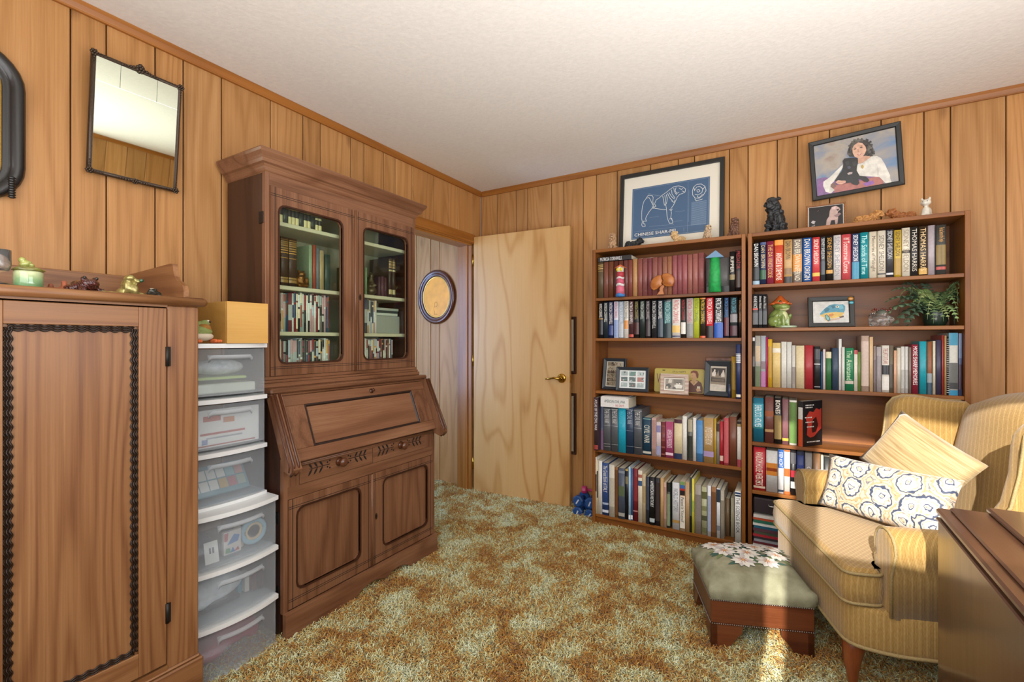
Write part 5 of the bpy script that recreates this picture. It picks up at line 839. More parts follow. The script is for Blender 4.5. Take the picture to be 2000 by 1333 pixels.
def stripe_fab():
    m=D.materials.new('tan_stripe'); m.use_nodes=True; n=m.node_tree.nodes; L=m.node_tree.links; b=n['Principled BSDF']; b.inputs['Roughness'].default_value=.7; b.inputs['Sheen Weight'].default_value=.3
    tc=n.new('ShaderNodeTexCoord'); mp=n.new('ShaderNodeMapping'); mp.inputs['Scale'].default_value=(6,170,6); L.new(tc.outputs['Object'],mp.inputs[0]); nz=n.new('ShaderNodeTexNoise'); nz.inputs['Scale'].default_value=1; nz.inputs['Detail'].default_value=3; L.new(mp.outputs[0],nz.inputs[0])
    cr=n.new('ShaderNodeValToRGB'); e=cr.color_ramp.elements; e[0].position=.3; e[0].color=lin('8f7448'); e[1].position=.7; e[1].color=lin('bfa67a'); L.new(nz.outputs[0],cr.inputs[0]); L.new(cr.outputs[0],b.inputs['Base Color'])
    bp=n.new('ShaderNodeBump'); bp.inputs['Strength'].default_value=.4; bp.inputs['Distance'].default_value=.003; L.new(nz.outputs[0],bp.inputs['Height']); L.new(bp.outputs[0],b.inputs['Normal']); return m
def paisley():
    m=D.materials.new('paisley_print'); m.use_nodes=True; n=m.node_tree.nodes; L=m.node_tree.links; b=n['Principled BSDF']; b.inputs['Roughness'].default_value=.65; b.inputs['Sheen Weight'].default_value=.2
    tc=n.new('ShaderNodeTexCoord'); mp=n.new('ShaderNodeMapping'); mp.inputs['Scale'].default_value=(10.5,10.5,0); L.new(tc.outputs['Object'],mp.inputs[0])
    dn=n.new('ShaderNodeTexNoise'); dn.inputs['Scale'].default_value=2.2; L.new(mp.outputs[0],dn.inputs[0])
    va=n.new('ShaderNodeVectorMath'); va.operation='SCALE'; L.new(dn.outputs[1],va.inputs[0]); va.inputs['Scale'].default_value=.35
    vb=n.new('ShaderNodeVectorMath'); L.new(mp.outputs[0],vb.inputs[0]); L.new(va.outputs[0],vb.inputs[1])
    vo=n.new('ShaderNodeTexVoronoi'); vo.voronoi_dimensions='2D'; vo.inputs['Scale'].default_value=1; vo.inputs['Randomness'].default_value=.55; L.new(vb.outputs[0],vo.inputs['Vector'])
    v2=n.new('ShaderNodeTexVoronoi'); v2.voronoi_dimensions='2D'; v2.inputs['Scale'].default_value=5.5; v2.inputs['Randomness'].default_value=.7; L.new(vb.outputs[0],v2.inputs['Vector'])
    d=vo.outputs['Distance']; d=math_node(n,L,'MULTIPLY_ADD',v2.outputs['Distance'],.10,d)
    cr=n.new('ShaderNodeValToRGB'); cr.color_ramp.interpolation='CONSTANT'; e=cr.color_ramp.elements
    st=[(0,'b9a68c'),(.09,'c9c1b2'),(.13,'3c4660'),(.17,'cfc8ba'),(.30,'c0a076'),(.33,'ccc4b4'),(.40,'39435c'),(.47,'b9a88c'),(.50,'c4b8a4'),(.56,'b8946c'),(.62,'bcae98'),(.70,'6c6a70'),(.74,'bfa888')]
    e[0].position=0; e[0].color=lin(st[0][1]); e[1].position=st[-1][0]; e[1].color=lin(st[-1][1])
    for p,c in st[1:-1]: q=e.new(p); q.color=lin(c)
    L.new(d,cr.inputs[0])
    dt=n.new('ShaderNodeMapRange'); dt.inputs[1].default_value=.12; dt.inputs[2].default_value=.16; dt.inputs[3].default_value=.55; dt.inputs[4].default_value=0; L.new(v2.outputs['Distance'],dt.inputs[0])
    mx=n.new('ShaderNodeMixRGB'); L.new(dt.outputs[0],mx.inputs[0]); L.new(cr.outputs[0],mx.inputs[1]); mx.inputs[2].default_value=lin('4a4c5c'); L.new(mx.outputs[0],b.inputs['Base Color']); return m
p1=pillow('throw_pillow','tan striped throw pillow leaning in the armchair behind the paisley cushion',(.14,.475,.925),(.325,.085,-.16),(-.055,-.13,-.235),.11,stripe_fab(),Vector((-.3,-.8,.4)))
tag(p1,p1.get('label') or 'tan striped throw pillow leaning in the armchair behind the paisley cushion','pillow')
p2=pillow('lumbar_pillow','',(.03,.235,.69),(.44,.262,.02),(.052,-.072,-.222),.10,paisley(),Vector((-.3,-.8,.4)))
tag(p2,'oblong paisley pillow in front of the tan pillow on the chair','pillow')

# ================================================================== footstool
fs=thing('footstool','low needlepoint footstool with white flowers in front of the armchair','footstool',(1.93,-1.195,0),math.atan2(.133,.345))
FWD=wood('stool_wood',['3e1c0e','5e2f18','7a4526'],'X',9,1.2,3,.35,.4,.4,.15,0,0); sw,sd2=.368,.335
m=MB(); 
for a,b in (((0,0,.118),(sw,.018,.205)),((0,sd2-.018,.118),(sw,sd2,.205)),((0,.018,.118),(.018,sd2-.018,.205)),((sw-.018,.018,.118),(sw,sd2-.018,.205))): m.box(a,b,FWD,.002)
m.obj('apron',fs,True)
for (u,v,su,sv) in ((0,0,1,1),(sw,0,-1,1),(0,sd2,1,-1),(sw,sd2,-1,-1)):
    pr=[(0,0),(.062,0),(.07,.03),(.085,.055),(.112,.085),(.118,.118),(0,.118)]
    m=MB(); m.prism([(u+su*p[0]*1.0,p[1]) for p in pr],v,v+sv*.022,FWD,Matrix(((1,0,0,0),(0,0,1,0),(0,1,0,0),(0,0,0,1)))); m.prism([(v+sv*p[0]*.8,p[1]) for p in pr],u,u+su*.022,FWD,Matrix(((0,0,1,0),(1,0,0,0),(0,1,0,0),(0,0,0,1)))); m.obj('leg',fs,True)
m=MB(); BR2=mat('8c8078',.3,.9)
for z in (.116,.207):
    for k in range(46): m.ball((.004+k*(sw-.008)/45,-.002,z),.0036,BR2,1)
    for k in range(40): m.ball((-.002,.004+k*(sd2-.008)/39,z),.0036,BR2,1)
o=m.obj('nail_heads',fs,True); o['kind']='stuff'
def dome(u,v): s,t=(2*u/sw-1),(2*v/sd2-1); return .285+.034*max(0,(1-abs(s)**2.2)*(1-abs(t)**2.2))**.6
def needle():
    m=D.materials.new('needlepoint_ground'); m.use_nodes=True; n=m.node_tree.nodes; L=m.node_tree.links; b=n['Principled BSDF']; b.inputs['Roughness'].default_value=.9
    tc=n.new('ShaderNodeTexCoord'); nz=n.new('ShaderNodeTexNoise'); nz.inputs['Scale'].default_value=14; nz.inputs['Detail'].default_value=5; L.new(tc.outputs['Object'],nz.inputs[0]); cr=n.new('ShaderNodeValToRGB'); e=cr.color_ramp.elements; e[0].position=.3; e[0].color=lin('77745a'); e[1].position=.7; e[1].color=lin('a2a186'); L.new(nz.outputs[0],cr.inputs[0]); L.new(cr.outputs[0],b.inputs['Base Color'])
    ck=n.new('ShaderNodeTexVoronoi'); ck.inputs['Scale'].default_value=420; L.new(tc.outputs['Object'],ck.inputs['Vector']); bp=n.new('ShaderNodeBump'); bp.inputs['Strength'].default_value=.5; bp.inputs['Distance'].default_value=.002; L.new(ck.outputs['Distance'],bp.inputs['Height']); L.new(bp.outputs[0],b.inputs['Normal']); return m
NG=needle(); m=MB(); i=m.mi(NG); N_=16; g=[]
for j in range(N_+1):
    g.append([m.V((.004+(sw-.008)*k/N_-.016*(1 if k==0 else -1 if k==N_ else 0)*0,.004+(sd2-.008)*j/N_,dome(sw*k/N_,sd2*j/N_)-(.02 if k in (0,N_) or j in (0,N_) else 0))) for k in range(N_+1)])
for j in range(N_):
    for k in range(N_): m.F([g[j][k],g[j][k+1],g[j+1][k+1],g[j+1][k]],i,True)
per=g[0]+[r[N_] for r in g[1:]]+g[N_][-2::-1]+[r[0] for r in g[-2:0:-1]]
prev=per; cxs,cys=sw/2,sd2/2
for gr,z in ((.010,.262),(.013,.24),(.011,.222),(.004,.207)):
    cur=[m.V((cxs+(v.co.x-cxs)*(1+gr/cxs),cys+(v.co.y-cys)*(1+gr/cys),z+.0015*sin(q*1.3))) for q,v in enumerate(per)]
    for q in range(len(per)): m.F([prev[q],prev[(q+1)%len(per)],cur[(q+1)%len(per)],cur[q]],i,True)
    prev=cur
cu=m.obj('cushion',fs,True)
random.seed(11); m=MB(); petal=mat('d9d6cc',.9); pet2=mat('bdb8b4',.9); cen=mat('b8683a',.9); lf=mat('3c5a4e',.9); lf2=mat('6c7a4c',.9)
def onD(P,mtl,lift):
    i=m.mi(mtl); vs=[m.V((x,y,dome(x,y)+lift)) for x,y in P]; m.F(vs,i)
def leafs(cx,cy,L,a,wd,mtl,lift):
    P=leaf2(cx,cy,L,a,wd); onD(P,mtl,lift)
fl=[(.10,.20),(.185,.185),(.15,.115),(.245,.12),(.07,.265),(.15,.27),(.235,.255),(.30,.19),(.31,.28),(.21,.315)]
for cx,cy in fl:
    for k in range(7): leafs(cx,cy,random.uniform(.065,.085),random.uniform(0,6.28),.010,random.choice((lf,lf,lf2)),.0014)
for q,(cx,cy) in enumerate(fl):
    n_=11; R=random.uniform(.046,.054)
    for k in range(n_): leafs(cx,cy,R*random.uniform(.9,1.08),2*PI*k/n_+q,.0115,petal if (k+q)%3 else pet2,.0026+.00025*(k%4)+q*.0004)
    for k in range(9): leafs(cx,cy,R*.5,2*PI*k/9+q,.0012,cen,.0045+q*.0004)
    onD(circ(cx,cy,.0055,8),mat('d29a54',.9),.0048+q*.0004)
m.obj('floral_needlework',cu,True)

# ================================================================== cabinet with stepped lid at the right edge
dk=thing('console_cabinet','dark polished wooden cabinet with stepped lid at the right foreground','cabinet',(2.95,-2.05,0))
KW=wood('console_wood',['2e1a10','4a2c1a','5a3a26','6a4a36'],'Z',6,.8,4,.35,.35,.36,.9,0,0,.03,.6); KY=wood('console_wood',['2e1a10','4a2c1a','5a3a26','6a4a36'],'Y',6,.8,4,.35,.35,.36,.9,0,0,.03,.6)
kx,ky0,ky1=2.553,-2.75,-1.412
MB().box((kx,ky0,.0),(3.4,ky1,.712),KW,.002).obj('carcass',dk)
m=MB(); m.box((kx-.004,ky0,.712),(3.404,ky1+.004,.722),KY,.003).box((kx+.004,ky0,.722),(3.40,ky1-.002,.731),KY,.003).box((kx-.004,ky0,.731),(3.404,ky1+.004,.748),KY,.005); m.obj('top_moulding',dk)
m=MB(); m.box((kx+.022,ky0+.02,.748),(3.38,ky1-.01,.757),KY,.004); m.obj('lid_edge',dk)
for a,b in ((ky0+.02,-1.78),(-1.777,ky1-.012)):
    m=MB(); m.box((kx+.095,a,.757),(3.36,b,.772),KY,.005); m.obj('lid_leaf',dk)
# ================================================================== books
ORD=['first','second','third','fourth','fifth','sixth','seventh','eighth','ninth','tenth','eleventh','twelfth','thirteenth','fourteenth','fifteenth','sixteenth','seventeenth','eighteenth','nineteenth','twentieth']
def ordn(i):
    if i<20: return ORD[i]
    t,u=divmod(i+1,10); tens={2:'twent',3:'thirt',4:'fort'}[t]
    return tens+'ieth' if u==0 else tens+'y-'+ORD[u-1]
EXTRA=['CHINESE SHAR-PEI',"I'M A HAPPY",'V','AMERICAN CIVIL WAR','365 DAYS','CAUSE OF DEATH','PATRICIA CORNWELL','PREY','a novel','THE BOOK OF KNOWLEDGE','TALES','The Dog Who','5','R','Y']
ALL=[r[5] if False else r[5] for k in ROWS for r in ROWS[k][2] if r[5]]
prep_text(ALL+EXTRA)
BM={}
def cloth(h,gl=.45): return mat(h,gl,name='cover_'+h,noise=.1,nscale=90,coat=.15)
def book_mesh(w,h,d,cov,kind):
    key=(round(w,3),round(h,3),round(d,3),cov,kind)
    m=MB(); t=.0022 if kind=='h' else .0009; t=min(t,w*.2)
    r=min(.004,w*.18) if kind=='h' else .0008
    out=[(0,d)]+[(w/2-w/2*cos(PI*k/4),r-r*sin(PI*k/4)) for k in range(5)]+[(w,d)]
    inn=[(t,d)]+[(t+(w-2*t)*k/4,r+t) for k in range(5)]+[(w-t,d)]
    i=m.mi(cloth(cov))
    A=[[m.V((p[0],p[1],z)) for p in out] for z in (0,h)]; B=[[m.V((p[0],p[1],z)) for p in inn] for z in (0,h)]
    n=len(out)
    for k in range(n-1):
        m.F([A[0][k],A[0][k+1],A[1][k+1],A[1][k]],i,0<k<n-2); m.F([B[0][k+1],B[0][k],B[1][k],B[1][k+1]],i)
        m.F([A[1][k],A[1][k+1],B[1][k+1],B[1][k]],i); m.F([A[0][k+1],A[0][k],B[0][k],B[0][k+1]],i)
    m.F([A[0][0],A[1][0],B[1][0],B[0][0]],i); m.F([A[0][-1],B[0][-1],B[1][-1],A[1][-1]],i)
    g=.003 if kind=='h' else .0004
    return m,t,r,g
def make_book(name,x,y,z,w,h,d,cov,title,tc,tr,bands,kind,label,group,rot=None,cat='book'):
    m,t,r,g=book_mesh(w,h,d,cov,kind)
    o=m.obj(name,None,True); o.location=(x,y,z)
    M=Matrix.Translation((x,y,z))
    if rot is not None: o.rotation_euler=rot.to_euler(); M=M@rot.to_4x4()
    WM[o.name]=M; tag(o,label,cat,group)
    m=MB(); m.box((t,r+t,g),(w-t,d-(.003 if kind=='h' else .0003),h-g),cloth(cov) if 'boxed set' in label and kind=='h' else PAPER); m.obj('page_block',o,True)
    if bands:
        for a,b,hx in bands:
            m=MB(); zz0,zz1=h*(1-b),h*(1-a); i=m.mi(cloth(hx,.4))
            P=[(w/2-w/2*.96*cos(PI*k/4),r-r*sin(PI*k/4)-.0004) for k in range(5)]
            v0=[m.V((p[0],p[1],zz0)) for p in P]; v1=[m.V((p[0],p[1],zz1)) for p in P]
            for k in range(4): m.F([v0[k],v0[k+1],v1[k+1],v1[k]],i,True)
            m.obj('spine_band',o,True)
    if title:
        a,b=tr; L=h*(b-a); c=M@Vector((w/2,-.0009 if kind!='f' else -.001,h*(1-(a+b)/2)))
        R3=M.to_3x3()
        text(title,o,c,R3@Vector((0,0,-1)),R3@Vector((1,0,0)),L,w*.62,tc,'spine_title')
    return o
random.seed(21)
SHN={'LA':'left','LB':'left','LD':'left','LE':'left','RA':'right','RB':'right','RC':'right','RD':'right','RE':'right'}
for key,(z,shelf,L) in ROWS.items():
    grp='books on the '+shelf
    for i,(x,w,h,y,cov,title,tc,tr,bands,desc,kind) in enumerate(L):
        if key=='LD' and i==0: x=1.0995
        if key=='LD' and i==1: x,w=1.1274,.0243
        lab='%s, %s from left on the %s'%(desc,ordn(i),shelf)
        if len(lab.replace('-',' ').split())>16: lab='%s, %s from left, %s'%(desc,ordn(i),shelf.replace('of the ',''))
        if len(lab.replace('-',' ').split())>16: lab='%s, %s on %s'%(desc,ordn(i),shelf.replace('of the ',''))
        d=min(.205,h*.72); d=min(d,-.03-y)
        kd='h' if kind in 'hbq' else 'p'
        if kind=='f':                                             # a book facing out
            m=MB(); o=make_book('book',x,y+.05,z+.0006,w,h,.024,cov,'',tc,tr,bands,'p',lab,grp)
            text('R',o,(x+w*.10,y+.05-.0012,z+h*.27),X3,Z3,.018,.026,tc,'cover_lettering'); text('Y',o,(x+w*.9,y+.05-.0012,z+h*.27),X3,Z3,.018,.026,tc,'cover_lettering'); continue
        if kind=='s':
            o=make_book('notebook',x,y,z+.0006,w,h,d,cov,'',tc,tr,[],'p',lab,grp,cat='notebook')
            m=MB()
            for k in range(26): m.tube([(w/2+.0045*cos(a),-.003+.0045*sin(a),.012+k*(h-.024)/25) for a in [q*2*PI/8 for q in range(8)]],.0011,4,mat('d8d8d4',.4),True)
            m.obj('spiral_binding',o,True); continue
        make_book('book',x,y,z+.0004,w,h,d,cov,title,tc,tr,bands,kd,lab,grp)
# the three text bars of each boxed volume etc. are bands above; now the loose books
def flat_book(name,x,y,z,w,h,t,cov,title,tc,label,cat='book',rz=0,frac=.8,tl=.7,kind='p',off=0,sub=None,group=None):
    """book lying flat: spine (length w) faces the room, h is its depth, t its thickness"""
    M=Matrix.Translation((x,y,z))@Matrix.Rotation(rz,4,'Z'); m=MB(); i=.0016
    m.box((0,0,0),(w,h,i),cloth(cov)).box((0,0,t-i),(w,h,t),cloth(cov)).box((0,0,i),(w,.002,t-i),cloth(cov)); o=m.obj(name,None,True); o.location=(x,y,z); o.rotation_euler=(0,0,rz); WM[o.name]=M; tag(o,label,cat,group)
    MB().box((.0012,.0021,i),(w-.0012,h-.002,t-i),PAPER).obj('page_block',o,True)
    R=M.to_3x3()
    if title: text(title,o,M@Vector((w*(.5+off),-.0006,t/2)),R@Vector(X3),R@Vector(Z3),w*tl,t*frac,tc,'spine_title')
    return o
flat_book('book',1.108,-.248,1.498+.2385,.222,.15,.028,'1b1a1c','PATRICIA CORNWELL','e8e6e2','black paperback lying flat on the brown books of the top shelf',tl=.66,off=-.1)
flat_book('booklet',1.36,-.19,1.498+.2405,.095,.12,.006,'c8c0b0','','ffffff','thin pale booklet lying on the dusty rose volumes')
o=flat_book('boxed_calendar',1.143,-.292,.51+.2855,.182,.17,.062,'e4e2dc','','ffffff','small white American Civil War box lying on the boxed set','box')
text('AMERICAN CIVIL WAR',o,(1.143+.092,-.2928,.51+.2855+.038),X3,Z3,.135,.018,'1f4a4c','box_lettering'); text('365 DAYS',o,(1.143+.125,-.2928,.51+.2855+.014),X3,Z3,.055,.014,'b83434','box_lettering')
m=MB(); m.box((1.1495,-.2955+.0,.51+.2855+.0625),(1.31,-.14,.51+.2855+.068),mat('dcdad6',.7)); tag(m.obj('note_pad',None,loc=(1.14,-.29,.858)),'thin pad of white paper lying on the small white box','paper')
# navy and yellow books at the right end of the photograph shelf
b=make_book('book',1.93,-.272,.8945,.024,.305,.2,'1f2d58','Lucille Ball'[:0],'e0e4ec',(.2,.45),[(.17,.34,'dfe3ec'),(.18,.2,'1f2d58'),(.22,.24,'1f2d58'),(.26,.28,'1f2d58'),(.3,.32,'1f2d58'),(.92,.97,'e4dcc8')],'h','tall navy book at the right end of the photograph shelf','books beside the photographs')
b=make_book('book',1.903,-.235,.8945,.024,.235,.17,'b08a2c','','6a4c14',(.2,.5),[(.15,.8,'9c7a24')],'h','mustard yellow book beside the tall navy one','books beside the photographs')
b=make_book('book',1.886,-.235,.8945,.013,.075,.12,'2b3556','','ffffff',(.2,.5),[],'p','small dark blue booklet low beside the mustard book','books beside the photographs')
# face-out paperback on the fourth shelf, right bookcase
rt=Matrix.Rotation(math.radians(33),3,'Z')
b=make_book('book',2.2275,-.25,.6598,.026,.24,.148,'1a191b','','f0f0f0',(.1,.3),[(0,.14,'2a2a2c'),(.14,.4,'d8d4cc'),(.4,1,'c8502c')],'p','black and orange paperback angled to show its red cover',None,rt.to_3x3() if False else Matrix.Rotation(math.radians(-38),3,'Z'))
M=WM[b.name]; CV=M@PL((.026+.0006,0,0),(0,1,0),(0,0,1))
m=MB(CV); i=0
m.poly([(.03,.06),(.055,.045),(.085,.05),(.115,.075),(.14,.09),(.14,.20),(.125,.19),(.1,.20),(.08,.18),(.05,.185),(.02,.15),(.035,.12)],.0003,mat('b5382c',.5)); m.poly([(.07,.07),(.10,.075),(.115,.11),(.10,.155),(.075,.14),(.065,.10)],.0006,mat('3a1614',.5))
for k,(v,u0,u1) in enumerate(((.215,.02,.09),(.203,.02,.075),(.15,.015,.075),(.125,.02,.09),(.10,.03,.085),(.02,.03,.13))):
    for q in range(int((u1-u0)/.011)): m.box((u0+q*.011,v,.0006),(u0+q*.011+.007,v+.0055,.0009),mat('e4e0d8',.5))
m.obj('cover_art',b)
# bottom shelf of the right bookcase: a dark case and a stack of magazines
m=MB(); m.box((2.016,-.262,.272),(2.30,-.06,.354),mat('2c2024',.5),.006); bx=m.obj('storage_case',None,loc=(2.15,-.15,.272)); tag(bx,'dark plum storage case on top of the magazine stack','case')
m=MB(); m.tube([(2.09,-.263,.325),(2.095,-.27,.318),(2.125,-.27,.318),(2.13,-.263,.325)],.003,6,mat('c8c8c4',.3,.8)); m.obj('handle',bx)
random.seed(4); z=.089
for k,c in enumerate(('d8d4cc','6c2c34','a8acb4','3c3438','b02c38','4c5a44','5c3a44','1c5c74','e4e4dc','2c6c54','c8502c','dcd8d0')):
    t=random.uniform(.0115,.0165); dx=random.uniform(0,.006); dy=random.uniform(-.006,.004)
    flat_book('magazine',2.014+dx,-.262+dy,z,.235,.2,t-.0004,c,'','ffffff','%s magazine from the bottom of the stack under the plum case'%ordn(k),'magazine',group='stacked magazines'); z+=t
# ---------------------------------------------------------------- inside the glazed secretary (spines face +x)
RS=Matrix.Rotation(PI/2,3,'Z')
def sbook(name,y,z,w,h,d,cov,title,tc,tr,bands,kind,label,group,x=.25,cat='book'):
    return make_book(name,x,y,z+.0005,w,h,d,cov,title,tc,tr,bands,kind,label,group,RS,cat)
S1=1.745;S2=1.465;S3=1.26;S4=1.046
pos=[-1.943,-1.925,-1.9065,-1.881,-1.863,-1.845,-1.827,-1.803,-1.784,-1.766,-1.742,-1.724]
for k,y in enumerate(pos):
    dk_=k in (2,6,9,10,11); w=(pos[k+1]-y if k+1<len(pos) else .018)-.0008
    h=.072 if k in (2,6) else .078 if k<9 else .06
    sbook('book',y,S1,w,h,.16,'3c4440' if k in (2,6,9) else '2a2a26','','',(0,1),[] if k in (2,6,9) else [(0,.16,'d8cc9c'),(.2,.5,'34342e'),(.55,1,'dcd09a')],'h','%s book from left on the top shelf of the secretary'%ordn(k),'books on the top secretary shelf',x=.258)
for k,(y,w) in enumerate(((-1.955,.034),(-1.919,.037),(-1.88,.039))):
    o=sbook('book',y,S2,w,.218,.17,'35251c','','',(0,1),[(.05,.055,'b98a44'),(.08,.24,'8a6a38'),(.1,.12,'35251c'),(.14,.16,'35251c'),(.19,.21,'35251c'),(.26,.28,'b98a44'),(.31,.33,'b98a44'),(.42,.43,'b98a44'),(.82,.93,'94733c'),(.855,.875,'35251c')],'h','large dark leather volume with gilt spine, %s on the secretary middle shelf'%ordn(k),'gilt leather volumes',x=.262)
for k,(y,w,h,c) in enumerate(((-1.76,.019,.21,'8aa084'),(-1.738,.016,.214,'a34a38'),(-1.72,.018,.20,'6c747c'),(-1.70,.024,.195,'a8946c'),(-1.67,.03,.18,'3c4c44'))):
    sbook('book',y,S2,w,h,.16,c,'','',(0,1),[],'h','%s slim book right of the bronze frog in the secretary'%{'8aa084':'sage green','a34a38':'brick red','6c747c':'slate','a8946c':'tan','3c4c44':'dark green'}[c],'slim books in the secretary',x=.235)
for k,(y,w,h,c) in enumerate(((-1.482,.018,.15,'5c5c38'),(-1.462,.018,.158,'8aa07c'),(-1.442,.016,.152,'5c7450'),(-1.424,.013,.148,'7a9a70'),(-1.33,.02,.11,'4a3038'),(-1.308,.02,.115,'5a3840'),(-1.285,.018,.11,'4c2c34'))):
    sbook('book',y,S2,w,h,.16,c,'','',(0,1),[],'h','%s book behind the right glass door, %s in its row'%('green' if k<4 else 'plum',ordn(k)),'short books behind the right glass door',x=.24)
for k,(y,w) in enumerate(((-1.262,.026),(-1.233,.022))):
    sbook('book',y,S2,w,.225,.16,'3a2a22','','',(0,1),[(.05,.055,'b98a44'),(.08,.26,'a98a58'),(.12,.14,'3a2a22'),(.2,.22,'3a2a22'),(.3,.34,'c4b48c'),(.8,.92,'b9a878')],'h','gilt leather volume behind the right glass door, %s'%('left one' if k==0 else 'right one'),'gilt volumes behind the right door',x=.25)
PALD=['2f3432','3c3a38','e4e2dc','d9a45c','c9ccc4','dfe3e0','9a5c50','8a8480','e0e6e4','c8a4a8','b8c4d4','7c3c44','4c5c74','d8d4cc','1f2224','5c4038','a8b4b0','e8dcc0','34506c','8c2c34']
def dvds(y0,y1,z,h,side,shelf,seed,wide=(),maxh=.012):
    random.seed(seed); y=y0; k=0
    while y<y1-.009:
        w=random.choice((.0088,.0095,.0105,.0115)); 
        if k in wide: w=.018
        c=random.choice(PALD); c2=random.choice(PALD); c3=random.choice(PALD); a=random.uniform(.1,.5)
        o=sbook('disc_case',y,z,w,h-random.uniform(0,maxh),.13,c,'','',(0,1),[(.02,a,c2),(a+.05,random.uniform(a+.1,.95),c3)] if k not in wide else [(.3,.7,'b0b8b8')],'p','%s disc case from left on the %s shelf behind the %s glass door'%(ordn(k),shelf,side),'disc cases on the %s shelf, %s door'%(shelf,side),x=.25,cat='disc case')
        y+=w+.0006; k+=1
dvds(-1.975,-1.655,S3,.184,'left','third',1,(9,))
dvds(-1.975,-1.655,S4,.186,'left','lowest',2,(11,))
dvds(-1.49,-1.355,S3,.184,'right','third',3,(5,))
dvds(-1.49,-1.235,S4,.186,'right','lowest',4,())
for k,(z0,c) in enumerate(((.0,'b8bcb4'),)): pass
m=MB(); m.box((.08,-1.352,S3+.0005),(.245,-1.175,S3+.10),mat('9a9c94',.7),.003); tag(m.obj('carton',None,loc=(.2,-1.26,S3)),'grey white carton behind the right glass door','box')
for k in range(3):
    m=MB(); m.box((.11,-1.352,S3+.101+k*.0146),(.243-.004*k,-1.19+.008*k,S3+.115+k*.0146),mat(('c4c8c0','3c4240','a8aca4')[k],.5),.001); tag(m.obj('disc_case',None,loc=(.2,-1.26,S3+.1+k*.0146)),'flat disc case lying on the grey carton, %s'%('lowest','middle one','topmost')[k],'disc case','flat disc cases')
# bronze frog ornament and small figure behind the glass
# ================================================================== framed pictures and small things
from mathutils import Euler
def bumpy(col,col2=None,rough=.6,scale=18,strength=.9,coat=0,dist=.004,wave=True):
    k=('b',col,col2,rough,scale,coat,wave)
    if k in MC: return MC[k]
    m=D.materials.new('figurine_'+col); m.use_nodes=True; n=m.node_tree.nodes; L=m.node_tree.links; b=n['Principled BSDF']; b.inputs['Roughness'].default_value=rough; b.inputs['Coat Weight'].default_value=coat; b.inputs['Coat Roughness'].default_value=.1
    tc=n.new('ShaderNodeTexCoord')
    if wave: w=n.new('ShaderNodeTexWave'); w.inputs['Scale'].default_value=scale; w.inputs['Distortion'].default_value=9; w.inputs['Detail'].default_value=2; w.inputs['Detail Scale'].default_value=1.2; w.bands_direction='DIAGONAL'; w.inputs['Phase Offset'].default_value=1
    else: w=n.new('ShaderNodeTexNoise'); w.inputs['Scale'].default_value=scale*2; w.inputs['Detail'].default_value=3
    L.new(tc.outputs['Object'],w.inputs['Vector']); o=w.outputs[1] if wave else w.outputs[0]
    mx=n.new('ShaderNodeMixRGB'); L.new(o,mx.inputs[0]); mx.inputs[1].default_value=lin(col2 or col); mx.inputs[2].default_value=lin(col); L.new(mx.outputs[0],b.inputs['Base Color'])
    bp=n.new('ShaderNodeBump'); bp.inputs['Strength'].default_value=strength; bp.inputs['Distance'].default_value=dist; L.new(o,bp.inputs['Height']); L.new(bp.outputs[0],b.inputs['Normal']); MC[k]=m; return m
def blob(name,parts,mtl,s=1,loc=None,rz=0,parent=None,vox=.035,smooth=3,wr=0):
    m=MB()
    for p in parts:
        c,r=p[0],p[1]; rot=Euler([math.radians(a) for a in p[2]]).to_matrix() if len(p)>2 else None
        m.ball([x*s for x in c],[x*s for x in r],mtl,3 if max(r)>.1 else 2,rot)
    o=m.obj(name,parent,True)
    if parent is None: o.location=loc; o.rotation_euler=(0,0,rz); WM[o.name]=Matrix.Translation(loc)@Matrix.Rotation(rz,4,'Z')
    remesh(o,vox*s,smooth)
    if wr:
        tx=D.textures.new('wrinkles','WOOD'); tx.wood_type='BANDNOISE'; tx.noise_scale=.11*s; tx.turbulence=9; tx.noise_basis_2='SIN'
        dm=o.modifiers.new('d','DISPLACE'); dm.texture=tx; dm.texture_coords='LOCAL'; dm.strength=wr*s; dm.mid_level=.6
    return o
def mir(*ps): return [q for p in ps for q in (p,((p[0][0],-p[0][1],p[0][2]),p[1])+((tuple([-p[2][0],p[2][1],-p[2][2]]),) if len(p)>2 else ()))]
def eyes(o,pts,r,s,col='0c0b0a'):
    m=MB()
    for p in pts: m.ball([x*s for x in p],r*s,mat(col,.15,coat=.5),2)
    return m.obj('eye_pair',o,True)
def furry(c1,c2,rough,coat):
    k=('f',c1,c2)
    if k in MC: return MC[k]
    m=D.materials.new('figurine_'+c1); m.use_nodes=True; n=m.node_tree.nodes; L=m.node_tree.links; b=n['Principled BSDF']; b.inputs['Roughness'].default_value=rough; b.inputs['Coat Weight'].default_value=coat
    g=n.new('ShaderNodeNewGeometry'); mr=n.new('ShaderNodeMapRange'); mr.inputs[1].default_value=.42; mr.inputs[2].default_value=.54; L.new(g.outputs['Pointiness'],mr.inputs[0]); mx=n.new('ShaderNodeMixRGB'); L.new(mr.outputs[0],mx.inputs[0]); mx.inputs[1].default_value=lin(c2); mx.inputs[2].default_value=lin(c1); L.new(mx.outputs[0],b.inputs['Base Color']); MC[k]=m; return m  # creases darkened by pointiness: shade put into the figurine colour
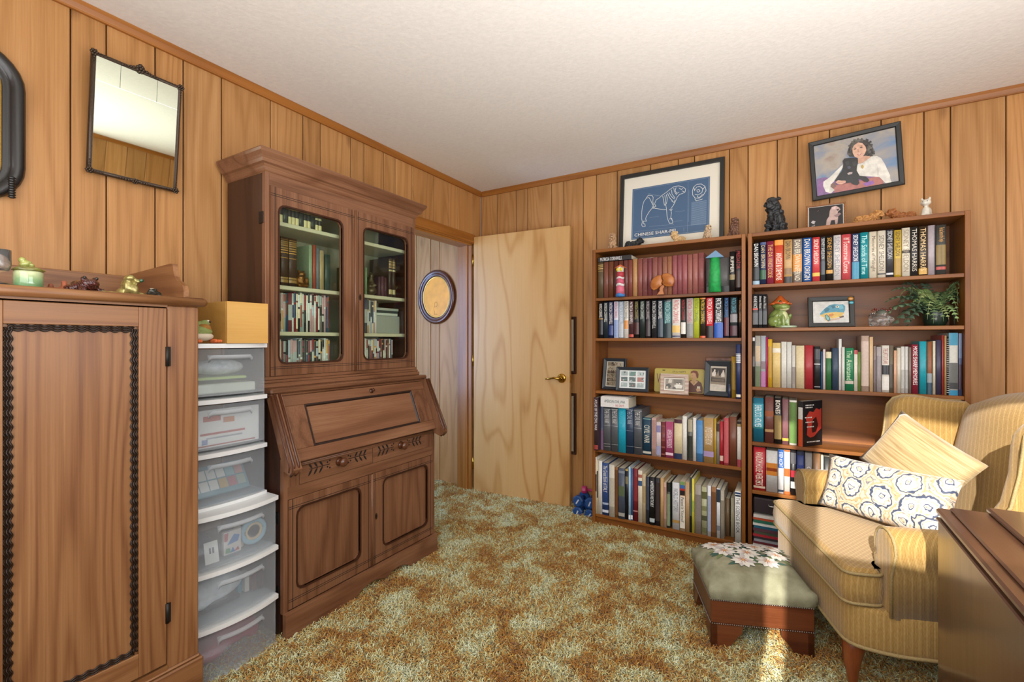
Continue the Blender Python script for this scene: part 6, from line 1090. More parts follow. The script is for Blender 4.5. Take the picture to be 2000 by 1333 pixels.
SITDOG=[((-.05,0,.36),(.21,.2,.3),(0,-22,0)),((.06,0,.42),(.17,.19,.24)),((-.1,0,.2),(.22,.24,.18)),((.09,0,.70),(.17,.19,.17)),((.14,0,.84),(.155,.165,.15)),((.27,0,.78),(.11,.12,.10)),((.0,0,.60),(.19,.2,.16)),((.33,0,.80),(.05,.06,.05)),((-.30,0,.12),(.12,.05,.05))]+mir(((.06,.13,.93),(.06,.05,.06)),((.17,.1,.24),(.065,.07,.24)),((.22,.1,.05),(.09,.07,.05)),((.0,.2,.07),(.16,.07,.07)),((-.08,.19,.2),(.15,.08,.15)))
LIEDOG=[((-.1,0,.2),(.34,.2,.19)),((-.3,0,.2),(.2,.21,.19)),((.18,0,.3),(.17,.17,.18)),((.30,0,.42),(.155,.165,.15)),((.43,0,.36),(.10,.11,.09)),((.49,0,.38),(.04,.05,.04))]+mir(((.24,.14,.5),(.05,.04,.07)),((.28,.15,.06),(.17,.06,.06)),((-.3,.2,.08),(.2,.08,.08)))
def dog(shape,label,s,loc,rz,c1,c2,coat=0,name='dog_figurine',sc=60,rough=.65,st=.9):
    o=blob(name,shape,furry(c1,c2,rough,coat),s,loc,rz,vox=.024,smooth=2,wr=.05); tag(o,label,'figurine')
    if shape is SITDOG: eyes(o,((.255,.075,.86),(.255,-.075,.86)),.022,s); m=MB(); m.ball((.375*s,0,.82*s),(.025*s,.04*s,.025*s),mat('1a1412',.3),2); m.obj('nose',o,True)
    else: eyes(o,((.40,.07,.46),(.40,-.07,.46)),.022,s); m=MB(); m.ball((.53*s,0,.40*s),(.02*s,.035*s,.022*s),mat('1a1412',.3),2); m.obj('nose',o,True)
    return o
R_=math.radians; ZT=1.8152
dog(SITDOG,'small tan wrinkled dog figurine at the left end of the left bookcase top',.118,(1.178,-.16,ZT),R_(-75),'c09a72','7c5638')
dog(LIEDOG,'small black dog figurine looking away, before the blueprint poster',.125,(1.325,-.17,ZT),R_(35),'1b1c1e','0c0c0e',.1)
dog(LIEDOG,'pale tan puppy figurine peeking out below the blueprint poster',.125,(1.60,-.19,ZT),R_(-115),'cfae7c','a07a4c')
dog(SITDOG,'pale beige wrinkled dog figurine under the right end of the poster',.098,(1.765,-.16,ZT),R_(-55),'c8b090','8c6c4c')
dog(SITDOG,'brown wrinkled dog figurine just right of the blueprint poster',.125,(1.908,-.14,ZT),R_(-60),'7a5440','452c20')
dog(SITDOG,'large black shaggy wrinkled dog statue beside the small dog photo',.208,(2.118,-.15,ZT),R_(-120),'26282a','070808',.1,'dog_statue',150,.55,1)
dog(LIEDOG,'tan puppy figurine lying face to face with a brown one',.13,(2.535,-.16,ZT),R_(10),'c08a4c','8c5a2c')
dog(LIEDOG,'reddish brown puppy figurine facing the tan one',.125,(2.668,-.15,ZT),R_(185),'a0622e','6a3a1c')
CAT=[((0,0,.3),(.2,.19,.28)),((.1,0,.3),(.15,.16,.26)),((-.12,0,.16),(.24,.22,.16)),((.12,0,.72),(.17,.19,.15)),((.24,0,.68),(.09,.11,.08)),((-.32,.06,.1),(.14,.07,.07))]+mir(((.1,.13,.88),(.05,.05,.1)),((.17,.09,.16),(.07,.07,.18)))
o=blob('cat_figurine',CAT,mat('d8d2c2',.25,coat=.4,noise=.15,nscale=40),.112,(2.765,-.15,ZT),R_(-110)); tag(o,'glossy white cat figurine near the right end of the bookcase top','figurine'); eyes(o,((.275,.075,.75),(.275,-.075,.75)),.018,.112)

CLOUD=D.materials.new('studio_backdrop_print'); CLOUD.use_nodes=True; n=CLOUD.node_tree.nodes; L=CLOUD.node_tree.links; b=n['Principled BSDF']; b.inputs['Roughness'].default_value=.4; tc=n.new('ShaderNodeTexCoord'); nz=n.new('ShaderNodeTexNoise'); nz.inputs['Scale'].default_value=7.5; nz.inputs['Detail'].default_value=4; nz.inputs['Distortion'].default_value=.6; L.new(tc.outputs['Object'],nz.inputs[0]); cr=n.new('ShaderNodeValToRGB'); e=cr.color_ramp.elements; e[0].position=.32; e[0].color=lin('4c6a94'); e[1].position=.7; e[1].color=lin('8c7468')
for p_,c_ in ((.42,'6c84a0'),(.5,'8c8c90'),(.6,'a49a8c')): q=e.new(p_); q.color=lin(c_)
L.new(nz.outputs[0],cr.inputs[0]); L.new(cr.outputs[0],b.inputs['Base Color'])
def picture(label,M,W,Hh,prof,fm,matb,inner,art,pm='b0a890',name='picture_frame',strut=False,backm=None,th=.012,cat='picture frame'):
    t=thing(name,label,cat,M@Vector((0,0,0)))
    m=MB(M); m.frame(-W/2,W/2,0,Hh,prof,fm); m.box((-W/2+.003,.003,0),(W/2-.003,Hh-.003,.003),mat('3a3028',.8)); m.obj('frame',t)
    d=prof[-1][0]
    if matb: m=MB(M); m.poly([(-W/2+d-.001,d-.001),(W/2-d+.001,d-.001),(W/2-d+.001,Hh-d+.001),(-W/2+d-.001,Hh-d+.001)],.0042,mat(matb,.8)); m.obj('mat_board',t)
    u0,u1,v0,v1=inner; m=MB(M); m.poly([(u0,v0),(u1,v0),(u1,v1),(u0,v1)],.0046,mat(pm,.35) if isinstance(pm,str) else pm)
    if art:
        for k,(c,P) in enumerate(art): m.poly([(u0+(u1-u0)*p[0],v0+(v1-v0)*p[1]) for p in P],.0048+.00006*k,mat(c,.35,coat=.15,noise=.22,nscale=45))
    o=m.obj('print',t)
    if strut: m=MB(M); m.prism([(-.02,.0),(.02,.0),(.012,Hh*.7),(-.012,Hh*.7)],-.004,-.001,mat('1c1a18',.8)); m.obj('easel_back',t)
    return t,o
FB=mat('23221f',.45,name='black_frame'); 
flat=lambda w,d:[(0,0),(0,d),(.003,d+.002),(w-.003,d+.002),(w,d),(w,.004)]
# blueprint poster leaning on the wall
a=math.atan2(.045,.535); PM_=PL((1.518,-.062,1.8165),X3,(0,sin(a),cos(a)))
blue='46607e'; WP,HP=.655,.538
t,pr=picture('large framed blue dog blueprint poster leaning on the left bookcase top',PM_,WP,HP,flat(.026,.016),FB,'ddd6c4',(-.245,.243,.082,.432),None,blue)
m=MB(PM_); LW=mat('dfe2da',.6); LT=mat('93a6b8',.6); LD=mat('2e4560',.6); u0,u1,v0,v1=-.245,.243,.082,.432; q=lambda p:(u0+(u1-u0)*p[0],v0+(v1-v0)*p[1])
def strip(P,w,mt,lift=.005):
    P=[Vector((*q(p),0)) for p in P]; i=m.mi(mt)
    for A,B in zip(P,P[1:]):
        dv=(B-A)
        if dv.length<1e-5: continue
        nn=Vector((-dv.y,dv.x,0)).normalized()*w/2; e=dv.normalized()*w*.3
        m.F([m.V((p.x,p.y,lift)) for p in (A-nn-e,B-nn+e,B+nn+e,A+nn-e)],i)
for P in ART['dog_lines']: strip(P,.0024,LW,.0052)
for P in ART['dog_thin']: strip(P,.001,LT)
for P in ART['dog_text']: strip(P,.0016,LT)
for P in ([(.015,.02),(.985,.02),(.985,.98),(.015,.98),(.015,.02)],): strip(P,.0014,LT)
for P in ([(.735,.04),(.735,.97)],[(.03,.15),(.97,.15)]): strip(P,.0008,LT)
m.obj('blueprint_lines',pr)
text('CHINESE SHAR-PEI',pr,PM_@Vector((-.245+.488*.315,.082+.35*.085,.0054)),PM_.to_3x3()@Vector(X3),PM_.to_3x3()@Vector(Y3),.265,.021,'e4e2d8','poster_title')
# woman and dog portrait, hung askew
r=R_(3.7); tl=R_(3.2); up=Matrix.Rotation(-tl,3,'X')@Vector((-sin(r),0,cos(r))); 
PT=PL((2.5005,-.03,2.019),(cos(r),0,sin(r)),Vector((-sin(r),-sin(tl),cos(r))))
picture('black framed portrait of a curly haired woman with a black dog, hung askew',PT,.404,.327,[(0,0),(0,.013),(.004,.016),(.020,.014),(.024,.008),(.024,.004)],FB,None,(-.178,.178,.024,.303),ART['portrait'][1:],CLOUD)
# small dog photo in a braided frame on the bookcase top
a=R_(9); PD=PL((2.355,-.15,1.8165),Vector((1,-.0,0)),(0,sin(a),cos(a)))
DG=[('1a1718',[(0,0),(1,0),(1,1),(0,1)]),('b89c94',[(.5,.05),(.53,.35),(.6,.5),(.62,.75),(.68,.92),(.8,.95),(.9,.85),(.93,.75),(.86,.68),(.84,.55),(.86,.4),(.84,.12),(.78,.1),(.76,.3),(.66,.3),(.62,.08)]),('8c7070',[(.74,.5),(.9,.62),(.95,.55),(.82,.4)]),('d0b4ac',[(.68,.9),(.8,.93),(.78,.8),(.7,.8)]),('3a2c2c',[(.8,.78),(.9,.8),(.86,.7)]),('c0b8b4',[(.06,.3),(.12,.38),(.2,.32),(.16,.26),(.18,.2),(.1,.24)]),('a8a09c',[(.08,.1),(.18,.12),(.18,.15),(.08,.13)]),('8c5c54',[(.24,.78),(.3,.85),(.28,.8)])]
t,o=picture('small framed photo of a tan wrinkled dog on black, on the right bookcase',PD,.176,.142,[(0,0),(0,.008),(.004,.011),(.008,.008),(.009,.004)],mat('8a5a34',.5,noise=.5,nscale=180),'d8d2c6',(-.076,.076,.011,.131),DG,strut=True)
m=MB(PD)
for (A,B) in (((-.084,.004),(.084,.004)),((.084,.004),(.084,.138)),((.084,.138),(-.084,.138)),((-.084,.138),(-.084,.004))):
    A=Vector((*A,.010)); B=Vector((*B,.010)); n_=int((B-A).length/.004); dv=(B-A).normalized(); nn=Vector((-dv.y,dv.x,0))
    for ph in (0,PI): m.tube([A+(B-A)*k/n_+nn*.0022*sin(k*.8+ph)+Vector((0,0,.0016*cos(k*.8+ph))) for k in range(n_+1)],.0017,4,mat('9c6a40',.5))
o=m.obj('braided_rope',t)
# frames on the photograph shelf
Z3s=.8945
BEV=[(0,0),(0,.016),(.003,.018),(.018,.010),(.02,.004)]; NVY=mat('2c3238',.45,name='charcoal_frame')
random.seed(8)
def mosaic(nx,ny,gap,cols,bg):
    A=[(bg,[(0,0),(1,0),(1,1),(0,1)])]
    for i in range(nx):
        for j in range(ny):
            x0,x1,y0,y1=i/nx+gap,(i+1)/nx-gap,j/ny+gap,(j+1)/ny-gap
            A.append((random.choice(cols),[(x0,y0),(x1,y0),(x1,y1),(x0,y1)]))
            for k in range(4):
                cx,cy=random.uniform(x0,x1),random.uniform(y0,y1); w_=(x1-x0)*random.uniform(.1,.24); h_=(y1-y0)*random.uniform(.12,.3); P=[(min(max(cx+w_*cos(b),x0),x1),min(max(cy+h_*sin(b),y0),y1)) for b in (.4,1.6,2.9,4.2,5.3)]
                A.append((random.choice(cols),P))
    return A
def stand(X,Y,z,yaw,tilt): return PL((X,Y,z),(cos(yaw),sin(yaw),0),(-sin(yaw)*-sin(tilt)*-1,cos(yaw)*sin(tilt),cos(tilt)))
picture('upright black photo frame behind the nine panel one on the left bookcase',stand(1.188,-.17,Z3s+.0005,R_(-4),R_(10)),.158,.208,BEV,NVY,'c8c4b8',(-.052,.052,.026,.184),mosaic(4,6,.01,('6a5c48','8a7c64','a89c84','4c4034','b8b0a0'),'b0a890'),strut=True)
picture('charcoal frame holding a grid of nine small color photos',stand(1.325,-.215,Z3s+.0005,R_(4),R_(9)),.205,.155,BEV,NVY,'d8dcd8',(-.078,.078,.024,.131),mosaic(3,3,.035,('5c8478','8a9c94','a86c5c','b8c0bc','4c5c58','98a8a4','c8ccc4'),'dfe3e0'),strut=True)
# licence plate style sign
PP=stand(1.593,-.135,Z3s+.0008,0,R_(8)); pl=thing('novelty_plate','yellow novelty license plate with a vintage woman, behind the striped frame','plate',(1.593,-.135,Z3s))
m=MB(PP); YEL=mat('b8a444',.4); m.prism(rrect(-.15,.15,0,.15,.012),0,.0012,YEL); m.rings([[(p[0],p[1],w_) for p in rrect(-.15+d,.15-d,d,.15-d,.012-d*.6)] for d,w_ in ((.003,.0012),(.0045,.0026),(.006,.0012))],YEL,False,False); m.obj('plate',pl)
m=MB(PP)
for u in (-.093,.093): m.prism(rrect(u-.009,u+.009,.136,.1405,.002),.0012,.0016,DARK)
m.obj('slot_holes',pl)
Rp=PP.to_3x3(); text("I'M A HAPPY",pl,PP@Vector((.002,.131,.0016)),Rp@Vector(X3),Rp@Vector(Y3),.082,.011,'2c2414','lettering'); text('V',pl,PP@Vector((-.125,.085,.0016)),Rp@Vector(X3),Rp@Vector(Y3),.024,.062,'6c2c5c','lettering')
m=MB(PP); m.box((-.101,.052,.0014),(-.096,.116,.0016),mat('6c2c5c',.5)); m.obj('lettering_stroke',pl)
wom=[('6a4438',[(.65,0),(.64,.22),(.67,.45),(.73,.53),(.8,.55),(.88,.53),(.94,.45),(.97,.25),(.97,0)]),('c8a070',[(.75,.5),(.79,.42),(.84,.5),(.83,.62),(.77,.62)]),('c89c70',[(.735,.72),(.74,.62),(.77,.56),(.81,.57),(.84,.66),(.84,.8),(.79,.88),(.745,.83)]),('7c3c24',[(.73,.8),(.735,.9),(.79,.95),(.86,.92),(.885,.8),(.88,.66),(.855,.62),(.84,.72),(.83,.82),(.79,.86),(.75,.84)]),('d0a87c',[(.76,.52),(.8,.4),(.83,.52),(.88,.5),(.8,.32),(.72,.48)]),('e0d0b0',[(.86,.3),(.92,.3),(.92,.14),(.86,.14)]),('c89c70',[(.84,.2),(.9,.22),(.94,.12),(.86,.08)]),('3a2418',[(.75,.735),(.77,.74),(.77,.725)]),('8c3428',[(.745,.64),(.775,.635),(.77,.62)])]
m=MB(PP)
for k,(c,P) in enumerate(wom): m.poly([(-.15+.3*p[0],.15*p[1]) for p in P],.0014+.00008*k,mat(c,.5))
m.obj('printed_woman',pl)
ST=D.materials.new('wood_metal_stripe'); ST.use_nodes=True; n=ST.node_tree.nodes; L=ST.node_tree.links; b=n['Principled BSDF']; tc=n.new('ShaderNodeTexCoord'); sp=n.new('ShaderNodeSeparateXYZ'); L.new(tc.outputs['Object'],sp.inputs[0]); s_=math_node(n,L,'SINE',math_node(n,L,'MULTIPLY',sp.outputs['Z'],2*PI/.0075)); s_=math_node(n,L,'GREATER_THAN',s_,.2); mx=n.new('ShaderNodeMixRGB'); L.new(s_,mx.inputs[0]); mx.inputs[1].default_value=lin('8c5c40'); mx.inputs[2].default_value=lin('d8d0c0'); L.new(mx.outputs[0],b.inputs['Base Color']); b.inputs['Roughness'].default_value=.35
BW=mosaic(2,1,0,('5c5648','a89c88'),'8a8070')[:1]+[('c8c0b0',[(.15,.6),(.35,.62),(.38,.95),(.2,.98)]),('3a342c',[(.02,.1),(.2,.05),(.35,.3),(.2,.55),(.05,.45)]),('b8ac98',[(.05,.05),(.18,.06),(.16,.3),(.06,.28)]),('6a6050',[(.45,.55),(.9,.6),(.9,.95),(.45,.95)]),('d8d4c8',[(.5,.1),(.9,.12),(.95,.4),(.7,.5),(.5,.42)]),('e0d8cc',[(.6,.5),(.66,.48),(.68,.62),(.61,.64)]),('e0d8cc',[(.74,.52),(.8,.5),(.82,.64),(.75,.66)]),('2c2620',[(.58,.62),(.7,.6),(.7,.7),(.6,.7)]),('2c2620',[(.73,.64),(.84,.62),(.83,.72),(.74,.72)]),('4a4238',[(.4,.05),(.6,.06),(.55,.25),(.42,.22)])]
picture('striped wood and metal frame with an old black and white photo',stand(1.59,-.243,Z3s+.0005,R_(3),R_(10)),.165,.123,[(0,0),(0,.010),(.002,.012),(.021,.012),(.023,.009),(.023,.004)],ST,'e0dcd0',(-.053,.053,.030,.093),BW,strut=True)
OLD=[('8a7c68',[(0,0),(1,0),(1,1),(0,1)]),('c8c0b0',[(0,0),(1,0),(1,.22),(0,.26)]),('2c2824',[(.05,.95),(.2,.99),(.95,.98),(.9,.6),(.7,.7),(.55,.62),(.5,.9),(.4,.7),(.1,.7)]),('d8d0c4',[(.08,.62),(.3,.6),(.36,.78),(.2,.86),(.08,.75)]),('d8d0c4',[(.7,.58),(.92,.6),(.9,.8),(.78,.84),(.68,.72)]),('e0d4c4',[(.2,.82),(.3,.82),(.3,.92),(.2,.92)]),('e0d4c4',[(.78,.8),(.86,.8),(.86,.9),(.78,.9)]),('4c4236',[(.02,.36),(.98,.34),(.96,.52),(.04,.56)]),('6a5c4a',[(.1,.4),(.9,.38),(.9,.48),(.1,.5)])]
PF=stand(1.827,-.205,Z3s+.0005,R_(-7),R_(9))
picture('charcoal photo frame with an old picture of people, at the right',PF,.148,.205,[(0,0),(0,.018),(.003,.020),(.026,.010),(.03,.004)],NVY,'c8c0b0',(-.042,.042,.038,.166),OLD,strut=True)
PF2=stand(1.828,-.165,Z3s+.0005,R_(-3),R_(9))
picture('brown patchwork frame mostly hidden behind the charcoal frame at the right',PF2,.155,.224,[(0,0),(0,.010),(.002,.012),(.016,.012),(.018,.004)],mat('7a5040',.5,noise=.6,nscale=40),'c8c0b0',(-.05,.05,.03,.18),None,'8a7c68')
# two framed pictures on the wall behind the open door
for k,(zb,hh_,c) in enumerate(((.978,.417,'8a7a64'),(.39,.446,'7a6a58'))):
    picture('dark framed picture half hidden behind the open door, %s'%('upper one' if k==0 else 'lower one'),PL((.69,-.006,zb),X3,Z3),.325,hh_,[(0,0),(0,.014),(.004,.018),(.016,.014),(.02,.008),(.02,.004)],mat('3c2416',.4),'b8aa90',(-.1,.1,.07,hh_-.07),None,c,cat='picture frame')
# toad picture with two glass beads
PQ=stand(2.378,-.15,1.2913,R_(6),R_(9)); t,o=picture('black framed painting of a blue toad with two glass beads on its corner',PQ,.208,.165,[(0,0),(0,.014),(.002,.016),(.02,.014),(.024,.008),(.024,.004)],FB,None,(-.08,.08,.024,.141),ART['toad'],'cfcdc6',strut=True)
m=MB(PQ); m.ball((.088,.150,.018),(.013,.011,.007),mat('c08030',.08,coat=1),3); m.obj('amber_bead',t); m=MB(PQ); m.ball((.090,.128,.018),(.011,.009,.006),mat('3c9cac',.08,coat=1),3); m.obj('turquoise_bead',t)
# ---------------------------------------------------------------- sculpted towers and carving on the top shelf
ZA=1.4985
tw=thing('painted_tower','pink painted paper tower with orange star top on the top shelf','sculpture',(1.268,-.287,ZA))
def ringz(z,r,cx,cy,n=14,wob=0): return [(cx+r*cos(2*PI*k/n),cy+r*sin(2*PI*k/n),z+wob*sin(3*2*PI*k/n)) for k in range(n)]
cx,cy=1.268,-.279; zc=ZA
def tseg(name,zs,col,parent,rough=.6):
    m=MB(); m.rings([ringz(z,r,cx,cy,18,w_) for z,r,w_ in zs],mat(col,rough,noise=.25,nscale=60)); o=m.obj(name,parent); o['label']=None or name.replace('_',' '); del o['label']; return o
tseg('blue_foot',[(zc,.029,0),(zc+.012,.0295,.002),(zc+.018,.0285,.004)],'3a78b8',tw); tseg('pink_body',[(zc+.016,.0275,.004),(zc+.07,.025,.003)],'d06a80',tw); tseg('white_stripe',[(zc+.068,.0262,.004),(zc+.082,.0258,.004)],'e4dcd8',tw); tseg('rose_body',[(zc+.08,.0245,.004),(zc+.115,.0235,.003)],'c85a70',tw); tseg('white_stripe',[(zc+.113,.0248,.004),(zc+.124,.0242,.004)],'e4dcd8',tw); tseg('red_band',[(zc+.122,.0232,.003),(zc+.155,.0225,0)],'b83a44',tw); tseg('white_lantern',[(zc+.155,.0215,0),(zc+.188,.0215,0)],'e4e0d0',tw)
for a_ in (-120,-62): m=MB(); m.ball((cx+.0205*cos(R_(a_)),cy+.0205*sin(R_(a_)),zc+.171),(.011,.006,.0125),mat('d8c030',.5),2); m.obj('yellow_window',tw)
m=MB(); i=m.mi(mat('d0683c',.6))
P5=[]
for k in range(10): rr_=.045 if k%2==0 else .017; P5.append((rr_*cos(2*PI*k/10+.6),rr_*sin(2*PI*k/10+.6)))
b0=[m.V((cx+p[0],cy+p[1],zc+.188-(.006 if k%2==0 else 0))) for k,p in enumerate(P5)]; tp=m.V((cx,cy,zc+.205)); bt=m.V((cx,cy,zc+.186))
for k in range(10): m.F([b0[k],b0[(k+1)%10],tp],i); m.F([b0[(k+1)%10],b0[k],bt],i)
m.obj('star_roof',tw)
gt=thing('painted_tower','green painted paper tower with blue pointed roof on the top shelf','sculpture',(1.822,-.287,ZA))
cx,cy=1.822,-.282; m=MB(); m.rings([ringz(ZA,.034,cx,cy,18),ringz(ZA+.1,.0295,cx,cy,18),ringz(ZA+.196,.0255,cx,cy,18)],mat('22a04e',.6,noise=.3,nscale=50,bump=.3)); m.obj('green_body',gt)
m=MB(); i=m.mi(mat('6f93b4',.55)); B=[m.V((cx+x,cy+y,ZA+.194)) for x,y in ((-.046,-.03),(.05,-.022),(.042,.03),(-.04,.03))]; T=m.V((cx+.004,cy,ZA+.238))
for k in range(4): m.F([B[k],B[(k+1)%4],T],i)
m.F(B[::-1],i); m.obj('blue_roof',gt)
cv=thing('wooden_carving','two-lobed carved wooden tree on the top shelf','carving',(1.53,-.285,ZA)); CM=wood('carving_wood',['8a4a20','a8622c','b87438'],'X',12,3,6,.5,.3,.35,.2,0,0); VM=PL((1.53,-.287,ZA),X3,Z3)
lob1=[(-.004,.118),(-.002,.095),(.004,.085),(-.003,.066),(.002,.056),(-.012,.048),(-.03,.034),(-.048,.026),(-.064,.036),(-.07,.058),(-.066,.085),(-.046,.108),(-.022,.118)]
lob2=[(.0,.117),(.004,.124),(.03,.127),(.056,.115),(.07,.094),(.072,.07),(.062,.048),(.05,.044),(.03,.046),(.012,.052),(.006,.058),(.001,.068),(.008,.086),(.002,.096)]
for P in (lob1,lob2):
    gx=sum(p[0] for p in P)/len(P); gy=sum(p[1] for p in P)/len(P); sc_=lambda s:[(gx+(p[0]-gx)*s,gy+(p[1]-gy)*s) for p in P]
    m=MB(VM); m.rings([[(p[0],p[1],w_) for p in sc_(s)] for s,w_ in ((.86,-.014),(.96,-.011),(1,-.005),(1,.005),(.96,.011),(.86,.014))],CM); m.obj('lobe',cv)
m=MB(VM); m.prism([(-.03,0),(-.022,.01),(-.012,.022),(-.014,.036),(-.006,.05),(.008,.056),(.014,.046),(.006,.036),(.004,.024),(.008,.012),(.01,0)],-.009,.009,CM); m.obj('stem',cv)
# ---------------------------------------------------------------- frog with the leaf hat, glass frog, fern
ZB=1.2905
FROG=[((-.06,0,.30),(.24,.22,.28)),((-.02,0,.16),(.26,.26,.16)),((.12,0,.38),(.15,.17,.2)),((.10,0,.68),(.22,.22,.14)),((.22,0,.64),(.15,.18,.10)),((0,0,.72),(.18,.2,.14))]+mir(((.15,.15,.8),(.07,.07,.07)),((.26,.1,.2),(.055,.055,.22)),((.02,.26,.2),(.17,.09,.17)),((.14,.27,.32),(.08,.07,.16),(0,35,0)),((.34,.12,.03),(.1,.07,.03)),((.24,.28,.03),(.14,.06,.03)))
fg=blob('frog_figurine',FROG,bumpy('98a85c','5c7434',.15,20,.15,.7,.002,False),.175,(2.135,-.2,ZB),R_(-38),vox=.03); tag(fg,'green glazed frog figurine wearing an orange leaf hat','figurine')
m=MB(); m.ball((.19*.175,0,.60*.175),(.16*.175,.15*.175,.075*.175),mat('d8d2a4',.2,coat=.6),3); m.ball((.2*.175,0,.36*.175),(.10*.175,.12*.175,.17*.175),mat('c8cc94',.2,coat=.6),3); m.obj('pale_throat',fg,True)
m=MB(); OR=mat('c05a24',.25,coat=.5)
m.lathe([(.0,.30*.6),(.008,.175),(.022,.158),(.04,.142),(.05,.132),(.046,.130),(.02,.145),(0,.15)],14,OR,c=(.012,0)); 
for k in range(7): a_=2*PI*k/7; m.ball((.012+.045*cos(a_),.045*sin(a_),.131),(.014,.012,.006),OR,2)
m.obj('leaf_hat',fg,True); eyes(fg,((.19,.15,.80),(.19,-.15,.80)),.05,.175,'14140c')
m=MB(); m.lathe([(0,.0),(.052,.0),(.055,.006),(.05,.011),(0,.011)],16,mat('a9bda0',.15,coat=.7),c=(.045,0)); m.obj('lily_pad_base',fg,True)
GL=D.materials.new('clear_glass'); GL.use_nodes=True; b=GL.node_tree.nodes['Principled BSDF']; b.inputs['Transmission Weight'].default_value=.95; b.inputs['Roughness'].default_value=.03; b.inputs['IOR'].default_value=1.48; b.inputs['Base Color'].default_value=(.95,.97,.96,1)
gf=blob('glass_figurine',[((0,0,.3),(.34,.3,.28)),((.05,0,.55),(.26,.24,.2)),((.34,0,.28),(.16,.16,.15)),((-.3,.05,.35),(.15,.2,.28))]+mir(((.12,.22,.12),(.16,.12,.12)),((-.2,.24,.1),(.16,.1,.1))),GL,.115,(2.578,-.215,ZB),R_(-20),vox=.05,smooth=2); tag(gf,'clear glass animal with red top beside the fern','figurine')
m=MB()
for k in range(9): m.ball((-.03+.009*k,.004*sin(k*2),.083+.006*sin(k*1.7)),(.007,.008,.006),mat('6a1c12',.12,coat=1),1)
m.obj('red_crest',gf,True)
fn=thing('fern_plant','bushy artificial fern in a dark green pot at the shelf end','plant',(2.80,-.15,ZB))
m=MB(); m.lathe([(0,ZB),(.036,ZB),(.046,ZB+.02),(.052,ZB+.06),(.05,ZB+.082),(.044,ZB+.085),(.0,ZB+.08)],18,mat('1c3024',.35,coat=.3,noise=.3,nscale=60),c=(2.795,-.16)); m.obj('pot',fn)
random.seed(17); G1=[mat('667f50',.5,noise=.2,nscale=60),mat('8aa468',.5,noise=.2,nscale=60),mat('a9b878',.5,noise=.2,nscale=60),mat('48644c',.5,noise=.2,nscale=60)]; G2=mat('566f58',.5,noise=.25,nscale=80); G3=mat('7c9874',.5,noise=.25,nscale=80)
def frond(base,az,L_,rise,droop,wd,mt,n=11,broad=False):
    m=MB(); i=m.mi(mt); pts=[]; d=Vector((cos(az),sin(az),0)); sd3=Vector((-sin(az),cos(az),0))
    for k in range(n+1):
        t=k/n; p=Vector(base)+d*L_*t*(1-.15*t)+Vector((0,0,rise*sin(t*PI*.62)-droop*t*t)); 
        p.x=min(max(p.x,2.05),2.868); p.y=min(max(p.y,-.285),-.035); p.z=min(max(p.z,ZB+.004),1.505); pts.append(p)
    m.tube(pts,[.0022*(1-.7*k/n) for k in range(n+1)],4,mt)
    for k in range(1,n):
        t=k/n; p=pts[k]; fw=(pts[k+1]-pts[k-1]).normalized(); ll=wd*(sin(PI*(t*.85+.15))**.7)
        for s in (1,-1):
            a=p+sd3*s*ll+fw*ll*.45+Vector((0,0,-ll*.25)); c1=p+fw*(L_/n*.52); c0=p-fw*(L_/n*.30); mid=p+sd3*s*ll*.6+fw*(ll*.25+L_/n*.5)+Vector((0,0,.003)); mid0=p+sd3*s*ll*.6+fw*(ll*.25-L_/n*.22)
            q=[c0,mid0,a,mid,c1]; q=[Vector((min(v.x,2.872),max(min(v.y,-.03),-.30),max(v.z,ZB+.002))) for v in q]
            v=[m.V(x) for x in q]; m.F([v[0],v[1],v[3],v[4]],i,True); m.F([v[1],v[2],v[3]],i,True)
    return m.obj('frond',fn)
b0=(2.795,-.16,ZB+.075)
for k in range(46):
    az=random.uniform(0,2*PI); L_=random.uniform(.08,.18); frond(b0,az,L_,random.uniform(.04,.15),random.uniform(.02,.15),random.uniform(.020,.030),random.choice(G1))
for az,L_,ri,dr in ((182,.23,.10,.05),(198,.25,.07,.09),(186,.2,.13,.02),(210,.24,.05,.13),(192,.27,.06,.08),(205,.19,.10,.06),(218,.2,.03,.10),(188,.15,.14,.0)): frond(b0,R_(az),L_,ri,dr,.042,random.choice((G2,G3)),8,True)
# ---------------------------------------------------------------- bronze frog and figurines inside the secretary
bf=blob('bronze_frog',[((0,0,.3),(.26,.24,.3)),((.12,0,.62),(.2,.2,.14)),((.0,0,.1),(.38,.34,.1))]+mir(((.1,.14,.78),(.07,.07,.07)),((.1,.3,.3),(.1,.1,.24)),((.25,.2,.1),(.12,.1,.1))),mat('8a6030',.3,.8,noise=.4,nscale=60),.10,(.235,-1.81,1.4655),0,vox=.05); tag(bf,'small bronze frog ornament beside the gilt leather volumes','figurine')
sg=blob('seated_figurine',[((0,0,.2),(.28,.25,.2)),((0,0,.5),(.17,.18,.3)),((.05,0,.85),(.12,.12,.13)),((.15,.1,.45),(.16,.06,.06)),((.12,-.12,.5),(.14,.06,.06)),((-.05,.05,.98),(.09,.09,.06))],mat('5c5038',.35,.5,noise=.5,nscale=70),.125,(.235,-1.385,1.4655),0,vox=.05); tag(sg,'dark seated figurine behind the right glass door','figurine')
m=MB(); m.prism([(-1.84,1.4655),(-1.765,1.4655),(-1.765,1.62),(-1.79,1.655),(-1.82,1.652),(-1.84,1.62)],.10,.12,mat('4c4248',.5),LF); tag(m.obj('framed_miniature',None,loc=(.11,-1.80,1.4655)),'dim grey purple picture card behind the bronze frog','card')
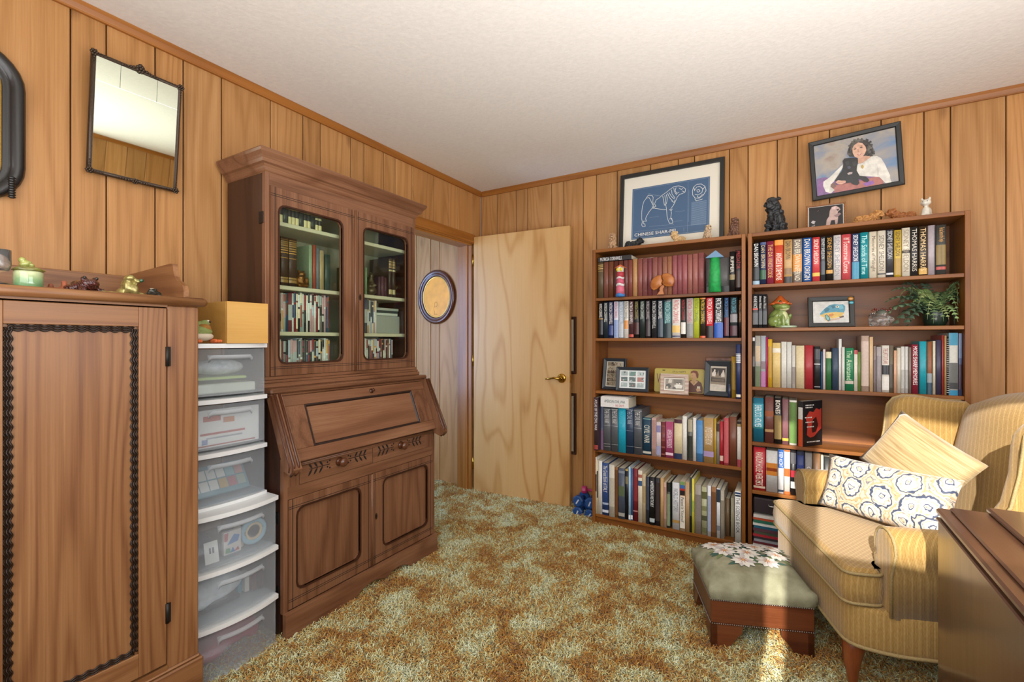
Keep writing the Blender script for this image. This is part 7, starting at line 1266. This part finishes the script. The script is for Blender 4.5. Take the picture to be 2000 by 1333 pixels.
# ---------------------------------------------------------------- dumbbells
def dumbbell(label,c,axis,hr,L_,col,hexn=6,rot=0,mark=True):
    t=thing('dumbbell',label,'dumbbell',c); A=Vector(axis).normalized(); U=Vector((0,0,1)).cross(A).normalized() if abs(A.z)<.9 else Vector((1,0,0)); M=PL(c,U,A.cross(U)); vin=mat(col,.45,name='vinyl_'+col)
    for s in (-1,1):
        m=MB(M); w0=s*(L_/2-.036); w1=s*L_/2
        rs=[[(r_*cos(2*PI*k/hexn+rot),r_*sin(2*PI*k/hexn+rot),w_) for k in range(hexn)] for r_,w_ in ((hr*.8,w0),(hr,w0+s*.008),(hr,w1-s*.008),(hr*.78,w1))]; m.rings(rs,vin,sm=False); h=m.obj('head',t)
        if mark: m=MB(M); m.box((-.018,-.0045,w1),(.018,.0045,w1+s*.0006),mat('b8bcc0',.5),xf=M@Matrix.Rotation(rot+.8,4,'Z')); m.obj('weight_label',h)
    m=MB(M); m.tube([(0,0,-L_/2+.034),(0,0,L_/2-.034)],hr*.36,10,vin); m.obj('grip',t)
dumbbell('blue hexagonal dumbbell lower left behind the door edge',(.935,-.115,.036),(0,-1,0),.04,.15,'1c4478',8,.39)
dumbbell('blue hexagonal dumbbell stacked upper left behind the door edge',(.937,-.115,.114),(0,-1,0),.04,.15,'1c4478',8,.2)
dumbbell('blue hexagonal dumbbell on the floor touching the left bookcase',(1.024,-.115,.036),(0,-1,0),.04,.15,'1c4478',8,.1)
dumbbell('blue hexagonal dumbbell stacked upper right beside the left bookcase',(1.026,-.115,.114),(0,-1,0),.04,.15,'1c4478',8,.39)
dumbbell('pink dumbbell lying across the blue ones beside the bookcase',(1.005,-.10,.1785),(.95,.22,0),.0265,.135,'a82c5c',10,0,False)
# ---------------------------------------------------------------- things on the tall cupboard
ZC=1.3585
gv=thing('glass_candle_holder','clear glass candle holder on a dark foot, cut by the left edge','candle holder',(.42,-2.81,ZC))
m=MB(); m.lathe([(0,ZC),(.032,ZC),(.033,ZC+.006),(.026,ZC+.012),(0,ZC+.012)],16,mat('1c1e24',.2,coat=.5),c=(.42,-2.81)); m.obj('foot',gv)
m=MB(); m.lathe([(.024,ZC+.012),(.005,ZC+.018),(.005,ZC+.04),(.022,ZC+.046),(.027,ZC+.06),(.027,ZC+.1),(.0255,ZC+.1),(.0255,ZC+.06),(.02,ZC+.05),(0,ZC+.05)],20,GL,c=(.42,-2.81)); m.obj('glass_bowl',gv)
jr=thing('lidded_jar','green glazed lidded jar with a frog knob on the cupboard','jar',(.42,-2.751,ZC))
def jarmat():
    m=D.materials.new('green_glaze'); m.use_nodes=True; n=m.node_tree.nodes; L=m.node_tree.links; b=n['Principled BSDF']; b.inputs['Roughness'].default_value=.12; b.inputs['Coat Weight'].default_value=.6
    tc=n.new('ShaderNodeTexCoord'); sp=n.new('ShaderNodeSeparateXYZ'); L.new(tc.outputs['Object'],sp.inputs[0]); nz=n.new('ShaderNodeTexNoise'); nz.inputs['Scale'].default_value=60; L.new(tc.outputs['Object'],nz.inputs[0])
    f=math_node(n,L,'MULTIPLY_ADD',sp.outputs['Z'],1/.055,0); f=math_node(n,L,'MULTIPLY_ADD',nz.outputs[0],.3,f); cr=n.new('ShaderNodeValToRGB'); e=cr.color_ramp.elements; e[0].position=.1; e[0].color=lin('4c7c50'); e[1].position=1; e[1].color=lin('c4cc9c'); q=e.new(.6); q.color=lin('84a878'); L.new(f,cr.inputs[0]); L.new(cr.outputs[0],b.inputs['Base Color']); return m
m=MB(); m.lathe([(0,0),(.028,0),(.0295,.003),(.0295,.046),(.028,.05),(0,.05)],24,jarmat()); o=m.obj('jar_body',jr,True)
m=MB(); n_=36; rs=[]
for r_,z_,wv in ((.0,.049,0),(.030,.05,.0),(.0335,.0525,.0022),(.031,.057,.0018),(.022,.061,0),(.014,.064,0),(0,.066,0)): rs.append([(r_*cos(2*PI*k/n_),r_*sin(2*PI*k/n_),z_+wv*sin(5*2*PI*k/n_)) for k in range(n_)])
m.rings(rs,mat('7c7c3c',.15,coat=.6,noise=.5,nscale=70)); m.obj('ruffled_lid',jr,True)
kb=blob('frog_knob',[((0,-.002,.0),(.011,.014,.008),(25,0,0)),((0,-.008,.009),(.0085,.008,.009)),((0,.009,-.003),(.009,.008,.005))],mat('a8ac5c',.15,coat=.6,noise=.3,nscale=90),1,None,0,jr,.0016); kb.location=(0,-.004,.0705)
for k,(y,s,c) in enumerate(((-2.704,.020,'8a4c30'),(-2.676,.024,'a05838'))):
    o=blob('clay_figurine',[((0,0,.35),(.6,.7,.35)),((.1,.1,.85),(.3,.3,.35)),((.0,.6,.5),(.25,.3,.2))]+([((.1,.1,1.25),(.22,.3,.2)),((.05,.55,1.0),(.12,.35,.1),(30,0,0))] if k else []),mat(c,.7,noise=.3,nscale=100,bump=.3),s,(.40,y,ZC),0,vox=.07); tag(o,'small %s clay animal between the green jar and the red frog'%('reddish brown rounded' if k==0 else 'orange brown long tailed'),'figurine')
FG2=[((0,0,.3),(.5,.42,.28)),((.3,0,.42),(.3,.34,.2)),((-.2,0,.35),(.35,.38,.25))]+mir(((.25,.22,.62),(.12,.11,.1)),((.38,.36,.14),(.22,.12,.12)),((-.2,.45,.18),(.3,.14,.16)),((.5,.42,.05),(.16,.1,.05)))
o=blob('frog_carving',FG2,bumpy('5a2420','2c120e',.2,60,.6,.6,.003),.068,(.42,-2.634,ZC),R_(20),vox=.05); tag(o,'dark red glossy carved frog on the tall cupboard','figurine'); eyes(o,((.33,.24,.66),(.33,-.24,.66)),.07,.068,'140c08')
GF=[((-.05,0,.55),(.3,.28,.28)),((.05,.05,.85),(.34,.26,.2),(0,-20,0)),((.15,-.05,.45),(.18,.2,.35)),((.3,.3,.75),(.13,.12,.12)),((.25,.2,.3),(.2,.16,.3)),((.2,.4,.12),(.2,.3,.1)),((.1,-.6,.1),(.16,.45,.09)),((.2,-1.05,.1),(.2,.16,.1)),((-.1,-.2,.2),(.3,.25,.2))]
o=blob('frog_figurine',GF,mat('a09458',.22,.55,coat=.3,noise=.35,nscale=60),.062,(.43,-2.533,ZC),R_(0),vox=.05); tag(o,'golden green contorted frog with green eye on the cupboard','figurine'); m=MB(); m.ball((.024,.026,.050),.0062,mat('1c4c34',.1,coat=1),2); m.obj('green_eye',o,True)
SF=[((0,0,.3),(.3,.5,.24)),((.1,-.15,.45),(.24,.3,.18)),((.2,.4,.12),(.12,.3,.08))]+[((.2,-.25,.6),(.12,.12,.12)),((.15,.05,.6),(.1,.1,.1)),((.3,.5,.1),(.06,.06,.1))]
o=blob('frog_figurine',SF,mat('4a4840',.3,.7,noise=.4,nscale=70),.042,(.45,-2.472,ZC),0,vox=.06); tag(o,'tiny dark pewter frog near the right end of the cupboard top','figurine'); m=MB(); m.tube([(.0135+.004*cos(k*.785),-.0105+.0055*sin(k*.785),.0255+.001) for k in range(8)],.0011,5,mat('c8c0a8',.3,.6),True); m.obj('eye_ring',o,True)
# ---------------------------------------------------------------- plastic drawer towers, their contents, box and plush frog
PW=mat('dfe1e0',.35,name='white_plastic'); CP=glass('f6f9fb',.12,'frosted_plastic',1.3,.22)
def bow(y,y0,y1,xe,d): t=(2*y-y0-y1)/(y1-y0); return xe+d*(1-t*t)
def tower(name,label,y0,y1,xe,d,z0,zs,xb):
    t=thing(name,label,'drawer unit',(.25,(y0+y1)/2,z0)); NP=12
    def slab(z_a,z_b,off,mt,nm,par,inset=0):
        P=[(bow(y0+(y1-y0)*k/NP,y0,y1,xe,d)+off,y0+inset+(y1-y0-2*inset)*k/NP) for k in range(NP+1)]+[(xb,y1-inset),(xb,y0+inset)]
        m=MB(); m.prism(P,z_a,z_b,mt); return m.obj(nm,par)
    edges=[z0]+zs
    for k,(a,b_) in enumerate(zip(edges,edges[1:])):
        slab(b_-.016,b_,.006,PW,'shelf_rail' if k<len(zs)-1 else 'top_panel',t)
    slab(z0,z0+.012,.004,PW,'bottom_panel',t)
    for y in (y0+.004,y1-.004): m=MB(); m.box((xb,y-.003,z0+.012),(xe-.012,y+.003,zs[-1]-.016),CP); m.obj('side_wall',t)
    for k,(a,b_) in enumerate(zip(edges,edges[1:])):
        lo,hi=a+.013,b_-.020; m=MB(); i=m.mi(CP); F0=[];F1=[]
        fr_=[(bow(y0+(y1-y0)*q/NP,y0,y1,xe,d),y0+.008+(y1-y0-.016)*q/NP) for q in range(NP+1)]
        m.rings([[(x,y,lo) for x,y in fr_],[(x,y,hi) for x,y in fr_]],CP,False,False,True,False)
        m.rings([[(x-.004,y,hi) for x,y in fr_],[(x-.004,y,lo) for x,y in fr_]],CP,False,False,True,False)
        m.rings([[(x,y,hi) for x,y in fr_],[(x-.004,y,hi) for x,y in fr_]],CP,False,False,True,False)
        m.box((xb+.01,y0+.012,lo),(xe-.004,y1-.012,lo+.003),CP); dr=m.obj('drawer',t)
        c=(y0+y1)/2; w2=(y1-y0)*.27; zt=hi-.018; m=MB(); pts=[(bow(c+w2*q/8,y0,y1,xe,d)+.006+.010*(1-(q/8)**2),c+w2*q/8) for q in range(-8,9)]
        i=m.mi(mat('d5dade',.3))
        m.rings([[(p[0],p[1],zt-(.004 if 0<j<16 else .012)) for j,p in enumerate(pts)],[(p[0]+.004,p[1],zt-.012-(0 if 0<j<16 else .006)) for j,p in enumerate(pts)],[(p[0]-.004,p[1],zt-.020-(0 if 0<j<16 else .012)) for j,p in enumerate(pts)],[(p[0]-.010,p[1],zt-.004) for j,p in enumerate(pts)]],glass('f2f5f7',.2,'pull_plastic',1.3,.45),False,False,True,False); m.obj('drawer_pull',dr)
    return t
tower('plastic_drawer_unit','lower white three drawer plastic unit standing on the carpet',-2.356,-2.052,.446,.026,.012,[.214,.408,.606],.08)
tower('plastic_drawer_unit','upper white three drawer plastic unit stacked on the lower one',-2.352,-2.060,.383,.018,.6065,[.81,1.005,1.209],.08)
# contents (seen through the frosted fronts)
def item(o,label,cat): return tag(o,label,cat)
m=MB(); m.box((.15,-2.33,1.008+.015),(.36,-2.09,1.008+.05),mat('d4d8c4',.6),.004).box((.15,-2.32,1.073),(.35,-2.12,1.083),mat('b8d070',.6),.003); item(m.obj('paper_stack',None,loc=(.25,-2.2,1.02)),'pale paper stack with green sheet in the topmost drawer','paper')
m=MB(); m.ball((.29,-2.2,1.118),(.06,.095,.032),mat('d8dcdc',.25,coat=.5,noise=.3,nscale=50,bump=1),3); item(m.obj('plastic_bag',None,loc=(.29,-2.2,1.086)),'crumpled clear plastic bag on the paper in the topmost drawer','bag')
m=MB(); m.box((.36,-2.31,.8275),(.372,-2.085,.965),mat('e6e4de',.6)); c_=m.obj('game_box',None,loc=(.36,-2.2,.828)); item(c_,'white box with red print in the second drawer from the top','box')
m=MB(PL((.3723,-2.20,.828),Y3,Z3)); 
for a_,b2,c2,d2_,hx in ((-.09,-.03,.095,.115,'c05a40'),(-.02,.02,.085,.105,'c87a40'),(-.1,.06,.045,.053,'b04a40'),(-.08,.05,.03,.036,'9aa0a8'),(-.11,.1,.004,.009,'a85048'),(-.095,-.075,.012,.03,'5c74a8')): m.box((a_,c2,0),(b2,d2_,.0006),mat(hx,.6))
m.obj('box_print',c_)
m=MB(); m.box((.34,-2.345,.8275),(.356,-2.315,.945),mat('dcdcd6',.7)); item(m.obj('envelope',None,loc=(.345,-2.33,.828)),'white envelope left of the red printed box','paper')
Mg=PL((.33,-2.21,.632),Y3,(-.5,0,.75)); m=MB(Mg); m.box((-.11,0,0),(.11,.12,.012),mat('5c8c98',.6),.002); g_=m.obj('game_board',None,loc=(.33,-2.21,.632)); item(g_,'boxed game with picture tiles in the third drawer from the top','game')
m=MB(Mg); cols=['e4e2da','e4e2da','e4e2da','e4e2da','8ab4b8','c08c84','e4e2da','e4e2da','e4e2da','c8a460','b85c64','98a898']
for k in range(12):
    i_,j_=k%6,k//6; m.box((-.1+i_*.034,.02+(1-j_)*.044,.012),(-.07+i_*.034,.058+(1-j_)*.044,.0128),mat(cols[k],.6))
m.obj('tile_print',g_)
m=MB(); m.tube([(.40,-2.122+.042*cos(2*PI*k/24),.4785+.042*sin(2*PI*k/24)) for k in range(24)],.010,8,mat('8cb8c8',.5),True); tp_=m.obj('tape_roll',None,loc=(.40,-2.122,.43)); item(tp_,'round roll of tape with cream core in the fourth drawer','tape'); m=MB(); m.tube([(.402,-2.122+.029*cos(2*PI*k/24),.4785+.029*sin(2*PI*k/24)) for k in range(24)],.0055,8,mat('d8c098',.6),True); m.obj('cardboard_core',tp_)
m=MB(); m.box((.39,-2.235,.424),(.404,-2.172,.508),mat('d8d0c8',.5)); q_=m.obj('puzzle_box',None,loc=(.39,-2.2,.424)); item(q_,'small puzzle box with blue and red print in the fourth drawer','box'); m=MB(PL((.4043,-2.2035,.424),Y3,Z3)); m.poly([(-.02,.035),(.005,.07),(.026,.062),(.02,.04)],.0003,mat('3c7cb8',.5)); m.poly([(-.03,.05),(-.03,.08),(-.015,.08),(-.018,.05)],.0004,mat('b85058',.5)); m.poly([(.005,.005),(.02,.02),(.025,.006)],.0005,mat('b04048',.5)); m.poly([(-.026,.006),(-.024,.024),(-.01,.022),(-.006,.004)],.0006,mat('68a070',.5)); m.poly([(-.008,.004),(.0,.024),(.01,.004)],.0007,mat('3c7cb8',.5)); m.obj('box_print',q_)
m=MB(); m.box((.34,-2.168,.424),(.385,-2.15,.50),mat('d8ccb4',.6),.003); item(m.obj('card_pack',None,loc=(.38,-2.15,.424)),'cream pack of cards beside the tape roll','box')
m=MB(PL((.425,-2.285,.424),(.1,.95,0),(-.2,0,1))); m.box((-.022,0,0),(.022,.075,.003),mat('e4e2da',.6)); z_=m.obj('price_tag',None,loc=(.425,-2.285,.424)); item(z_,'white tag card leaning in the fourth drawer','card'); m=MB(PL((.4285,-2.285,.424),(.1,.95,0),(-.2,0,1))); m.box((-.008,.035,.001),(-.002,.055,.0015),mat('2c3440',.6)).box((.002,.035,.001),(.008,.055,.0015),mat('2c3440',.6)); m.obj('tag_print',z_)
m=MB(); m.ball((.30,-2.285,.465),(.09,.05,.035),mat('4c5c74',.6,noise=.4,nscale=30),3); item(m.obj('cloth_bundle',None,loc=(.30,-2.285,.43)),'dark blue bundle behind the white tag','cloth')
o=blob('plastic_bag',[((.33,-2.24,.30),(.08,.11,.05)),((.36,-2.3,.29),(.05,.05,.05)),((.35,-2.215,.32),(.05,.04,.04))],mat('d4dce0',.4,noise=.2,nscale=40,bump=1),1,(0,0,0),0,None,.014); item(o,'crumpled pale bag in the fifth drawer from the top','bag')
m=MB(); m.box((.15,-2.34,.2306),(.38,-2.16,.247),mat('3c4650',.6),.004); item(m.obj('dark_folder',None,loc=(.25,-2.25,.229)),'dark folder lying under the pale bag','folder')
m=MB()
for k,c_ in enumerate(('3c8ca0','d8d4cc','5c3c44','4c4048')): m.box((.32+.012*k,-2.155+.022*k,.2306),(.35+.012*k,-2.138+.022*k,.30+.008*k),mat(c_,.5),.002)
o=m.obj('craft_pieces',None,loc=(.36,-2.12,.229)); o['kind']='stuff'; item(o,'jumble of small craft pieces beside the pale bag','craft supplies')
o=blob('red_garment',[((.33,-2.265,.07),(.08,.065,.035)),((.34,-2.18,.10),(.06,.07,.05)),((.34,-2.11,.085),(.06,.03,.045))],mat('b02c50',.7,noise=.3,nscale=20,bump=.5),1,(0,0,0),0,None,.012); item(o,'crimson cloth bundle in the lowest drawer','cloth')
# wooden box, plastic handle, plush frog
BX=wood('pine_box',['b08038','c6964c','d2a860'],'Y',8,1.2,3,.25,.35,.5,0,0,0); z0=1.2095; by0,by1,bx0,bx1,bz=-2.229,-2.072,.15,.415,z0+.157
wb_=thing('wooden_box','open pale wooden box on top of the plastic drawers','box',(.28,-2.15,z0)); 
for nm,a_,b2 in (('front_board',(bx1-.01,by0,z0),(bx1,by1,bz)),('back_board',(bx0,by0,z0),(bx0+.01,by1,bz)),('side_board',(bx0+.01,by0,z0),(bx1-.01,by0+.009,bz)),('side_board',(bx0+.01,by1-.009,z0),(bx1-.01,by1,bz)),('bottom_board',(bx0+.01,by0+.009,z0),(bx1-.01,by1-.009,z0+.006))): MB().box(a_,b2,BX,.001).obj(nm,wb_)
HM=PL((.33,-2.135,z0+.06),Vector((.0,.80,-.60)),Vector((-.12,.55,.8))); m=MB(HM); hole=rrect(-.006,.006,.075,.10,.004); m.plate(-.014,.014,.0,.105,-.003,.003,hole,mat('d8d2c0',.4)); m.prism([(14e-3*cos(PI*k/8),.105+.014*sin(PI*k/8)) for k in range(9)],-.003,.003,mat('d8d2c0',.4)); m.tube([(-.0145,.0,.0),(-.0145,.105,0)]+[(.0145*cos(PI-PI*k/6),.105+.0145*sin(PI*k/6),0) for k in range(1,6)]+[(.0145,.105,0),(.0145,.0,0)],.0045,6,mat('e0dccc',.4)); tag(m.obj('tool_handle',None,loc=(.33,-2.11,z0+.1)),'cream plastic tool handle sticking out of the wooden box','tool')
PG=[((0,0,.34),(.44,.40,.30)),((.34,.0,.34),(.26,.34,.20)),((-.1,0,.5),(.3,.3,.24))]+mir(((.12,.26,.62),(.16,.14,.15)))
PLU=bumpy('a2ac68','78884a',.9,130,.6,0,.003)
pf=blob('plush_frog',PG,PLU,.108,(.335,-2.300,z0+.006),R_(8),vox=.05); tag(pf,'green plush frog with orange feet sitting before the wooden box','plush toy')
m=MB(); m.ball((.036,0,.020),(.032,.040,.017),mat('cdbfa8',.9),3); m.obj('pale_belly',pf,True); m=MB(); m.ball((.036,.010,.048),(.024,.022,.018),bumpy('b8843c','8a5a24',.9,160,.5),3); m.obj('orange_patch',pf,True)
m=MB(); m.ball((.017,.036,.073),(.009,.008,.009),mat('e4d8cc',.6),2).ball((.017,-.036,.073),(.009,.008,.009),mat('e4d8cc',.6),2).ball((.025,.038,.074),.0045,mat('3a1414',.2,coat=.5),2).ball((.025,-.038,.074),.0045,mat('3a1414',.2,coat=.5),2); m.obj('eye_pair',pf,True)
for s in (1,-1):
    m=MB(); O_=mat('d8703c',.8); m.ball((.052,.036*s,.003),(.022,.013,.009),O_,2)
    for q in (-1,0,1): m.ball((.074-.002*abs(q),.036*s+.009*q,.003),(.010,.0055,.006),O_,2)
    m.obj('foot',pf,True)
